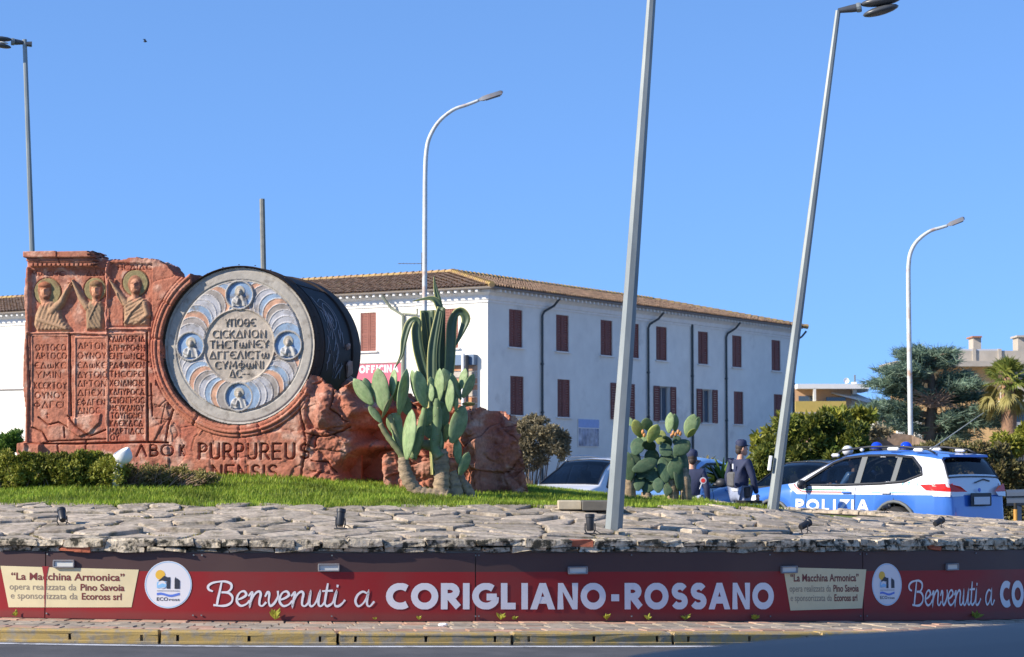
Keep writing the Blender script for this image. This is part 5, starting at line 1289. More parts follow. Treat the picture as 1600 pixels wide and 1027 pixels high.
def curved_lamp(bx, tx_pts, Y, w0, w1, hd, label, foot=.1):
    pts = [P(x, y, Y) for x, y in tx_pts]; b = Vector((pts[0].x, pts[0].y, foot)); base = [b, b+(pts[0]-b)*.5]
    allp = base+pts; n = len(allp); rad_ = [(w0+(w1-w0)*i/(n-1))/2*Y/FPX for i in range(n)]
    root = empty('street_lamp', tuple(b), label, 'street lamp', 'curved street lamps along the road behind')
    sp = catmull([tuple(p) for p in allp], 5); rr_ = np.interp(np.linspace(0, 1, len(sp)), np.linspace(0, 1, n), rad_)
    under(MB().tube(sp, list(rr_), 10).build('curved_pole', M['rustpole'], None, smooth=True), root)
    (x0, y0), (x1, y1) = hd; a = P(x0, y0, Y); c = P(x1, y1, Y); d = (c-a); L = d.length; d.normalize(); s = Vector((0, -1, 0)); u = s.cross(d)*-1; u = u if u.z > 0 else -u
    R_ = Matrix((d, s, u)).transposed(); k = Y/FPX
    m = MB(); v = []
    for fx, hw, zt_, zb_ in ((0, 1.2, 1.5, -1.0), (.18, 3, 3.2, -1.8), (.25, 5, 4, -2.6), (.93, 5, 4.2, -2.2), (1, 2.5, 2.5, .5)):
        v += [a+R_@Vector((fx*L, -hw*k, zb_*k)), a+R_@Vector((fx*L, hw*k, zb_*k)), a+R_@Vector((fx*L, hw*.8*k, zt_*k)), a+R_@Vector((fx*L, -hw*.8*k, zt_*k))]
    f_ = [(3, 2, 1, 0), (16, 17, 18, 19)]+[(i*4+j, i*4+(j+1) % 4, i*4+4+(j+1) % 4, i*4+4+j) for i in range(4) for j in range(4)]; m.add(v, f_)
    under(m.build('lamp_head', M['lamp_grey'], None, smooth=40), root)
    m = MB(); m.box(a+R_@Vector((.6*L, 0, -2.9*k)), (L*.55, 8*k, 1.4*k), R_); under(m.build('lens', M['lamp_dark'], None), root)
curved_lamp(663, [(663.5, 470), (664, 330), (664.5, 270), (666.5, 235), (672, 213), (686, 190), (708, 172), (730, 164), (748, 157)], 50, 8.5, 4.8, ((745, 158), (786, 145)), 'tall slim lamp with rust-streaked curved arm rising behind the agave')
curved_lamp(1424, [(1423, 690), (1421, 560), (1419.5, 450), (1420, 412), (1424, 392), (1434, 376), (1452, 362), (1470, 356), (1480, 353)], 73, 9, 4.5, ((1478, 353.5), (1507, 342)), 'slim pale lamp with curved arm standing in front of the cedar')
# ------------------------------------------------------------------ cacti
def padmat(name, c1, c2, sun=None):
    m = mat(name, c1, .62, .30, 3.5, .0, 10, col2=c2, island=-.22, spec=.3, stain=((.30, .25, .14), 3.2, .60, .68)); t = m.node_tree; N = t.nodes; L = t.links; b = N['Principled BSDF']
    tc = N.new('ShaderNodeTexCoord'); v = N.new('ShaderNodeTexVoronoi'); v.inputs['Scale'].default_value = 13; L.new(tc.outputs['Object'], v.inputs['Vector'])
    r = N.new('ShaderNodeMapRange'); r.inputs[1].default_value = .0; r.inputs[2].default_value = .16; r.inputs[3].default_value = 1; r.inputs[4].default_value = 0; L.new(v.outputs['Distance'], r.inputs[0])
    src = b.inputs['Base Color'].links[0].from_socket; mx = N.new('ShaderNodeMix'); mx.data_type = 'RGBA'; L.new(r.outputs[0], mx.inputs[0]); L.new(src, mx.inputs[6]); mx.inputs[7].default_value = (.34, .33, .22, 1); L.new(mx.outputs[2], b.inputs['Base Color'])
    bp = N.new('ShaderNodeBump'); bp.inputs['Distance'].default_value = .012; L.new(r.outputs[0], bp.inputs['Height']); L.new(bp.outputs[0], b.inputs['Normal']); return m
M['pad'] = padmat('cactus_pad', (.17, .245, .105), (.235, .30, .145)); M['pad_shaded'] = padmat('cactus_pad_shaded', (.055, .10, .055), (.085, .13, .07)); M['pad_old'] = padmat('cactus_pad_old', (.17, .185, .09), (.24, .22, .115)); M['pad_yellow'] = padmat('cactus_pad_yellow', (.30, .34, .09), (.36, .38, .13)); M['padrim'] = mat('pad_scar', (.42, .28, .14), .9)
M['cork'] = mat('cactus_trunk', (.37, .27, .17), .95, .3, 7, .012, 24, col2=(.2, .155, .1), stretch=(1, 1, 2.5))
def padmesh(seed, thin=.16):
    r = random.Random(seed); nu, nv = 16, 12; vs = []; fs = []
    asym = r.uniform(-.12, .12); bend = r.uniform(-.10, .10)
    for j in range(nv+1):
        t = j/nv; z = t; w = .5*(math.sin(PI*min(1, t**.82))**.62)*(0.62+.46*t) if 0 < t < 1 else .02
        if t == 0: w = .10
        th = thin*(.9*math.sin(PI*min(.97, t*.9+.06))**.5)
        for k in range(nu):
            a = 2*PI*k/nu; x = w*math.cos(a)*(1+.04*math.sin(3*a+seed)); y = th*.5*math.sin(a)*(1 if abs(math.cos(a)) < .95 else .8)
            vs.append((x+asym*t*t*.6, y+bend*t*t, z))
    for j in range(nv):
        for k in range(nu): fs.append((j*nu+k, j*nu+(k+1) % nu, (j+1)*nu+(k+1) % nu, (j+1)*nu+k))
    fs += [tuple(range(nu-1, -1, -1)), tuple(nv*nu+k for k in range(nu))]
    mb = MB().add(vs, fs); return mb
PADS = {k: [padmesh(s).mesh('pad', M[k], True) for s in range(4)] for k in ('pad', 'pad_old', 'pad_yellow', 'pad_shaded')}
def pad_at(root, bx, by, tx, ty, w, Y, matk='pad', dY=0, yaw=None, i=0):
    b = P(bx, by, Y); t = P(tx, ty, Y+dY); d = t-b; L = d.length; z = d.normalized(); k = Y/FPX; w = w*1.14; wt = .54*L if w*k < .54*L else w*k
    x = Vector((1, 0, 0)); x = (x-z*x.dot(z)).normalized(); y = z.cross(x); y = y if y.y > 0 else -y
    x = y.cross(z); ang = math.acos(max(0, min(1, w*k/wt)))*(1 if (i % 2) else -1)*.93 if yaw is None else math.radians(yaw)
    R_ = Matrix((x, y, z)).transposed()@Matrix.Rotation(ang, 3, 'Z')
    o = bpy.data.objects.new('pad', PADS[matk][(i*7+int(bx)) % 4]); COL.objects.link(o)
    o.parent = root; o.matrix_parent_inverse = Matrix.Translation(-root.location)
    o.matrix_basis = Matrix.Translation(b)@(R_@Matrix.Diagonal((wt, L*.62, L))).to_4x4(); return o
def zoomed(s, ox, oy): return lambda x, y: (ox+x/s, oy+y/s)
q = zoomed(4.464, 540, 560)
Y0 = 24.0; g0 = P(*q(660, 955), Y0)
cac = empty('prickly_pear_cactus', tuple(g0), 'tall many-armed prickly pear cactus with gnarled trunks before the red rocks', 'cactus')
gz0 = zt(g0.x, g0.y)-.03
def limb(pts, rs_, Y, mt=M['cork'], nm='trunk', root=cac, dY=None):
    pp = [P(*q(x, y), Y+(dY[i] if dY else 0)) for i, (x, y) in enumerate(pts)]
    sp = catmull([tuple(p) for p in pp], 5); rr_ = np.interp(np.linspace(0, 1, len(sp)), np.linspace(0, 1, len(rs_)), rs_)*Y/FPX/4.464*(1.15 if mt == M['cork'] else 1.0)
    rr_ = [r*(1+.10*math.sin(i*2.3)) for i, r in enumerate(rr_)]
    return under(MB().tube(sp, rr_, 12).build(nm, mt, None, smooth=True), root)
limb([(700, 985), (640, 965), (560, 950), (490, 915), (440, 850), (412, 770), (400, 690)], [60, 52, 42, 38, 44, 40, 30], Y0)
limb([(672, 985), (668, 900), (672, 800), (668, 700), (655, 640)], [62, 52, 46, 48, 44], Y0+.05)
limb([(765, 985), (762, 900), (750, 850), (735, 790)], [56, 44, 38, 34], Y0+.12)
limb([(880, 990), (850, 915), (810, 860), (790, 800)], [36, 34, 30, 28], Y0+.2)
limb([(410, 700), (350, 620), (290, 540), (240, 455)], [22, 22, 21, 17], Y0, M['pad_old'], 'stalk'); limb([(395, 670), (360, 570), (330, 470), (308, 390)], [20, 18, 17, 15], Y0+.05, M['pad_old'], 'stalk')
limb([(460, 700), (500, 600), (530, 470), (552, 345)], [34, 36, 32, 18], Y0+.05, M['pad'], 'stalk'); limb([(655, 690), (620, 610), (640, 430), (632, 280)], [36, 34, 34, 22], Y0-.02, M['pad'], 'stalk')
limb([(650, 650), (590, 610), (520, 595)], [36, 38, 30], Y0+.1, M['pad_old'], 'stalk')
limb([(400, 690), (370, 600), (360, 480), (350, 380)], [26, 40, 42, 30], Y0+.14, M['pad'], 'stalk')
PL = [ (190,325,45,150,100,0,.0),(178,290,128,135,70,0,.10),(272,372,205,72,128,0,-.02),(292,330,272,130,42,0,.05),(325,262,332,75,58,0,0),(250,452,165,330,62,0,0),(345,300,372,158,72,0,.08),(370,392,432,76,56,0,.02),
 (505,300,458,82,56,0,.02),(560,345,492,86,100,0,.0),(602,300,586,178,52,0,-.05),(625,285,598,126,66,0,.12),(650,300,655,70,72,0,-.03),(765,335,680,66,118,0,.10),(727,372,720,148,68,0,-.12),(805,290,745,100,38,0,.03),(800,220,838,70,60,0,.05),(815,275,905,112,62,0,.0),
 (425,705,458,358,92,0,-.10),(735,590,838,330,118,0,-.02),(695,582,715,448,44,2,.05),(768,372,776,275,30,0,0),(785,735,775,560,64,0,.05),(795,815,862,655,74,0,0),(650,660,634,470,72,0,.02),(255,415,330,258,26,1,0),(810,320,905,318,40,1,-.05),(440,400,395,240,90,0,.16),(700,480,660,300,90,0,.16),(560,470,610,330,90,0,.18),(330,520,300,400,60,0,.15),(590,560,560,450,80,0,.2)]
for i, (a, b, c, d, w, mk, dy) in enumerate(PL):
    (x0, y0), (x1, y1) = q(a, b), q(c, d); pad_at(cac, x0, y0, x1, y1, w/4.464, Y0+dy, ('pad', 'pad_old', 'pad_yellow')[mk], random.uniform(-.08, .08), i=i)
# second, broad cactus nearer the road
q = zoomed(6.417, 960, 630); Y1 = 29.5; g1 = P(1035, 775, Y1)
ca2 = empty('prickly_pear_cactus', (g1.x, g1.y, zt(g1.x, g1.y)), 'broad bushy prickly pear cactus with yellow-green sunlit pads beside the officers', 'cactus')
PL = [(270,345,190,175,112,2,.0),(335,275,320,148,112,0,.1),(345,395,440,215,118,2,-.1),(445,415,470,270,110,2,.0),(545,300,558,92,84,0,0),(610,285,600,110,76,0,.15),(725,335,795,105,128,0,0),(800,300,855,140,66,0,.15),(735,345,805,258,70,2,-.1),(165,230,150,140,60,0,.1),
 (200,520,265,345,140,1,0),(400,470,300,380,130,0,.1),(470,520,560,420,150,0,-.05),(600,520,745,370,150,0,-.08),(180,680,430,560,130,0,-.05),(310,900,390,640,190,0,.05),(520,800,480,540,130,1,0),(650,880,690,470,150,0,0),(440,900,430,745,110,0,-.15),(230,880,270,680,120,0,0),(150,800,140,490,130,0,.05),(560,880,620,640,110,0,.1),(330,620,420,470,150,0,.15),(560,640,640,500,140,0,.2),(330,420,250,300,100,0,.2),(250,760,330,560,150,0,.02),(420,800,330,620,150,0,.02),(560,760,650,540,150,0,.02),(150,700,230,480,140,0,.05),(480,700,560,480,150,0,.08),(560,440,500,330,90,1,.1),(650,430,600,330,90,0,.1),(700,900,740,700,90,0,.1),(520,930,560,780,100,1,.0),(380,840,470,660,120,0,.2)]
for i, (a, b, c, d, w, mk, dy) in enumerate(PL):
    (x0, y0), (x1, y1) = q(a, b), q(c, d); pad_at(ca2, x0, y0, x1, y1, w/6.417*1.1, Y1+dy, ('pad', 'pad_old', 'pad_yellow')[mk] if b < 425 else 'pad_shaded', random.uniform(-.15, .15), i=i)  # lower pads use a darker copy of the pad, shade put into its colour
mb = MB()
for x, y in ((130, 560), (300, 880), (560, 700), (690, 650)): a, b = P(*q(x+40, 960), Y1+.1), P(*q(x, y), Y1+.1); mb.tube([a-Vector((0, 0, .3)), a+(b-a)*.5, b], [.09, .075, .05], 9)
under(mb.build('stems', M['cork'], None, smooth=True), ca2)
M['fruit'] = mat('cactus_fruit', (.55, .25, .08), .6)
for x, y in ((285, 290), (300, 320), (590, 300), (612, 315), (640, 290), (660, 305), (575, 330)):
    p = P(*q(x, y), Y1-.12); under(MB().ell(p, (.022, .022, .034), 8, 6).build('fruit', M['fruit'], None, smooth=True), ca2)
# agave with stiff folded leaves, seen behind the first cactus
q = zoomed(5.136, 540, 440); YA = 24.9; ga = P(690, 762, YA)
M['agave'] = mat('agave_leaf', (.05, .085, .04), .5, .15, 3, col2=(.085, .12, .055)); M['agave_edge'] = mat('agave_edge', (.46, .43, .15), .6)
ag = empty('agave', (ga.x, ga.y, zt(ga.x, ga.y)), 'tall dark agave with folded drooping leaves edged in pale yellow rising behind the cactus', 'agave')
def agleaf(pts, ws, dY=0, face=0):
    pp = [P(*q(x, y), YA+dY) for x, y in pts]; sp = catmull([tuple(p) for p in pp], 6); n = len(sp); k = YA/FPX/5.136
    W_ = np.interp(np.linspace(0, 1, n), np.linspace(0, 1, len(ws)), ws)*k/2*1.22; vs = []; es = []
    for i in range(n):
        p = Vector(sp[i]); t = (Vector(sp[min(i+1, n-1)])-Vector(sp[max(i-1, 0)])).normalized(); s = t.cross(Vector((0, -1, 0))).normalized()
        s = (Matrix.Rotation(math.radians(face), 3, t)@s); nrm = s.cross(t); w = W_[i]
        vs += [p-s*w+nrm*w*.35, p-s*w*.5+nrm*w*.05, p-nrm*w*.15, p+s*w*.5+nrm*w*.05, p+s*w+nrm*w*.35]
    fs = [(i*5+j, i*5+j+1, i*5+6+j, i*5+5+j) for i in range(n-1) for j in range(4)]
    me = MB().add(vs, fs).mesh('leaf', M['agave'], True); o = link('leaf', me); sm = o.modifiers.new('s', 'SOLIDIFY'); sm.thickness = .012; under(o, ag)
    for e in (0, 4):
        ed = [vs[i*5+e] for i in range(n)]; mb = MB().tube(ed, [max(.0022, W_[i]*.15) for i in range(n)], 5); o2 = mb.build('leaf_edge', M['agave_edge']); o2.parent = o
bs = (700, 1500)
agleaf([(720, 1550), (690, 900), (640, 760), (585, 560), (565, 400), (575, 325), (545, 308), (505, 350), (470, 470), (450, 590), (395, 695)], [40, 60, 62, 64, 60, 46, 36, 44, 40, 24, 4], .0, 10)
agleaf([(720, 1550), (705, 900), (690, 600), (668, 400), (660, 232)], [50, 80, 92, 96, 92], .15)
agleaf([(725, 1550), (725, 900), (716, 600), (735, 400), (768, 205)], [40, 60, 64, 62, 44], -.05, -15)
agleaf([(735, 1550), (760, 900), (768, 700), (772, 450), (780, 212)], [30, 40, 42, 40, 28], .05, 20)
agleaf([(740, 1550), (790, 900), (828, 720), (842, 500), (850, 350), (880, 262), (930, 240), (968, 300), (935, 400), (880, 520)], [40, 56, 60, 62, 60, 44, 50, 56, 36, 6], .0, 12)
agleaf([(755, 215), (738, 130), (722, 60), (708, -40)], [44, 36, 24, 3], .0)
agleaf([(752, 225), (735, 175), (700, 142), (640, 140), (540, 160)], [48, 46, 34, 20, 3], -.02, 25)
agleaf([(715, 1550), (680, 900), (655, 700), (640, 520), (628, 390), (615, 250)], [36, 50, 44, 44, 40, 24], .1, 30)
agleaf([(720, 1550), (700, 1000), (690, 700), (700, 500), (745, 260), (755, 225)], [30, 50, 54, 50, 36, 30], -.1, 0)

# ------------------------------------------------------------------ hedge, shrubs, trees
def twigs(root, base, tips, r=.012, mt=M['twig'], nm='stem'):
    mb = MB()
    for t in tips:
        b = Vector(base)+Vector((random.uniform(-.1, .1), random.uniform(-.1, .1), 0))*1; t = Vector(t); m_ = b.lerp(t, .5)+Vector((random.uniform(-.1, .1), 0, .05)); mb.tube([b, m_, t], [r, r*.7, r*.3], 5)
    return under(mb.build(nm, mt, None), root)
def bush(name, label, cat, clpx, Y, n, size, mt, dep=.5, seed=1, aspect=2.2, group=None, twig=True, foot=None, shell=.5, nm='foliage', up_=.3):
    """clpx: (x,y,rx,ry,w)"""
    cl = []; k = Y/FPX
    for c in clpx:
        p = P(c[0], c[1], Y+(c[5] if len(c) > 5 else 0)); cl.append((p, (c[2]*k, min(dep, max(c[2], c[3])*k), c[3]*k), c[4]))
    sub_ = []; r_ = random.Random(seed+99)
    for (c_, rd, w_) in cl:
        sub_.append((c_, tuple(v*.72 for v in rd), w_*.8))
        for _ in range(9):
            d = Vector((r_.gauss(0, 1), r_.gauss(0, 1)-.3, r_.gauss(0, 1)+.2)).normalized(); f_ = r_.uniform(.16, .42); o_ = r_.uniform(.55, 1.0)
            sub_.append((c_+Vector((d.x*rd[0]*o_, d.y*rd[1]*o_, d.z*rd[2]*o_)), tuple(v*f_ for v in rd), w_*f_*.9))
    cl = sub_
    cx = sum(c[0].x for c in cl)/len(cl); z0 = foot if foot is not None else zg(cx, Y)
    root = empty(name, (cx, Y, z0), label, cat, group)
    under(leafcloud(nm, cl, n, size, mt, None, aspect, up_, seed, shell), root)
    if twig:
        tips = [(c[0].x+random.uniform(-1, 1)*c[1][0]*.7, c[0].y, c[0].z+c[1][2]*random.uniform(-.2, .6)) for c in cl[::6] for _ in range(2)]
        twigs(root, (cx, Y, z0), tips, .02 if Y > 30 else .008, M['bark'] if Y > 30 else M['twig'])
    return root
random.seed(21)
# low hedge in front of the slab: a leafy green half and a drier half with bare twigs
rs = random.Random(4)
cl = [(x, 738+rs.uniform(-4, 4), 24, 26+rs.uniform(-4, 5), 1, rs.uniform(-.25, .25)) for x in range(-30, 190, 14)]+[(x, 722+rs.uniform(-6, 4), 13, 11, .5, rs.uniform(-.2, .2)) for x in range(-10, 180, 12)]
zh = zt(-4.8, 24.2)
h1_ = bush('hedge', 'dense low yellow-green hedge at the left foot of the carved slab', 'hedge', cl, 24.1, 26000, .042, M['leaf_hedge'], .45, 3, 1.8, foot=zh, twig=False)
mb = MB()
for k in range(90): x = rs.uniform(-20, 185); a = P(x, 768, 24.1+rs.uniform(-.2, .2)); b = P(x+rs.uniform(-14, 14), 728+rs.uniform(-10, 20), 24.1+rs.uniform(-.3, .2)); mb.tube([a, b], [.008, .003], 4)
tag(under(mb.build('twigs', M['bark'], None), h1_), kind='stuff')
cl = [(x, 742+(x-200)*.06+rs.uniform(-4, 4), 20, 22-(x-190)*.06+rs.uniform(-3, 3), 1, rs.uniform(-.2, .2)) for x in range(188, 330, 11)]
h2_ = bush('hedge', 'drier straggly low shrub with bare pinkish twigs at its right end, beside the hedge', 'hedge', cl, 24.2, 8500, .035, M['leaf_hedge2'], .4, 5, 2, foot=zh, twig=False, shell=.2)
mb = MB()
for k in range(260):
    x = rs.uniform(186, 320); a = P(x-8, 765, 24.15+rs.uniform(-.2, .2)); L_ = rs.uniform(15, 38); an = rs.uniform(-.5, .9); b = P(x+math.sin(an)*L_*1.3, 765-math.cos(an)*L_*(1 if x < 270 else .7), 24.1+rs.uniform(-.3, .2)); mb.tube([a, a.lerp(b, .5)+Vector((0, 0, .02)), b], [.006, .004, .0015], 4)
tag(under(mb.build('twigs', M['twig'], None), h2_), kind='stuff')
# white spotlight standing in the hedge
sp = empty('spotlight', tuple(P(186, 765, 24.0)), 'white ball-headed spotlight standing in the hedge below the carved lettering', 'spotlight')
c = P(192, 711, 23.75); Rr = Matrix.Rotation(math.radians(-25), 3, 'Y')@Matrix.Rotation(math.radians(15), 3, 'X')
under(MB().lathe([(.001, -.10), (.05, -.098), (.085, -.07), (.098, -.02), (.098, .035), (.088, .05), (.085, .035), (.001, .03)], 20, c, Rr).build('lamp_head', M['white'], None, smooth=50), sp)
under(MB().tube([P(178, 770, 23.9), P(184, 735, 23.8), c-Vector((.02, 0, .08))], [.045, .04, .045], 10).build('neck', M['white'], None, smooth=True), sp)
bush('shrub', 'dark green bush at the far left edge against the white wall', 'shrub', [(8, 700, 22, 18, 1), (26, 690, 12, 16, .6), (-8, 694, 14, 16, .5)], 33, 2500, .07, M['leaf_green'], .5, 6, foot=.5)
bush('shrub', 'loose grey-brown dry shrub right of the red rocks', 'shrub', [(842, 690, 42, 32, 1), (820, 672, 24, 18, .6), (868, 690, 26, 28, .7), (815, 705, 24, 34, .7), (830, 720, 25, 25, .6), (880, 700, 14, 22, .4), (838, 657, 18, 8, .3), (805, 720, 14, 26, .4)], 52, 13000, .085, M['leaf_grey'], 1.0, 7, shell=.25)
bush('bush', 'big dense dark green bush between the standing officer and the police car', 'bush', [(1215, 715, 42, 34, 1), (1260, 700, 48, 44, 1.2), (1305, 715, 44, 44, 1.2), (1190, 745, 30, 30, .7), (1250, 745, 60, 28, 1), (1330, 700, 26, 40, .7), (1232, 672, 26, 16, .4), (1285, 662, 26, 14, .4), (1342, 735, 28, 34, .5)], 47, 26000, .12, M['leaf_dark'], 1.6, 8)
bush('bush', 'olive-yellow thin foliage rising over the big dark bush', 'bush', [(1200, 700, 22, 30, .6), (1225, 662, 22, 16, .6), (1300, 652, 34, 12, .7), (1345, 655, 24, 14, .5), (1265, 662, 22, 12, .5)], 50, 3200, .16, M['leaf_hedge'], .8, 9, shell=.1)
bush('bush', 'brown-green scrub behind the roof of the police car', 'bush', [(1455, 715, 34, 22, 1), (1500, 712, 36, 28, 1), (1548, 735, 34, 36, 1), (1590, 745, 30, 34, 1), (1420, 720, 22, 16, .5), (1535, 775, 36, 30, .9), (1590, 790, 30, 30, .8), (1470, 755, 36, 30, .8), (1570, 815, 50, 22, .6), (1430, 745, 30, 30, .6), (1480, 790, 40, 30, .6)], 45, 24000, .10, M['leaf_brown'], 1.2, 10, shell=.3)
bush('bush', 'bright green shrub at the far right below the balcony', 'bush', [(1575, 700, 34, 20, 1), (1605, 690, 24, 24, 1), (1562, 730, 18, 16, .5)], 50, 4000, .15, M['leaf_hedge'], 1.0, 11)
bush('bush', 'small leafless brownish scrub on the stone wall under the cedar', 'bush', [(1348, 680, 22, 14, 1), (1372, 676, 16, 10, .7)], 60, 900, .15, M['leaf_grey'], .6, 12, shell=.1)
# spiky fan plant between the two officers
def fan(name, label, cat, cx, cy, Y, n, L, mt, a0=-80, a1=80, seed=1, w=.03, droop=.25, foot=None):
    r = random.Random(seed); c = P(cx, cy, Y); z0 = zg(c.x, Y) if foot is None else foot
    root = empty(name, (c.x, Y, z0), label, cat); 
    under(MB().tube([(c.x, Y, z0), (c.x+.04, Y, (z0+c.z)/2), c], [.13, .11, .09], 9).build('trunk', M['bark'], None, smooth=True), root)
    for i in range(n):
        a = math.radians(r.uniform(a0, a1)); az = r.uniform(0, 2*PI); l = L*r.uniform(.75, 1.1)
        hd = Vector((math.sin(a), math.cos(az)*.5, math.cos(a)+.12)).normalized(); s = hd.cross(Vector((0, 1, 0))).normalized(); s = Matrix.Rotation(r.uniform(-.9, .9), 3, hd)@s
        vs = []
        for j in range(6):
            t = j/5; p = c+hd*l*t+Vector((0, 0, -droop*l*t*t)); ww = w*(1-t)**.6*(.5+1.2*min(t*3, 1)); vs += [p-s*ww, p+Vector((0, -ww*.4, 0)), p+s*ww]
        fs = [(j*3+k, j*3+k+1, j*3+4+k, j*3+3+k) for j in range(5) for k in range(2)]
        under(MB().add(vs, fs).build('leaf', mt, None, smooth=True), root)
    return root
fan('yucca', 'spiky bright green yucca fan standing between the two officers', 'yucca', 1128, 752, 41, 60, .62, M['leaf_green'], -95, 95, 3, .024)
fan('yucca', 'darker spiky plant tuft above the hidden officer with the red badge', 'yucca', 1103, 735, 43, 34, .45, M['leaf_hedge2'], -70, 90, 5, .02)

# cedar: trunk, level boughs, needle tufts
YC = 82; kc = YC/FPX
ced = empty('cedar_tree', tuple(P(1450, 745, YC)), 'wide blue-green cedar with level drooping boughs behind the slim curved lamp', 'tree')
zc0 = zg(15, 82); tr = P(1450, 745, YC)
tp = [Vector((tr.x, YC, zc0)), P(1452, 690, YC), P(1457, 630, YC), P(1455, 590, YC), P(1448, 562, YC)]
under(MB().tube(tp, [.28, .24, .19, .14, .06], 10).build('trunk', M['bark'], None, smooth=True), ced)
rs = random.Random(17); bm_ = MB(); tufts = []
boughs = [(578, 1377, 1420), (602, 1360, 1400), (640, 1350, 1400), (646, 1500, 1580), (664, 1500, 1566), (606, 1500, 1538), (556, 1404, 1440), (552, 1462, 1492), (548, 1418, 1444), (552, 1462, 1480), (560, 1408, 1440), (575, 1410, 1440), (566, 1470, 1492), (585, 1384, 1430), (590, 1460, 1515), (605, 1376, 1420), (600, 1490, 1530), (618, 1382, 1430), (622, 1500, 1548), (635, 1362, 1420), (640, 1490, 1560), (652, 1355, 1420), (650, 1500, 1572), (668, 1372, 1420), (662, 1440, 1530), (655, 1440, 1500), (690, 1400, 1450), (684, 1450, 1520), (700, 1430, 1490), (615, 1430, 1470), (712, 1440, 1500)]
for (y, xa, xb) in boughs:
    side = -1 if (xa+xb)/2 < 1452 else 1; tipx = xa if side < 0 else xb
    for rep in range(3):
        dY = rs.uniform(-1.6, 1.6); yy = y+rs.uniform(-4, 4); tx_ = tipx-side*rs.uniform(0, 22)*(rep > 0)
        a = P(1454+rs.uniform(-3, 3), yy+rs.uniform(8, 20), YC); b = P(tx_, yy, YC+dY); m_ = a.lerp(b, .6)+Vector((0, 0, .15)); bm_.tube([a, m_, b], [.07, .04, .015], 5)
        n = int((b-a).length/.13)
        for i in range(n):
            t = (i+rs.random())/n
            if t < .22: continue
            p = a.lerp(m_, t/.6) if t < .6 else m_.lerp(b, (t-.6)/.4)
            for _ in range(3): tufts.append((p+Vector((rs.gauss(0, .13), rs.gauss(0, .32), rs.gauss(0, .04)+.03)), side, t))
under(bm_.build('branches', M['bark'], None), ced)
def needles(tf, per, L, wd, seed):
    r = np.random.RandomState(seed); B = np.repeat(np.array([tuple(t[0]) for t in tf]), per, 0); S_ = np.repeat(np.array([t[1] for t in tf]), per); n = len(B)
    d = r.normal(size=(n, 3))*np.array([.8, .9, .5])+np.stack([S_*.8, 0*S_, 0*S_+.15], 1); d /= np.linalg.norm(d, axis=1)[:, None]
    s = np.cross(d, r.normal(size=(n, 3))); s /= np.linalg.norm(s, axis=1)[:, None]; l = (L*(.5+r.rand(n)))[:, None]
    B = B+r.normal(size=(n, 3))*.06
    V = np.stack([B-s*wd, B+s*wd, B+d*l+s*wd*.2, B+d*l-s*wd*.2], 1).reshape(-1, 3); return V, np.arange(4*n).reshape(n, 4)
V, Fq = needles(tufts, 12, .30, .020, 5); under(link('foliage', npmesh('foliage', V, Fq, [M['leaf_cedar']])), ced)
mb = MB()
for k in range(150):
    a = P(1460+rs.uniform(-10, 10), 628+rs.uniform(-10, 10), YC-.5); b = P(1460+rs.uniform(-48, 40), 618+rs.uniform(-16, 20), YC-1.2+rs.random()); mb.tube([a, b], [.02, .006], 4)
tag(under(mb.build('bare_twigs', M['twig'], None), ced), kind='stuff')
# fan palm at the far right
YP = 80; pr = P(1577, 745, YP)
pal = empty('palm_tree', (pr.x, YP, zg(pr.x, YP)), 'fan palm with green crown over a skirt of yellow dead fronds', 'tree')
under(MB().tube([Vector((pr.x, YP, 0)), P(1578, 700, YP), P(1576, 640, YP), P(1574, 590, YP)], [.34, .28, .27, .22], 12).build('trunk', mat('palm_trunk', (.26, .15, .09), .95, .25, 5, .03, 12), None, smooth=True), pal)
rs = random.Random(31); cc_ = P(1574, 590, YP)
def frond(mt, a, az, L, stalk, seed, sag):
    r = random.Random(seed); d = Vector((math.sin(a)*math.cos(az), math.sin(a)*math.sin(az), math.cos(a))); b = cc_+d*stalk+Vector((0, 0, -sag*.3)); mb = MB(); mb.tube([cc_, cc_+d*stalk*.6, b], [.03, .02, .015], 4)
    s = d.cross(Vector((0, 0, 1))); s = s.normalized() if s.length > .1 else Vector((1, 0, 0)); s = Matrix.Rotation(r.uniform(-.8, .8), 3, d)@s
    for i in range(15):
        t = -1.25+2.5*i/14; dd_ = (d*math.cos(t)+s*math.sin(t)).normalized(); e = b+dd_*L*r.uniform(.8, 1.05)+Vector((0, 0, -sag*L*r.uniform(.4, .8))); m_ = b+dd_*L*.5+Vector((0, 0, -sag*L*.12)); n_ = dd_.cross(s.cross(d)).normalized()*.035
        mb.add([b, m_-n_, e, m_+n_], [(0, 1, 2, 3)])
    return under(mb.build('frond', mt, None), pal)
for i in range(34): frond(M['leaf_palm'], rs.uniform(.1, 1.75), rs.uniform(0, 2*PI), .66, .48, i, .4)
for i in range(22): frond(M['leaf_deadpalm'], rs.uniform(1.8, 2.8), rs.uniform(0, 2*PI), .6, rs.uniform(.3, 1.0), 100+i, .75)

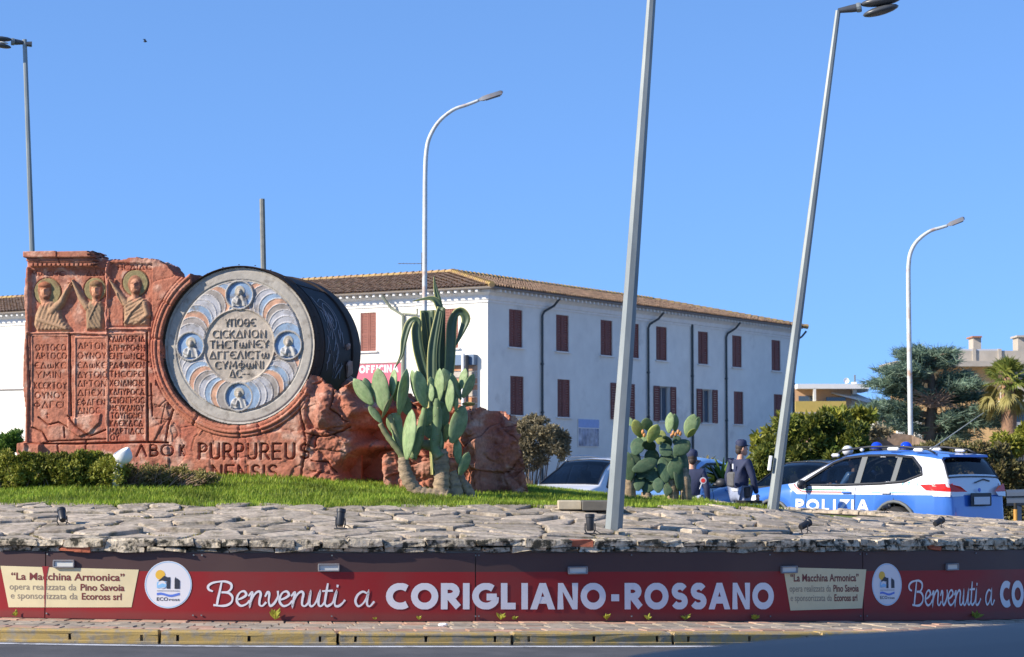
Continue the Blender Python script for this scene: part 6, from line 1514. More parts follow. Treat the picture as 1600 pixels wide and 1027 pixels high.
# ------------------------------------------------------------------ small things on the paving
def floodlight(px, py, label, yaw, tilt=35, s=1.0):
    al = alpha_px(px); Yd = None; lo, hi = 19.5, 31  # stand it on the slope where the line of sight meets the stones
    for k in range(40):
        m_ = (lo+hi)/2; p = P(px, py, m_)
        if p.z > zt(p.x, m_): lo = m_
        else: hi = m_
    p = P(px, py, lo); p.z = zt(p.x, p.y)-.004
    root = empty('floodlight', tuple(p), label, 'floodlight', 'black floodlights set along the flagstones')
    Rz = Matrix.Rotation(math.radians(yaw), 3, 'Z'); Rt = Rz@Matrix.Rotation(math.radians(tilt), 3, 'X')
    def pt(v): return p+Rz@(Vector(v)*s)
    c = pt((0, 0, .098))
    under(MB().lathe([(.001, -.07*s), (.03*s, -.068*s), (.036*s, -.05*s), (.038*s, .05*s), (.044*s, .055*s), (.044*s, .085*s), (.037*s, .088*s), (.035*s, .07*s), (.001, .068*s)], 16, c, Rt).build('housing', M['blackplastic'], None, smooth=40), root)
    under(MB().tube([pt((-.045, 0, .10)), pt((-.048, 0, .04)), pt((-.03, 0, .0))], .006*s, 6).tube([pt((.045, 0, .10)), pt((.048, 0, .04)), pt((.03, 0, .0))], .006*s, 6).build('bracket', M['blackplastic'], None), root)
    under(MB().box(pt((0, 0, .006)), (.11*s, .05*s, .01), Rz).build('base_plate', M['blackplastic'], None), root)
    under(MB().tube([pt((0, .02, .05)), pt((.06, .03, .03)), pt((.10, .02, .004)), pt((.16, .0, .004))], .004, 5).build('cable', M['blackplastic'], None), root)
floodlight(97, 821, 'black floodlight on thin legs at the left end of the flagstones, under the hedge', 20, -50, .95)
floodlight(532, 826, 'black tube floodlight leaning left on the flagstones below the drum', -20, -12, 1.0)
floodlight(922, 834, 'black upright floodlight just left of the thick lamp post', 5, -5, 1.0)
floodlight(1257, 834, 'black floodlight tipped over on the flagstones below the word on the police car', -50, -70, .9)
floodlight(1384, 801, 'small black floodlight on the crest in front of the police car rear wheel', -70, -80, .8)
floodlight(1466, 828, 'black floodlight tipped over on the flagstones near the right edge', -50, -70, .9)
pc = P(872, 802, 22.6); slab = empty('concrete_slab', (pc.x+.3, 22.6, zt(pc.x+.3, 22.6)), 'flat concrete slab, pale with a dark end, lying behind the thickest post', 'slab')
a, b = P(871, 800, 22.7), P(907, 800, 22.7); zs_ = zt(a.x, 22.6)
M['paleslab'] = mat('pale_slab', (.46, .39, .27), .9, .15, 5, .003, 50)
under(MB().bbox(((a.x+b.x)/2, 22.55, zs_+.035), (b.x-a.x, .5, .09), .008).build('pale_end', M['paleslab'], None), slab)
c = P(953, 800, 22.7); under(MB().bbox(((b.x+c.x)/2+.003, 22.50, zs_+.03), (c.x-b.x, .55, .10), .008).build('dark_end', mat('dark_slab', (.12, .11, .09), .9, .2, 5, .003, 50), None), slab)
p = P(1170, 786, 30.5); ds = empty('dark_plank', (p.x, p.y, p.z-.03), 'dark flat plank lying on the grass crest under the standing officer', 'plank')
under(MB().bbox((p.x, p.y, p.z+.01), (.36, .2, .05), .006).build('plank', M['slot'], None), ds)
# weeds along the foot of the sign, litter
def weed(px, h, label, seed, Yoff=0):
    al = alpha_px(px); p = Vector(wall(al, 0, .03)); r = random.Random(seed)
    root = empty('weed', tuple(p), label, 'weed', 'weeds at the foot of the sign'); mb = MB()
    for k in range(9):
        a = r.uniform(0, 2*PI); d = Vector((math.cos(a)*.8, math.sin(a)*.3-.2, r.uniform(.5, 1.4))).normalized(); l = h*r.uniform(.5, 1.1); s = d.cross(Vector((0, 1, 0))).normalized()*l*.16; m_ = p+d*l*.55
        mb.add([p, m_-s, p+d*l+Vector((0, -.01, -.01)), m_+s], [(0, 1, 2, 3)])
    under(mb.build('leaves', M['weed'], None), root); under(MB().tube([p, p+Vector((0, 0, h*.7))], [.003, .001], 4).build('stem', M['weed'], None), root)
for i, (px, h, l) in enumerate(((32, .07, 'yellow-green weed under the cream plate at the left end'), (432, .13, 'tall thin weed under the script letter v'), (587, .04, 'tiny weed left of the letter C'), (655, .05, 'small weed under the letter O of the town name'), (781, .09, 'upright weed under the letter G'), (803, .05, 'small weed below the letter L of the town name'), (945, .08, 'weed tuft below the letter N before the hyphen'), (1010, .07, 'weed tuft below the letter R after the hyphen'), (1066, .08, 'weed under the double letter S'), (1174, .08, 'weed tuft under the last letters of the town name'), (1516, .10, 'dark weed under the second script greeting'))):
    weed(px, h, l, i)
for i, px in enumerate((52, 283)):
    ph = alpha_px(px); x, y = pol(ph, 12.30); root = empty('kerb_weed', (x, y, zg(x, y)), ('green weed growing from the leftmost kerb joint', 'small green weed at the kerb joint under the round logo')[i], 'weed', 'weeds at the kerb joints'); mb = MB(); r = random.Random(i)
    for k in range(12):
        a = r.uniform(0, 2*PI); d = Vector((math.cos(a), math.sin(a)*.4-.3, r.uniform(.3, 1.4))).normalized(); l = (.07 if i == 0 else .035)*r.uniform(.5, 1.2); s = d.cross(Vector((0, 1, 0))).normalized()*l*.2; p = Vector((x, y, zg(x, y)+.01)); mb.add([p, p+d*l*.5-s, p+d*l, p+d*l*.5+s], [(0, 1, 2, 3)])
    under(mb.build('leaves', M['leaf_green'], None), root)
x, y = pol(alpha_px(671), 12.12); lt = empty('crumpled_paper', (x, y, zg(x, y)+.15), 'crumpled white paper lying on the kerb below the first letter O', 'litter')
mb = MB().ell((x, y, zg(x, y)+.163), (.045, .02, .014), 9, 5); r = random.Random(3); mb.v = [(a+r.uniform(-.008, .008), b+r.uniform(-.006, .006), c+r.uniform(-.006, .006)) for a, b, c in mb.v]; under(mb.build('paper', M['white'], None), lt)
# bird high up at the left
bp_ = P(227, 65, 60); bd = empty('bird', tuple(bp_), 'tiny dark bird high in the sky at upper left', 'bird')
mb = MB().ell(bp_, (.05, .03, .025), 8, 6); under(mb.build('body', M['slot'], None), bd)
mb = MB().add([bp_+Vector((-.01, 0, .0)), bp_+Vector((-.05, -.10, .05)), bp_+Vector((.02, -.09, .05)), bp_+Vector((.02, 0, 0))], [(0, 1, 2, 3)]).add([bp_+Vector((-.01, 0, .0)), bp_+Vector((-.05, .10, .05)), bp_+Vector((.02, .09, .05)), bp_+Vector((.02, 0, 0))], [(3, 2, 1, 0)]); under(mb.build('wings', M['slot'], None), bd)
# ------------------------------------------------------------------ cars
M['pblue'] = mat('police_blue', (.045, .155, .52), .28, coat=.8, spec=.5); M['plblue'] = mat('police_light_blue', (.18, .35, .62), .3, coat=.8)
M['carwhite'] = mat('car_white', (.70, .71, .72), .3, coat=.7); M['navy'] = mat('navy_car', (.006, .010, .017), .45, coat=.0, spec=.14); M['steelblue'] = mat('steel_blue_car', (.06, .10, .18), .3, coat=.8)
M['rubber'] = mat('rubber', (.02, .02, .022), .75); M['trim'] = mat('black_trim', (.022, .024, .028), .5); M['cladgrey'] = mat('arch_cladding', (.11, .12, .12), .6)
M['alloy'] = mat('alloy', (.35, .36, .38), .3, metal=.8); M['redlens'] = mat('red_lens', (.65, .02, .01), .12); M['clearlens'] = mat('clear_lens', (.75, .77, .8), .1)
M['cabin'] = mat('cabin_dark', (.03, .032, .038), .8); M['glass'] = glassmat('car_glass', (.36, .40, .43)); M['glass_dark'] = glassmat('car_glass_dark', (.16, .19, .23))
M['bluelamp'] = mat('blue_lamp', (.01, .06, .60), .1); M['stripe_g'] = mat('stripe_green', (.02, .22, .09), .4); M['stripe_r'] = mat('stripe_red', (.6, .04, .03), .4); M['cyan'] = mat('cyan_print', (.10, .45, .68), .4)
M['plate'] = mat('number_plate', (.62, .64, .68), .4)
def livery():
    """white upper body over blue sill and roof: a printed scheme fixed to the panels"""
    m = mat('police_livery', (.045, .155, .52), .27, coat=.8); t = m.node_tree; N = t.nodes; L = t.links; b = N['Principled BSDF']
    at = N.new('ShaderNodeAttribute'); at.attribute_name = 'panel'; sp = N.new('ShaderNodeSeparateXYZ'); L.new(at.outputs['Vector'], sp.inputs[0])
    def ma(op, a, bb, cl=False):
        x = N.new('ShaderNodeMath'); x.operation = op; x.use_clamp = cl
        for i_, v in enumerate((a, bb)):
            if isinstance(v, (int, float)): x.inputs[i_].default_value = v
            elif v is not None: L.new(v, x.inputs[i_])
        return x.outputs[0]
    X, Y, Z = sp.outputs[0], sp.outputs[1], sp.outputs[2]; ay = ma('ABSOLUTE', Y, None)
    edge = ma('ADD', ma('MULTIPLY', ma('MAXIMUM', ma('SUBTRACT', 1.42, X), 0), .62), .895)
    up = ma('GREATER_THAN', Z, edge); side = ma('GREATER_THAN', ay, .607); rear = ma('MULTIPLY', ma('GREATER_THAN', X, 4.3), ma('LESS_THAN', Z, 1.25))
    w = ma('MULTIPLY', ma('MULTIPLY', up, ma('MAXIMUM', side, rear)), ma('GREATER_THAN', X, .98))
    mx = N.new('ShaderNodeMix'); mx.data_type = 'RGBA'; L.new(w, mx.inputs[0]); mx.inputs[6].default_value = (.05, .165, .53, 1); mx.inputs[7].default_value = (.70, .71, .73, 1)
    gb = N.new('ShaderNodeNewGeometry'); m2 = N.new('ShaderNodeMix'); m2.data_type = 'RGBA'; L.new(gb.outputs['Backfacing'], m2.inputs[0]); L.new(mx.outputs[2], m2.inputs[6]); m2.inputs[7].default_value = (.02, .02, .022, 1)
    L.new(m2.outputs[2], b.inputs['Base Color']); return m
M['livery'] = livery()
def interp(tab, x): return float(np.interp(x, [a for a, b in tab], [b for a, b in tab]))
SUV = dict(L=4.60, top=[(0, .60), (.03, .78), (.12, .90), (.35, .985), (.9, 1.055), (1.28, 1.10), (1.50, 1.24), (1.95, 1.49), (2.25, 1.585), (2.6, 1.635), (3.1, 1.65), (3.7, 1.635), (4.12, 1.585), (4.30, 1.545), (4.37, 1.46), (4.50, 1.20), (4.56, 1.02), (4.60, .80), (4.60, .45)],
    hw=[(0, .62), (.05, .74), (.2, .84), (.5, .895), (1.0, .91), (3.8, .91), (4.3, .875), (4.5, .82), (4.6, .74)], bot=.24, belt=[(0, .80), (.5, .93), (1.25, 1.01), (3.2, 1.06), (4.2, 1.12), (4.6, 1.1)], wx=(.86, 3.52), wr=.35, roofw=.60, cowl=1.28, ws=2.25, rs=4.30, re=4.52)
def make_car(name, label, spec, origin, heading, paint, livery_=False, glass='glass', group=None, lightbar=False, arch='trim', z0=0, scale=(1, 1, 1), simple=False):
    """origin: middle of the front axle line on the ground; heading: unit vector the nose points to"""
    root = empty(name, tuple(origin), label, 'police car' if 'police' in name else 'car', group); f = Vector(heading).normalized()
    # local x runs from nose to tail, y to the car's left side as seen by its driver
    yv = Vector((0, 0, 1)).cross(f); sx, sy, sz = scale; S_ = spec
    def W_(x, y, z): return Vector(origin)+(-f)*(x*sx)+yv*(y*sy)+Vector((0, 0, z*sz))
    xs = sorted(set([round(i*.04, 3) for i in range(int(S_['L']/.04)+1)]+[.015, .03, .08, S_['L'], S_['L']-.02, S_['L']-.05, S_['ws'], S_['cowl'], S_['rs'], S_['re']]+[w+S_['wr']*1.22*math.cos(PI*k/12) for w in S_['wx'] for k in range(13)]))
    def sect(x):
        zt_ = interp(S_['top'], x); hw = interp(S_['hw'], x); zb = S_['bot']+.10*max(0, 1-x/.3)+.10*max(0, 1-(S_['L']-x)/.3)
        for w in S_['wx']:
            d = abs(x-w); R_ = S_['wr']*1.22
            if d < R_: zb = max(zb, S_['wr']+math.sqrt(R_*R_-d*d))
        belt = min(interp(S_['belt'], x), zt_-.03); zb = min(zb, belt-.08)
        gh = max(0., min(1., (zt_-belt)/.45)) # greenhouse amount
        rw = hw*(1-gh)*.93+S_['roofw']*gh; lev = [(hw*.96, zb), (hw, zb+(belt-zb)*.25), (hw*1.0, zb+(belt-zb)*.55), (hw*.985, zb+(belt-zb)*.85), (hw*.955, belt)]
        for k in range(1, 10): t = k/10; lev.append((hw*.955+(rw-hw*.955)*t**1.15, belt+(zt_-.045*gh-.012-belt)*t))
        lev += [(rw, zt_-.045*gh-.012), (rw-.05, zt_-.018*gh-.004), (rw*.55, zt_+.008*gh), (0, zt_+.02*gh)]
        return lev
    secs = [sect(x) for x in xs]; n = len(secs[0]); KE = 14; V = []; LV = []
    white = (.72, .73, .75, 1); blue = (.05, .165, .53, 1)
    for x, s in zip(xs, secs):
        for sd in (1, -1):
            for (y, z) in s:
                V.append(tuple(W_(x, sd*y, z))); LV.append((x, sd*y, z))
    def vid(i, sd, k): return (i*2+(0 if sd > 0 else 1))*n+k
    F = []; glassF = {'windshield': [], 'rear_window': []}
    for i in range(len(xs)-1):
        xm = (xs[i]+xs[i+1])/2
        for sd in (1, -1):
            for k in range(n-1):
                q = (vid(i, sd, k), vid(i+1, sd, k), vid(i+1, sd, k+1), vid(i, sd, k+1)); q = q if sd > 0 else q[::-1]
                if S_['cowl'] < xm < S_['ws'] and k >= KE+1: glassF['windshield'].append(q); continue
                if S_['rs']+.02 < xm < S_['re']-.03 and k >= KE: glassF['rear_window'].append(q); continue
                F.append((q, xm, k))
    for i in (0, len(xs)-1): F.append((tuple([vid(i, 1, k) for k in range(n)]+[vid(i, -1, k) for k in range(n-2, -1, -1)]), xs[i], 3))
    # side glass outline in (x,z) along the greenhouse; body faces inside are left out
    def belt(x): return interp(S_['belt'], x)
    def gl_top(x): return interp(S_['top'], x)-.105
    wa, wb = S_.get('side', (1.62, 4.02)); sidepoly = S_.get('sidepoly') or [(1.44, 1.05), (2.02, 1.435), (2.3, 1.525), (2.75, 1.565), (3.3, 1.565), (3.72, 1.53), (3.95, 1.35), (4.02, 1.24), (3.7, 1.12), (3.2, 1.085), (2.3, 1.055)]
    def yside(x, z):
        s = sect(x); return float(np.interp(z, [a[1] for a in s[:16]], [a[0] for a in s[:16]]))
    def inside(x, z):
        c = False; p = sidepoly
        for a in range(len(p)):
            x0, z0 = p[a-1]; x1, z1 = p[a]
            if (z0 > z) != (z1 > z) and x < (x1-x0)*(z-z0)/(z1-z0)+x0: c = not c
        return c
    keep = []
    for q, xm, k in F:
        if len(q) == 4 and 4 <= k <= KE:
            i = [j for j in range(len(xs)-1) if xs[j] <= xm <= xs[j+1]][0]; zm = (secs[i][k][1]+secs[i+1][k+1][1])/2
            if inside(xm, zm): continue
        keep.append(q)
    me = bpy.data.meshes.new('body'); me.from_pydata(V, [], keep)
    if livery_:
        a = me.attributes.new('panel', 'FLOAT_VECTOR', 'POINT'); a.data.foreach_set('vector', np.array(LV, dtype=np.float32).ravel())
    bm = bmesh.new(); bm.from_mesh(me); bmesh.ops.recalc_face_normals(bm, faces=bm.faces[:]); bm.to_mesh(me); bm.free()
    me.polygons.foreach_set('use_smooth', np.ones(len(me.polygons), dtype=bool)); me.set_sharp_from_angle(angle=math.radians(38)); me.materials.append(M['livery'] if livery_ else M[paint]); me.update()
    under(link('body', me), root)
    gm = M[glass]
    for nm, fs in glassF.items():
        used = sorted({v for q in fs for v in q}); mp = {v: i for i, v in enumerate(used)}
        mb = MB().add([V[v] for v in used], [tuple(mp[v] for v in q) for q in fs]); under(mb.build(nm, gm, None, smooth=True), root)
    for nm, (xa, xb, k0) in {'windshield_frame': (S_['cowl'], S_['ws'], KE+1), 'rear_window_frame': (S_['rs'], S_['re']-.02, KE)}.items():
        mb = MB(); pts = []
        for i in range(13): x = xa+(xb-xa)*i/12; s = sect(x); pts.append(W_(x, s[k0][0], s[k0][1]+.004))
        pr = [W_(xb, y, z) for (y, z) in sect(xb)[k0:]]+[W_(xb, -y, z) for (y, z) in sect(xb)[k0:][::-1][1:]]
        pl = [W_(xa, y, z) for (y, z) in sect(xa)[k0:]]+[W_(xa, -y, z) for (y, z) in sect(xa)[k0:][::-1][1:]]
        mir = [W_(xa+(xb-xa)*i/12, -sect(xa+(xb-xa)*i/12)[k0][0], sect(xa+(xb-xa)*i/12)[k0][1]+.004) for i in range(13)]
        for p in (pts, pr, pl, mir): mb.tube(p, .014, 5)
        under(mb.build(nm, M['trim'], None), root)
    # side windows, split by pillars
    pill = S_.get('pillars', [(2.66, 2.76), (3.42, 3.50)])
    for sd in (1, -1):
        spans = []; cur = min(p[0] for p in sidepoly)
        for a, b in pill+[(max(p[0] for p in sidepoly), 9)]: spans.append((cur, a)); cur = b
        def slab(p, xa, xb):
            for lim, sg in ((xa, 1), (xb, -1)):
                out = []
                for i in range(len(p)):
                    a, b = p[i-1], p[i]; da, db = sg*(a[0]-lim), sg*(b[0]-lim)
                    if (da >= 0) != (db >= 0): t = da/(da-db); out.append((a[0]+(b[0]-a[0])*t, a[1]+(b[1]-a[1])*t))
                    if db >= 0: out.append(b)
                p = out
            return p
        for xa, xb in spans:
            p = slab(sidepoly, xa, xb)
            if len(p) < 3: continue
            w_ = MB().add([W_(x, sd*(yside(x, z)-.004), z) for x, z in p], [tuple(range(len(p)))]).build('side_window', gm); under(w_, root)
        for a, b in pill:
            p = slab(sidepoly, a-.01, b+.01); mb = MB().add([W_(x, sd*(yside(x, z)+.006), z) for x, z in p], [tuple(range(len(p)))])
            under(mb.build('pillar', M['cladgrey'] if livery_ else M['trim'], None), root)
        loop = [W_(x, sd*(yside(x, z)+.004), z) for x, z in sidepoly]; under(MB().tube(loop+[loop[0], loop[1]], .024, 6).build('window_frame', M['trim'], None), root)
    # cabin: floor, seats
    mb = MB(); mb.box(W_(S_['L']*.5, 0, .33), (.1, .1, .1))
    mb = MB(); R_ = Matrix((-f, yv, Vector((0, 0, 1)))).transposed()
    mb.box(W_(S_['L']*.53, 0, .42), (S_['L']*.80*sx, 1.55*sy, .22), R_)
    for x in (2.35, 3.25):
        for y in (-.38, .38): mb.bbox(W_(x, y, .95), (.16, .48, .62), .05, R_@Matrix.Rotation(.2, 3, 'Y')); mb.bbox(W_(x+.06, y, 1.33), (.10, .24, .17), .03, R_); mb.bbox(W_(x-.25, y, .66), (.5, .48, .16), .05, R_)
    mb.bbox(W_(S_['cowl']+.35, 0, .96), (.35, 1.35, .16), .04, R_)
    under(mb.build('seats', M['cabin'], None), root)
    # wheels
    for w in S_['wx']:
        for sd in (1, -1):
            c = W_(w, sd*.80, S_['wr']); Rw = Matrix((Vector((0, 0, 1)), -f, yv*sd)).transposed(); r = S_['wr']
            tp = [(r*.62, -.10), (r*.93, -.11), (r, -.07), (r, .07), (r*.93, .11), (r*.64, .10)]
            wh = MB().lathe(tp, 28, c, Rw, cap=False).build('wheel', M['rubber'], None, smooth=40); under(wh, root)
            rim = MB().lathe([(r*.66, .10), (r*.60, .085), (r*.58, .03), (.001, .02)], 24, c, Rw, cap=False)
            for k in range(5):
                a = 2*PI*k/5; rim.box(c+Rw@Vector((math.cos(a)*r*.32, math.sin(a)*r*.32, .075)), (r*.56, .05, .03), Rw@Matrix.Rotation(a, 3, 'Z'))
            rim.lathe([(.06, .06), (.055, .10), (.001, .105)], 12, c, Rw); o = rim.build('rim', M['alloy']); o.parent = wh
            well = MB().lathe([(r*1.2, -.25), (r*1.2, .10)], 24, c-yv*sd*.03, Rw, cap=False); well.lathe([(r*1.2, -.25), (.01, -.25)], 24, c-yv*sd*.03, Rw, cap=False); under(well.build('wheel_arch_liner', M['slot'], None), root)
            ar = []
            for k in range(13):
                a = PI*(-.04+1.08*k/12); x = w+r*1.245*math.cos(a); z = r+r*1.245*math.sin(a); ar.append(W_(x, sd*(interp(S_['hw'], x)*.995), max(z, .2)))
            under(MB().tube(ar, .030, 6).build('wheel_arch', M[arch], None, smooth=True), root)
    # bumpers, lights, mirrors, handles
    for sd in (1, -1):
        if simple: continue
        hl = MB(); pz = [(.05, .70, .66), (.32, .84, .735), (.55, .885, .80), (.5, .88, .90), (.12, .76, .86)]
        hl.add([W_(x, sd*(y+.012), z) for x, y, z in [(.04, interp(S_['hw'], .04)*.98, .68), (.30, interp(S_['hw'], .30), .73), (.52, interp(S_['hw'], .52), .80), (.46, interp(S_['hw'], .46)*.985, .875), (.10, interp(S_['hw'], .10)*.98, .80)]], [(0, 1, 2, 3, 4)]); under(hl.build('headlight', M['clearlens'], None), root)
        m_ = MB().ell(W_(1.62, sd*1.01, 1.06), (.07, .11, .085), 12, 8, R_); m_.tube([W_(1.60, sd*.87, 1.03), W_(1.62, sd*.98, 1.03)], .03, 6); under(m_.build('mirror', M['trim'], None, smooth=True), root)
        for x in (2.52, 3.36): under(MB().bbox(W_(x, sd*(yside(x, .93)+.02), .93), (.19, .035, .035), .008, R_).build('door_handle', M['pblue'] if (livery_ and x < 3) else (M['carwhite'] if livery_ else M[paint]), None), root)
        for x in (1.62, 2.69, 3.50):
            ln = [W_(x+(.1*(max(0, z-.75)) if x == 1.62 else (-.25*max(0, .62-z) if x > 3 else 0)), sd*(yside(x, z)+.002), z) for z in np.linspace(.34, 1.02, 8)]; under(MB().tube(ln, .006, 4).build('door_seam', M['trim'], None), root)
        under(MB().tube([W_(x, sd*(interp(S_['hw'], x)*.985), .27) for x in np.linspace(S_['wx'][0]+.45, S_['wx'][1]-.45, 8)], .05, 6).build('sill', M[arch], None), root)
    L_ = S_['L']
    under(MB().tube([W_(L_-.10, -.80, .42), W_(L_+.03, -.60, .40), W_(L_+.05, 0, .40), W_(L_+.03, .60, .40), W_(L_-.10, .80, .42)], [.07, .09, .09, .09, .07], 8).build('rear_bumper', M['trim'], None, smooth=True), root)
    under(MB().tube([W_(.12, -.80, .40), W_(-.02, -.55, .38), W_(-.05, 0, .38), W_(-.02, .55, .38), W_(.12, .80, .40)], [.08, .10, .10, .10, .08], 8).build('front_bumper', M['trim'], None, smooth=True), root)
    under(MB().bbox(W_(-.03, 0, .62), (.05, .95, .16), .02, R_).build('grille', M['trim'], None), root)
    return root, W_, R_, sect, yside
# police car: nose to the left and away, its left side and tail towards us
az = math.atan2(5.9, 36.5); hd = Vector((-math.cos(az), math.sin(az), 0))*math.cos(math.radians(37))+Vector((math.sin(az), math.cos(az), 0))*math.sin(math.radians(37))
tailL = P(1482, 760, 36.3)
gz_ = zg(6.5, 37)
yv_ = Vector((0, 0, 1)).cross(hd); og = Vector((tailL.x, tailL.y, 0))+hd*4.55-yv_*.80; og.z = gz_+.0
pc_, Wp, Rp, sect_, ys_ = make_car('police_car', 'white and blue police car with POLIZIA on its doors and blue beacons', SUV, og, hd, 'pblue', True, 'glass', arch='cladgrey')
print('POL', project(*Wp(0, .85, .6)), project(*Wp(4.6, .8, .6)), project(*Wp(4.6, -.8, .6)), project(*Wp(3, 0, 1.67)), project(*Wp(3.52, .9, .35)))
def pf(y_or=0): return lambda x, z, off: Wp(x, (ys_(max(.1, min(4.5, x)), z)+.004+off), z)
# POLIZIA on the doors (reads left to right from nose to tail on this side)
o = bold_text('POLIZIA', 1.40, 3.00, .60, .81, .27, lambda x, z, off: Wp(x, ys_(x, z)+.006+off, z), 'lettering', M['ink_w'], None, shear=.0, gap=.14); under(o, pc_)
o = bold_text('113', 3.62, 3.98, 1.045, 1.125, .2, lambda x, z, off: Wp(x, ys_(x, z)+.006+off, z), 'lettering', M['cyan'], None, shear=.3, gap=.2); under(o, pc_)
for nm, mt, z, x0, x1 in (('green_stripe', 'stripe_g', .965, 1.30, 2.5), ('red_stripe', 'stripe_r', .925, 1.30, 2.4)):
    V = []; xs_ = np.linspace(x0, x1, 14)
    for x in xs_:
        dzv = max(0, 1.52-x)*.6
        for zz in (z+dzv, z+.020+dzv): V.append(Wp(x, ys_(x, zz)+.006, zz))
    under(MB().add(V, [(2*i, 2*i+2, 2*i+3, 2*i+1) for i in range(13)]).build(nm, M[mt], None), pc_)
V = []; xs_ = np.linspace(3.05, 3.85, 8)
for x in xs_:
    for zz in (.93, .94): V.append(Wp(x, ys_(x, zz)+.006, zz))
under(MB().add(V, [(2*i, 2*i+2, 2*i+3, 2*i+1) for i in range(7)]).build('blue_stripe', M['cyan'], None), pc_)
# roof rails, beacons, spoiler, tail lights, plate, aerial, wiper, search lamp
for sd in (1, -1):
    under(MB().tube([Wp(1.98, sd*.60, 1.53), Wp(2.2, sd*.61, 1.66), Wp(2.8, sd*.61, 1.72), Wp(3.5, sd*.61, 1.715), Wp(4.0, sd*.60, 1.665), Wp(4.15, sd*.60, 1.60)], .018, 6).build('roof_rail', M['trim'], None, smooth=True), pc_)
    for x0, x1, z in ((1.98, 2.14, 1.575), (3.18, 3.42, 1.675), (3.72, 3.92, 1.655), (2.60, 2.67, 1.665)):
        under(MB().bbox(Wp((x0+x1)/2, sd*.61, z), (x1-x0, .06, .06), .02, Rp).build('rail_foot', M['carwhite'], None), pc_)
for x, y in ((2.42, -.10), (3.05, -.10)):
    c = Wp(x, y, 1.665); under(MB().lathe([(.13, 0), (.13, .03)], 18, c).build('beacon_base', M['trim'], None), pc_); under(MB().lathe([(.105, .03), (.102, .07), (.085, .11), (.045, .14), (.001, .146)], 20, c).build('beacon', M['bluelamp'], None, smooth=True), pc_)
under(MB().tube([Wp(2.3, -.10, 1.68), Wp(3.2, -.10, 1.695)], .02, 6).build('beacon_bar', M['trim'], None), pc_)
c = Wp(2.05, .25, 1.66); under(MB().ell(c, (.10, .10, .09), 14, 10).build('search_lamp', M['carwhite'], None, smooth=True), pc_)
ab = Wp(3.62, 0, 1.66); at_ = P(1537, 645, (ab.y)); under(MB().tube([ab, ab+(at_-ab)*1.0], [.012, .006], 6).build('aerial', M['galv'], None), pc_)
sp_ = []
for x, z in ((4.10, 1.60), (4.40, 1.575), (4.42, 1.535), (4.22, 1.53)): sp_ += [Wp(x, -.56, z), Wp(x, .56, z)]
under(MB().add(sp_, [(0, 2, 3, 1), (2, 4, 5, 3), (4, 6, 7, 5), (6, 0, 1, 7), (0, 6, 4, 2), (1, 3, 5, 7)]).build('spoiler', M['pblue'], None), pc_)
for sd in (1, -1):
    def q3(x, z, o=.012): return Wp(x, sd*(ys_(x, z)+o), z)
    def patch(mb, c4, n=7, m=3, o=.012):
        g_ = []
        for a_ in range(n+1):
            for b_ in range(m+1):
                u, v = a_/n, b_/m; x = (c4[0][0]*(1-u)+c4[1][0]*u)*(1-v)+(c4[3][0]*(1-u)+c4[2][0]*u)*v; z = (c4[0][1]*(1-u)+c4[1][1]*u)*(1-v)+(c4[3][1]*(1-u)+c4[2][1]*u)*v
                g_.append(Wp(x, sd*(ys_(min(x, 4.55), z)+o), z))
        return mb.add(g_, [(a_*(m+1)+b_, (a_+1)*(m+1)+b_, (a_+1)*(m+1)+b_+1, a_*(m+1)+b_+1) for a_ in range(n) for b_ in range(m)])
    t = patch(MB(), [(4.02, 1.07), (4.55, 1.09), (4.57, .955), (4.16, .975)]); t.add([Wp(4.565, sd*.80, 1.085), Wp(4.62, sd*.55, 1.04), Wp(4.645, sd*.40, .95), Wp(4.60, sd*.80, .955)], [(0, 1, 2, 3)]); under(t.build('tail_light', M['redlens'], None), pc_)
    t = patch(MB(), [(4.17, .972), (4.57, .952), (4.57, .87), (4.30, .875)]); t.add([Wp(4.60, sd*.80, .952), Wp(4.645, sd*.44, .947), Wp(4.645, sd*.52, .88), Wp(4.61, sd*.79, .87)], [(0, 1, 2, 3)]); under(t.build('reverse_light', M['clearlens'], None), pc_)
    under(MB().box(Wp(4.66, sd*.66, .44), (.01, .10, .03), Rp).build('reflector', M['redlens'], None), pc_)
under(MB().bbox(Wp(4.645, -.0, .82), (.02, .60, .22), .01, Rp).build('plate_recess', M['trim'], None), pc_)
under(MB().bbox(Wp(4.665, 0, .80), (.012, .46, .13), .004, Rp).build('number_plate', M['plate'], None), pc_)
under(MB().lathe([(.035, 0), (.032, .012)], 14, Wp(4.61, 0, .98), Rp@Matrix.Rotation(PI/2, 3, 'Y')).build('badge', M['ink_blue'], None), pc_)
under(MB().tube([Wp(4.56, .05, 1.10), Wp(4.53, -.25, 1.16), Wp(4.535, -.42, 1.13)], .012, 5).build('rear_wiper', M['trim'], None), pc_)
under(MB().tube([Wp(4.64, .12, .30), Wp(4.74, .12, .30)], .03, 8).build('exhaust', M['alloy'], None), pc_)
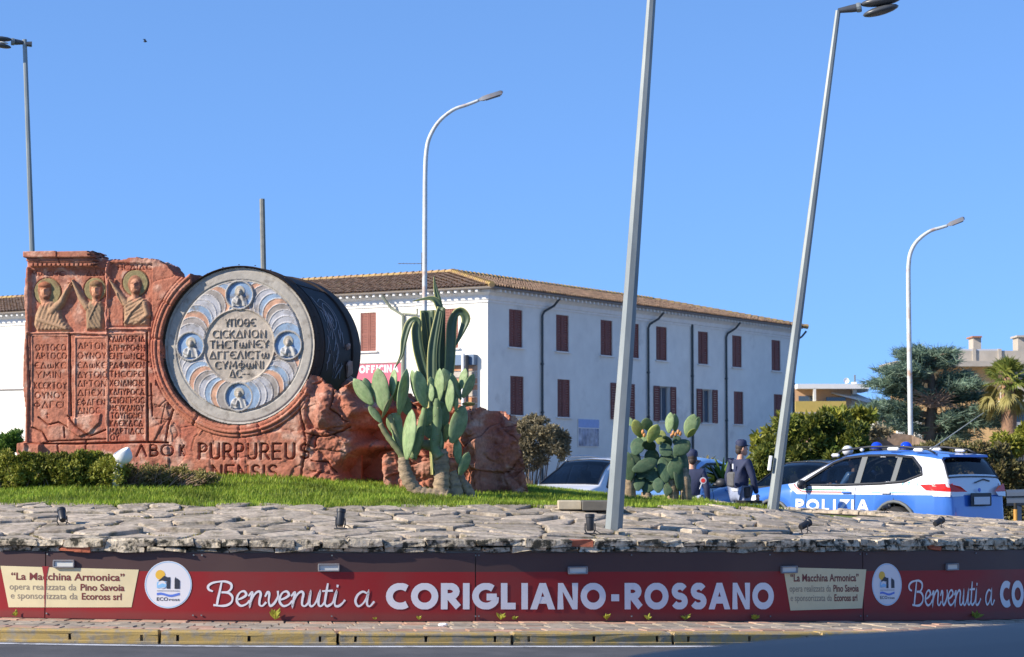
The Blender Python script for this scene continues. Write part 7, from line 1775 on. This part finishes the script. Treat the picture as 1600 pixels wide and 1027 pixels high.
# other cars -------------------------------------------------------------------------------
HATCH = dict(SUV); HATCH.update(L=4.15, top=[(0, .55), (.03, .70), (.15, .82), (.5, .92), (.95, .99), (1.25, 1.18), (1.7, 1.42), (2.0, 1.50), (2.5, 1.53), (3.1, 1.51), (3.6, 1.45), (3.75, 1.38), (3.95, 1.12), (4.08, .95), (4.15, .7), (4.15, .45)],
    hw=[(0, .60), (.05, .72), (.2, .80), (.5, .85), (1, .87), (3.4, .87), (3.9, .84), (4.15, .72)], belt=[(0, .72), (.5, .85), (1, .93), (2.5, .97), (3.6, 1.02), (4.15, .98)], wx=(.80, 3.30), wr=.31, cowl=.98, ws=1.95, rs=3.68, re=4.02, roofw=.56,
    sidepoly=[(1.16, .97), (1.72, 1.33), (2.1, 1.41), (2.8, 1.42), (3.3, 1.37), (3.55, 1.2), (3.4, 1.06), (2.4, 1.0)], pillars=[(2.25, 2.33), (3.02, 3.08)])
MPV = dict(HATCH); MPV.update(L=4.3, top=[(0, .6), (.03, .80), (.15, .93), (.5, 1.03), (.85, 1.10), (1.25, 1.34), (1.75, 1.60), (2.1, 1.66), (2.8, 1.68), (3.6, 1.65), (3.95, 1.58), (4.1, 1.4), (4.25, 1.1), (4.3, .8), (4.3, .45)], belt=[(0, .8), (.5, .93), (1, 1.02), (4.3, 1.08)], cowl=.88, ws=1.95, rs=4.0, re=4.2, wx=(.82, 3.45),
    hw=[(0, .64), (.05, .76), (.2, .83), (.5, .87), (1, .88), (3.7, .88), (4.1, .85), (4.3, .76)], roofw=.62, sidepoly=[(1.10, 1.05), (1.7, 1.46), (2.1, 1.55), (3.0, 1.57), (3.75, 1.54), (3.9, 1.3), (3.7, 1.12), (2.4, 1.07)])
def dirv(deg): return Vector((math.sin(math.radians(deg)), -math.cos(math.radians(deg)), 0)) # 0 points at the camera, positive to the right
p = P(912, 700, 47.5); g = zg(p.x, 40); hd2 = dirv(-30); og = Vector((p.x, 47.5, g-.10))+hd2*1.6
wc, Ww, Rw_, _, _ = make_car('white_car', 'white car with roof bars, windscreen showing above the grass near the dry shrub', MPV, og, hd2, 'carwhite', glass='glass_dark')
for sd in (1, -1): under(MB().tube([Ww(1.9, sd*.6, 1.63), Ww(2.1, sd*.61, 1.72), Ww(3.0, sd*.61, 1.74), Ww(3.9, sd*.61, 1.68), Ww(4.0, sd*.6, 1.6)], .02, 6).build('roof_bar', M['alloy'], None, smooth=True), wc)
print('WHITE', project(*Ww(1.95, 0, 1.66)), project(*Ww(.9, .8, 1.1)), project(*Ww(.9, -.8, 1.1)))
p = P(1052, 760, 40.6); hd3 = dirv(-22); og = Vector((p.x, 40.6, zg(p.x, 38)+.02))+hd3*1.9
lc, Wl, Rl, _, _ = make_car('police_car', 'plain light blue car half hidden behind the broad cactus', HATCH, og, hd3, 'plblue', glass='glass_dark')
print('LB', project(*Wl(0, 0, .9)), project(*Wl(4.15, 0, .9)), project(*Wl(2.4, 0, 1.53)))
p = P(1246, 735, 43); hd4 = dirv(-35); og = Vector((p.x, 43, zg(p.x, 43)-.02))+hd4*1.5
nc, Wn, _, _, _ = make_car('dark_blue_car', 'steel blue car behind the police car bonnet, only roof and windscreen in view', HATCH, og, hd4, 'steelblue', glass='glass')
# out-of-focus dark car passing close to the camera, bonnet at lower right
hd5 = Vector((-1, -.05, 0)).normalized(); NEAR = dict(SUV); NEAR.update(L=5.0, top=[(0, .5), (.02, .68), (.08, .82), (.2, .91), (.37, .955), (.74, .99), (1.48, 1.036), (1.95, 1.07), (2.4, 1.27), (2.8, 1.42), (3.3, 1.45), (4.0, 1.40), (4.5, 1.25), (4.9, 1.05), (5.0, .8), (5.0, .5)], belt=[(0, .75), (1, .88), (5, 1.0)], cowl=1.97, ws=2.75, rs=4.05, re=4.7, wx=(.9, 4.0), wr=.32, sidepoly=[(2.3, .98), (2.8, 1.28), (3.3, 1.33), (3.9, 1.29), (4.3, 1.10), (3.6, .99)], pillars=[(3.2, 3.28)]); og = Vector((.02, 5.5, -.0))
ncar, Wc, _, _, _ = make_car('navy_car', 'nearest car, dark navy, only its blurred bonnet showing at the lower right', NEAR, og, hd5, 'navy', glass='glass_dark', simple=True)
for x in (.1, .5, 1.0, 1.5): print('NEAR', x, project(*Wc(x, .5, interp(SUV['top'], x))), project(*Wc(x, -.5, interp(SUV['top'], x))))
# guard rail and marker post at the right edge
gr = empty('guard_rail', tuple(P(1620, 780, 40)), 'dark steel guard rail with a post behind the tail of the police car', 'guard rail')
a, b = P(1572, 778, 41), P(1760, 774, 40); up_ = Vector((0, 0, 1))
v = []
for pp in (a, b):
    for dz_, dy_ in ((-.15, 0), (-.10, -.05), (-.03, -.05), (0, 0), (.03, -.05), (.10, -.05), (.15, 0)): v.append(pp+Vector((0, dy_, dz_)))
M['rail'] = mat('rail_steel', (.05, .075, .12), .5, .1, 3, metal=.3)
under(MB().add(v, [(k, k+1, k+8, k+7) for k in range(6)]).build('beam', M['rail'], None), gr)
for px in (1592, 1650, 1720): q_ = P(px, 780, 40.9); under(MB().box((q_.x, q_.y+.05, .5), (.1, .08, .9)).build('post', M['rail'], None), gr)
q_ = P(1587, 812, 36.5); mp_ = empty('marker_post', (q_.x, q_.y, zg(q_.x, q_.y)), 'thin dark post with an orange-yellow sleeve beside the police car bumper', 'post')
zb = zg(q_.x, q_.y); M['sleeve'] = mat('orange_sleeve', (.55, .27, .05), .6, .1, 6)
under(MB().tube([(q_.x, q_.y, zb), (q_.x, q_.y, P(1587, 786, 36.5).z)], .028, 8).build('stem', M['slot'], None), mp_)
under(MB().tube([(q_.x, q_.y-.001, P(1587, 815, 36.5).z), (q_.x, q_.y-.001, P(1587, 796, 36.5).z)], .035, 10).build('sleeve', M['sleeve'], None), mp_)

# ------------------------------------------------------------------ people
M['skin'] = mat('skin', (.50, .27, .18), .55); M['uniform'] = mat('uniform_navy', (.018, .026, .068), .75, .15, 6, .006, 14); M['trouser'] = mat('trouser_grey_blue', (.26, .30, .40), .8, .1, 5, .005, 14); M['vest'] = mat('vest_grey', (.10, .10, .10), .8, .2, 8, .004, 30)
M['boot'] = mat('boot_black', (.015, .015, .017), .5); M['hair'] = mat('hair_dark', (.035, .025, .02), .7); M['belt'] = mat('belt_white', (.5, .52, .55), .6)
def skinned(name, verts, edges, rad, mtl, parent, level=2, root=0):
    me = bpy.data.meshes.new(name); me.from_pydata([tuple(v) for v in verts], edges, []); o = link(name, me)
    o.modifiers.new('k', 'SKIN').use_smooth_shade = True; sk = me.skin_vertices[0].data
    for i, r in enumerate(rad): sk[i].radius = (r, r) if not hasattr(r, '__len__') else r
    sk[root].use_root = True; sb = o.modifiers.new('s', 'SUBSURF'); sb.levels = level; sb.render_levels = level
    dg = bpy.context.evaluated_depsgraph_get(); dg.update(); m2 = bpy.data.meshes.new_from_object(o.evaluated_get(dg)); bpy.data.objects.remove(o); m2.materials.clear(); m2.materials.append(mtl)
    m2.polygons.foreach_set('use_smooth', np.ones(len(m2.polygons), dtype=bool)); o = link(name, m2); return under(o, parent) if parent else o
def person(label, pos, yaw, H=1.78, kind='officer', seated=False, lean=0, headyaw=0, armL=None, armR=None, light=False):
    """local: x = the person's left, y = back, z up; faces -y"""
    root = empty('person', tuple(pos), label, 'person'); k = H/1.78; Rz = Matrix.Rotation(yaw, 3, 'Z')
    def T_(v): v = Vector(v)*k; return Vector(pos)+Rz@v
    if seated:
        J = dict(pel=(0, 0, .55), sp=(0, -.01, .75), ch=(0, .0, .98), nk=(0, -.01, 1.12), hd=(0, -.03, 1.22), hl=(.09, -.02, .53), hr=(-.09, -.02, .53), kl=(.13, -.45, .60), kr=(-.13, -.45, .60), al=(.14, -.62, .20), ar=(-.14, -.62, .20), tl=(.15, -.78, .14), tr=(-.15, -.78, .14), sl=(.19, 0, 1.03), sr=(-.19, 0, 1.03))
        el, er, wl, wr = (.25, -.14, .80), (-.25, -.14, .80), (.16, -.40, .86), (-.16, -.40, .86)
    else:
        J = dict(pel=(0, 0, .95), sp=(0, 0, 1.12), ch=(0, .015, 1.34), nk=(0, .0, 1.50), hd=(0, -.02, 1.60), hl=(.09, 0, .92), hr=(-.09, 0, .92), kl=(.11, -.03, .50), kr=(-.11, .01, .50), al=(.12, .02, .10), ar=(-.12, .08, .10), tl=(.14, -.13, .04), tr=(-.14, -.07, .04), sl=(.19, .01, 1.43), sr=(-.19, .01, 1.43))
        el, wl = armL or ((.27, .04, 1.14), (.27, -.06, .90)); er, wr = armR or ((-.27, .04, 1.14), (-.27, -.06, .90))
    J.update(el=el, wl=wl, er=er, wr=wr)
    names = list(J); ix = {n_: i for i, n_ in enumerate(names)}
    ed = [('pel', 'sp'), ('sp', 'ch'), ('ch', 'nk'), ('nk', 'hd'), ('pel', 'hl'), ('pel', 'hr'), ('hl', 'kl'), ('hr', 'kr'), ('kl', 'al'), ('kr', 'ar'), ('al', 'tl'), ('ar', 'tr'), ('ch', 'sl'), ('ch', 'sr'), ('sl', 'el'), ('sr', 'er'), ('el', 'wl'), ('er', 'wr')]
    rd = dict(pel=.125, sp=.12, ch=.135, nk=.055, hd=.055, hl=.085, hr=.085, kl=.055, kr=.055, al=.038, ar=.038, tl=.035, tr=.035, sl=.055, sr=.055, el=.038, er=.038, wl=.026, wr=.026)
    skinned('body', [T_(J[n_]) for n_ in names], [(ix[a], ix[b]) for a, b in ed], [rd[n_]*k*(.72 if n_ in ('pel', 'sp', 'ch', 'sl', 'sr', 'hl', 'hr') else 1) for n_ in names], M['skin'], root)
    def sub(nm, keys, edges, grow, mt, ro=0): 
        skinned(nm, [T_(J[n_]) for n_ in keys], [(keys.index(a), keys.index(b)) for a, b in edges], [(rd[n_]*grow.get(n_, 1.22)+.012)*k for n_ in keys], mt, root, 2, ro)
    J['nk'] = (J['nk'][0], J['nk'][1], J['nk'][2]-.035)
    sub('jacket', ['pel', 'sp', 'ch', 'nk', 'sl', 'sr', 'el', 'er', 'wl', 'wr'], [('pel', 'sp'), ('sp', 'ch'), ('ch', 'nk'), ('ch', 'sl'), ('ch', 'sr'), ('sl', 'el'), ('sr', 'er'), ('el', 'wl'), ('er', 'wr')], {'pel': 1.12, 'sp': 1.22, 'ch': 1.18, 'nk': 1.15, 'sl': 1.25, 'sr': 1.25, 'wl': 1.25, 'wr': 1.25}, M['uniform'] if kind == 'officer' else M['plblue'])
    sub('trousers', ['pel', 'hl', 'hr', 'kl', 'kr', 'al', 'ar'], [('pel', 'hl'), ('pel', 'hr'), ('hl', 'kl'), ('hr', 'kr'), ('kl', 'al'), ('kr', 'ar')], {'pel': 1.05, 'hl': 1.15, 'hr': 1.15, 'kl': 1.35, 'kr': 1.35, 'al': 1.6, 'ar': 1.6}, M['trouser'])
    if not seated:
        for a_, t_ in (('al', 'tl'), ('ar', 'tr')):
            A, B = Vector(J[a_]), Vector(J[t_]); skinned('boot', [T_(A+Vector((0, .0, .10))), T_(A), T_(A+Vector((0, .05, -.05))), T_(B), T_(B+Vector((0, -.07, -.01)))], [(0, 1), (1, 2), (1, 3), (3, 4)], [.058*k, .055*k, .045*k, .045*k, .038*k], M['boot'], root, 1)
    # head with face, ears, hair
    hc = Vector(J['hd'])+Vector((0, -.01, .055)); Rh = Rz@Matrix.Rotation(headyaw, 3, 'Z')
    def Hd(v): return T_(hc)+Rh@(Vector(v)*k)
    mb = MB().ell(T_(hc), (.077*k, .098*k, .118*k), 18, 12, Rh)
    mb.ell(Hd((0, -.06, -.065)), (.045*k, .045*k, .05*k), 12, 8, Rh)
    mb.add([Hd((-.012, -.09, .02)), Hd((.012, -.09, .02)), Hd((.018, -.098, -.022)), Hd((-.018, -.098, -.022)), Hd((0, -.128, -.018))], [(0, 1, 4), (1, 2, 4), (2, 3, 4), (3, 0, 4)])
    for sd in (1, -1): mb.ell(Hd((sd*.078, .005, -.005)), (.012*k, .022*k, .034*k), 8, 6, Rh)
    under(mb.build('head', M['skin'], None, smooth=True), root)
    mb = MB()
    for sd in (1, -1): mb.ell(Hd((sd*.032, -.090, .012)), (.013*k, .008*k, .008*k), 8, 5, Rh)
    under(mb.build('eyes', M['hair'], None), root); under(MB().box(Hd((0, -.103, -.052)), (.045*k, .008*k, .010*k), Rh).build('mouth', M['stripe_r'] if 0 else mat('lip', (.35, .12, .10), .6), None), root)
    mb = MB().ell(Hd((0, .018, .03)), (.082*k, .092*k, .10*k), 16, 10, Rh); mb.ell(Hd((0, .055, -.03)), (.066*k, .055*k, .07*k), 12, 8, Rh); under(mb.build('hair', M['hair'], None, smooth=True), root)
    # hands: palm and five fingers
    for (w_, e_, sd) in (('wl', 'el', 1), ('wr', 'er', -1)):
        Wv, E = Vector(J[w_]), Vector(J[e_]); d = (Wv-E).normalized(); s = d.cross(Vector((0, 1, 0))); s = s.normalized() if s.length > .2 else Vector((1, 0, 0)); nrm = s.cross(d)
        vv = [Wv, Wv+d*.045, Wv+d*.085]; ee = [(0, 1), (1, 2)]; rr_ = [.024, .03, .03]
        for q_ in range(4):
            o_ = (q_-1.5)*.02; ln = (.075, .085, .08, .06)[q_]; b_ = len(vv); vv += [Wv+d*.085+nrm*o_, Wv+d*(.085+ln*.5)+nrm*o_+s*sd*-.008, Wv+d*(.085+ln*.85)+nrm*o_-s*sd*.03]; ee += [(2, b_), (b_, b_+1), (b_+1, b_+2)]; rr_ += [.0105, .0095, .0075]
        b_ = len(vv); vv += [Wv+d*.04-nrm*.04, Wv+d*.075-nrm*.055]; ee += [(1, b_), (b_, b_+1)]; rr_ += [.012, .009]
        skinned('hand', [T_(v) for v in vv], ee, [r*k for r in rr_], M['skin'], root, 1)
    if kind == 'officer':
        mb = MB().lathe([(.094, .0), (.098, .035), (.096, .07), (.08, .10), (.045, .118), (.001, .122)], 18, Hd((0, .008, .045)), Rh, cap=True)
        br = []
        for i in range(9): a = -1.15+2.3*i/8; br += [Hd((.092*math.sin(a), .008-.092*math.cos(a), .062)), Hd((.085*math.sin(a), .008-.165*math.cos(a)*.98-.02, .045))]
        mb.add(br+[b_+Vector((0, 0, .006)) for b_ in br], [(2*i, 2*i+2, 2*i+3, 2*i+1) for i in range(8)]+[(18+2*i, 19+2*i, 21+2*i, 20+2*i) for i in range(8)]+[(2*i+1, 2*i+3, 2*i+21, 2*i+19) for i in range(8)])
        under(mb.build('cap', M['uniform'], None, smooth=40), root)
        z = J['pel'][2]+.02; under(MB().lathe([(.175*k, -.025), (.178*k, .025)], 20, T_((0, 0, z)), Rz@Matrix.Diagonal((1, .85, 1)), cap=False).build('belt', M['belt'], None), root)
    return root, T_
# officer right of the second cactus: seen from behind and to his left, face turned right
pa = P(1157, 730, 37.0); po, To = person('person in navy jacket and cap seen from behind, head turned right', (pa.x, pa.y, zg(pa.x, 37)), math.radians(128), 1.80, headyaw=math.radians(-18), armL=((.27, .05, 1.16), (.24, -.06, .92)), armR=((-.27, -.04, 1.14), (-.24, -.14, .90)))
under(MB().bbox(To((.10, .10, 1.14)), (.20, .10, .26), .03, Matrix.Rotation(math.radians(128), 3, 'Z')).build('vest_panel', M['vest'], None), po)
under(MB().bbox(To((.0, .175, 1.36)), (.035, .01, .09), .003, Matrix.Rotation(math.radians(128), 3, 'Z')).build('reflective_mark', M['belt'], None), po)
under(MB().bbox(To((-.19, .03, .93)), (.06, .12, .18), .015, Matrix.Rotation(math.radians(128), 3, 'Z')).build('holster', M['boot'], None), po)
pb_ = P(1081, 740, 36.4); p2, T2 = person('person in navy uniform with red and white hand badge behind the broad cactus', (pb_.x, pb_.y, zg(pb_.x, 36.4)-.10), math.radians(165), 1.72, headyaw=.3)
c = P(1098.5, 751, 36.0); under(MB().lathe([(.055, 0), (.055, .012)], 20, c, Matrix.Rotation(PI/2, 3, 'X')).build('badge_rim', M['belt'], None), p2); under(MB().lathe([(.036, .012), (.036, .016)], 18, c, Matrix.Rotation(PI/2, 3, 'X')).build('badge_centre', M['stripe_r'], None), p2)
under(MB().tube([c, c+Vector((-.05, .05, -.14))], .012, 6).build('badge_handle', M['belt'], None), p2)
# driver in the police car
dpos = Wp(2.30, .36, .22); yaw_d = math.atan2(hd.y, hd.x)+PI/2
person('person in light blue shirt sitting at the wheel of the police car', tuple(dpos), yaw_d, 1.74, kind='driver', seated=True)
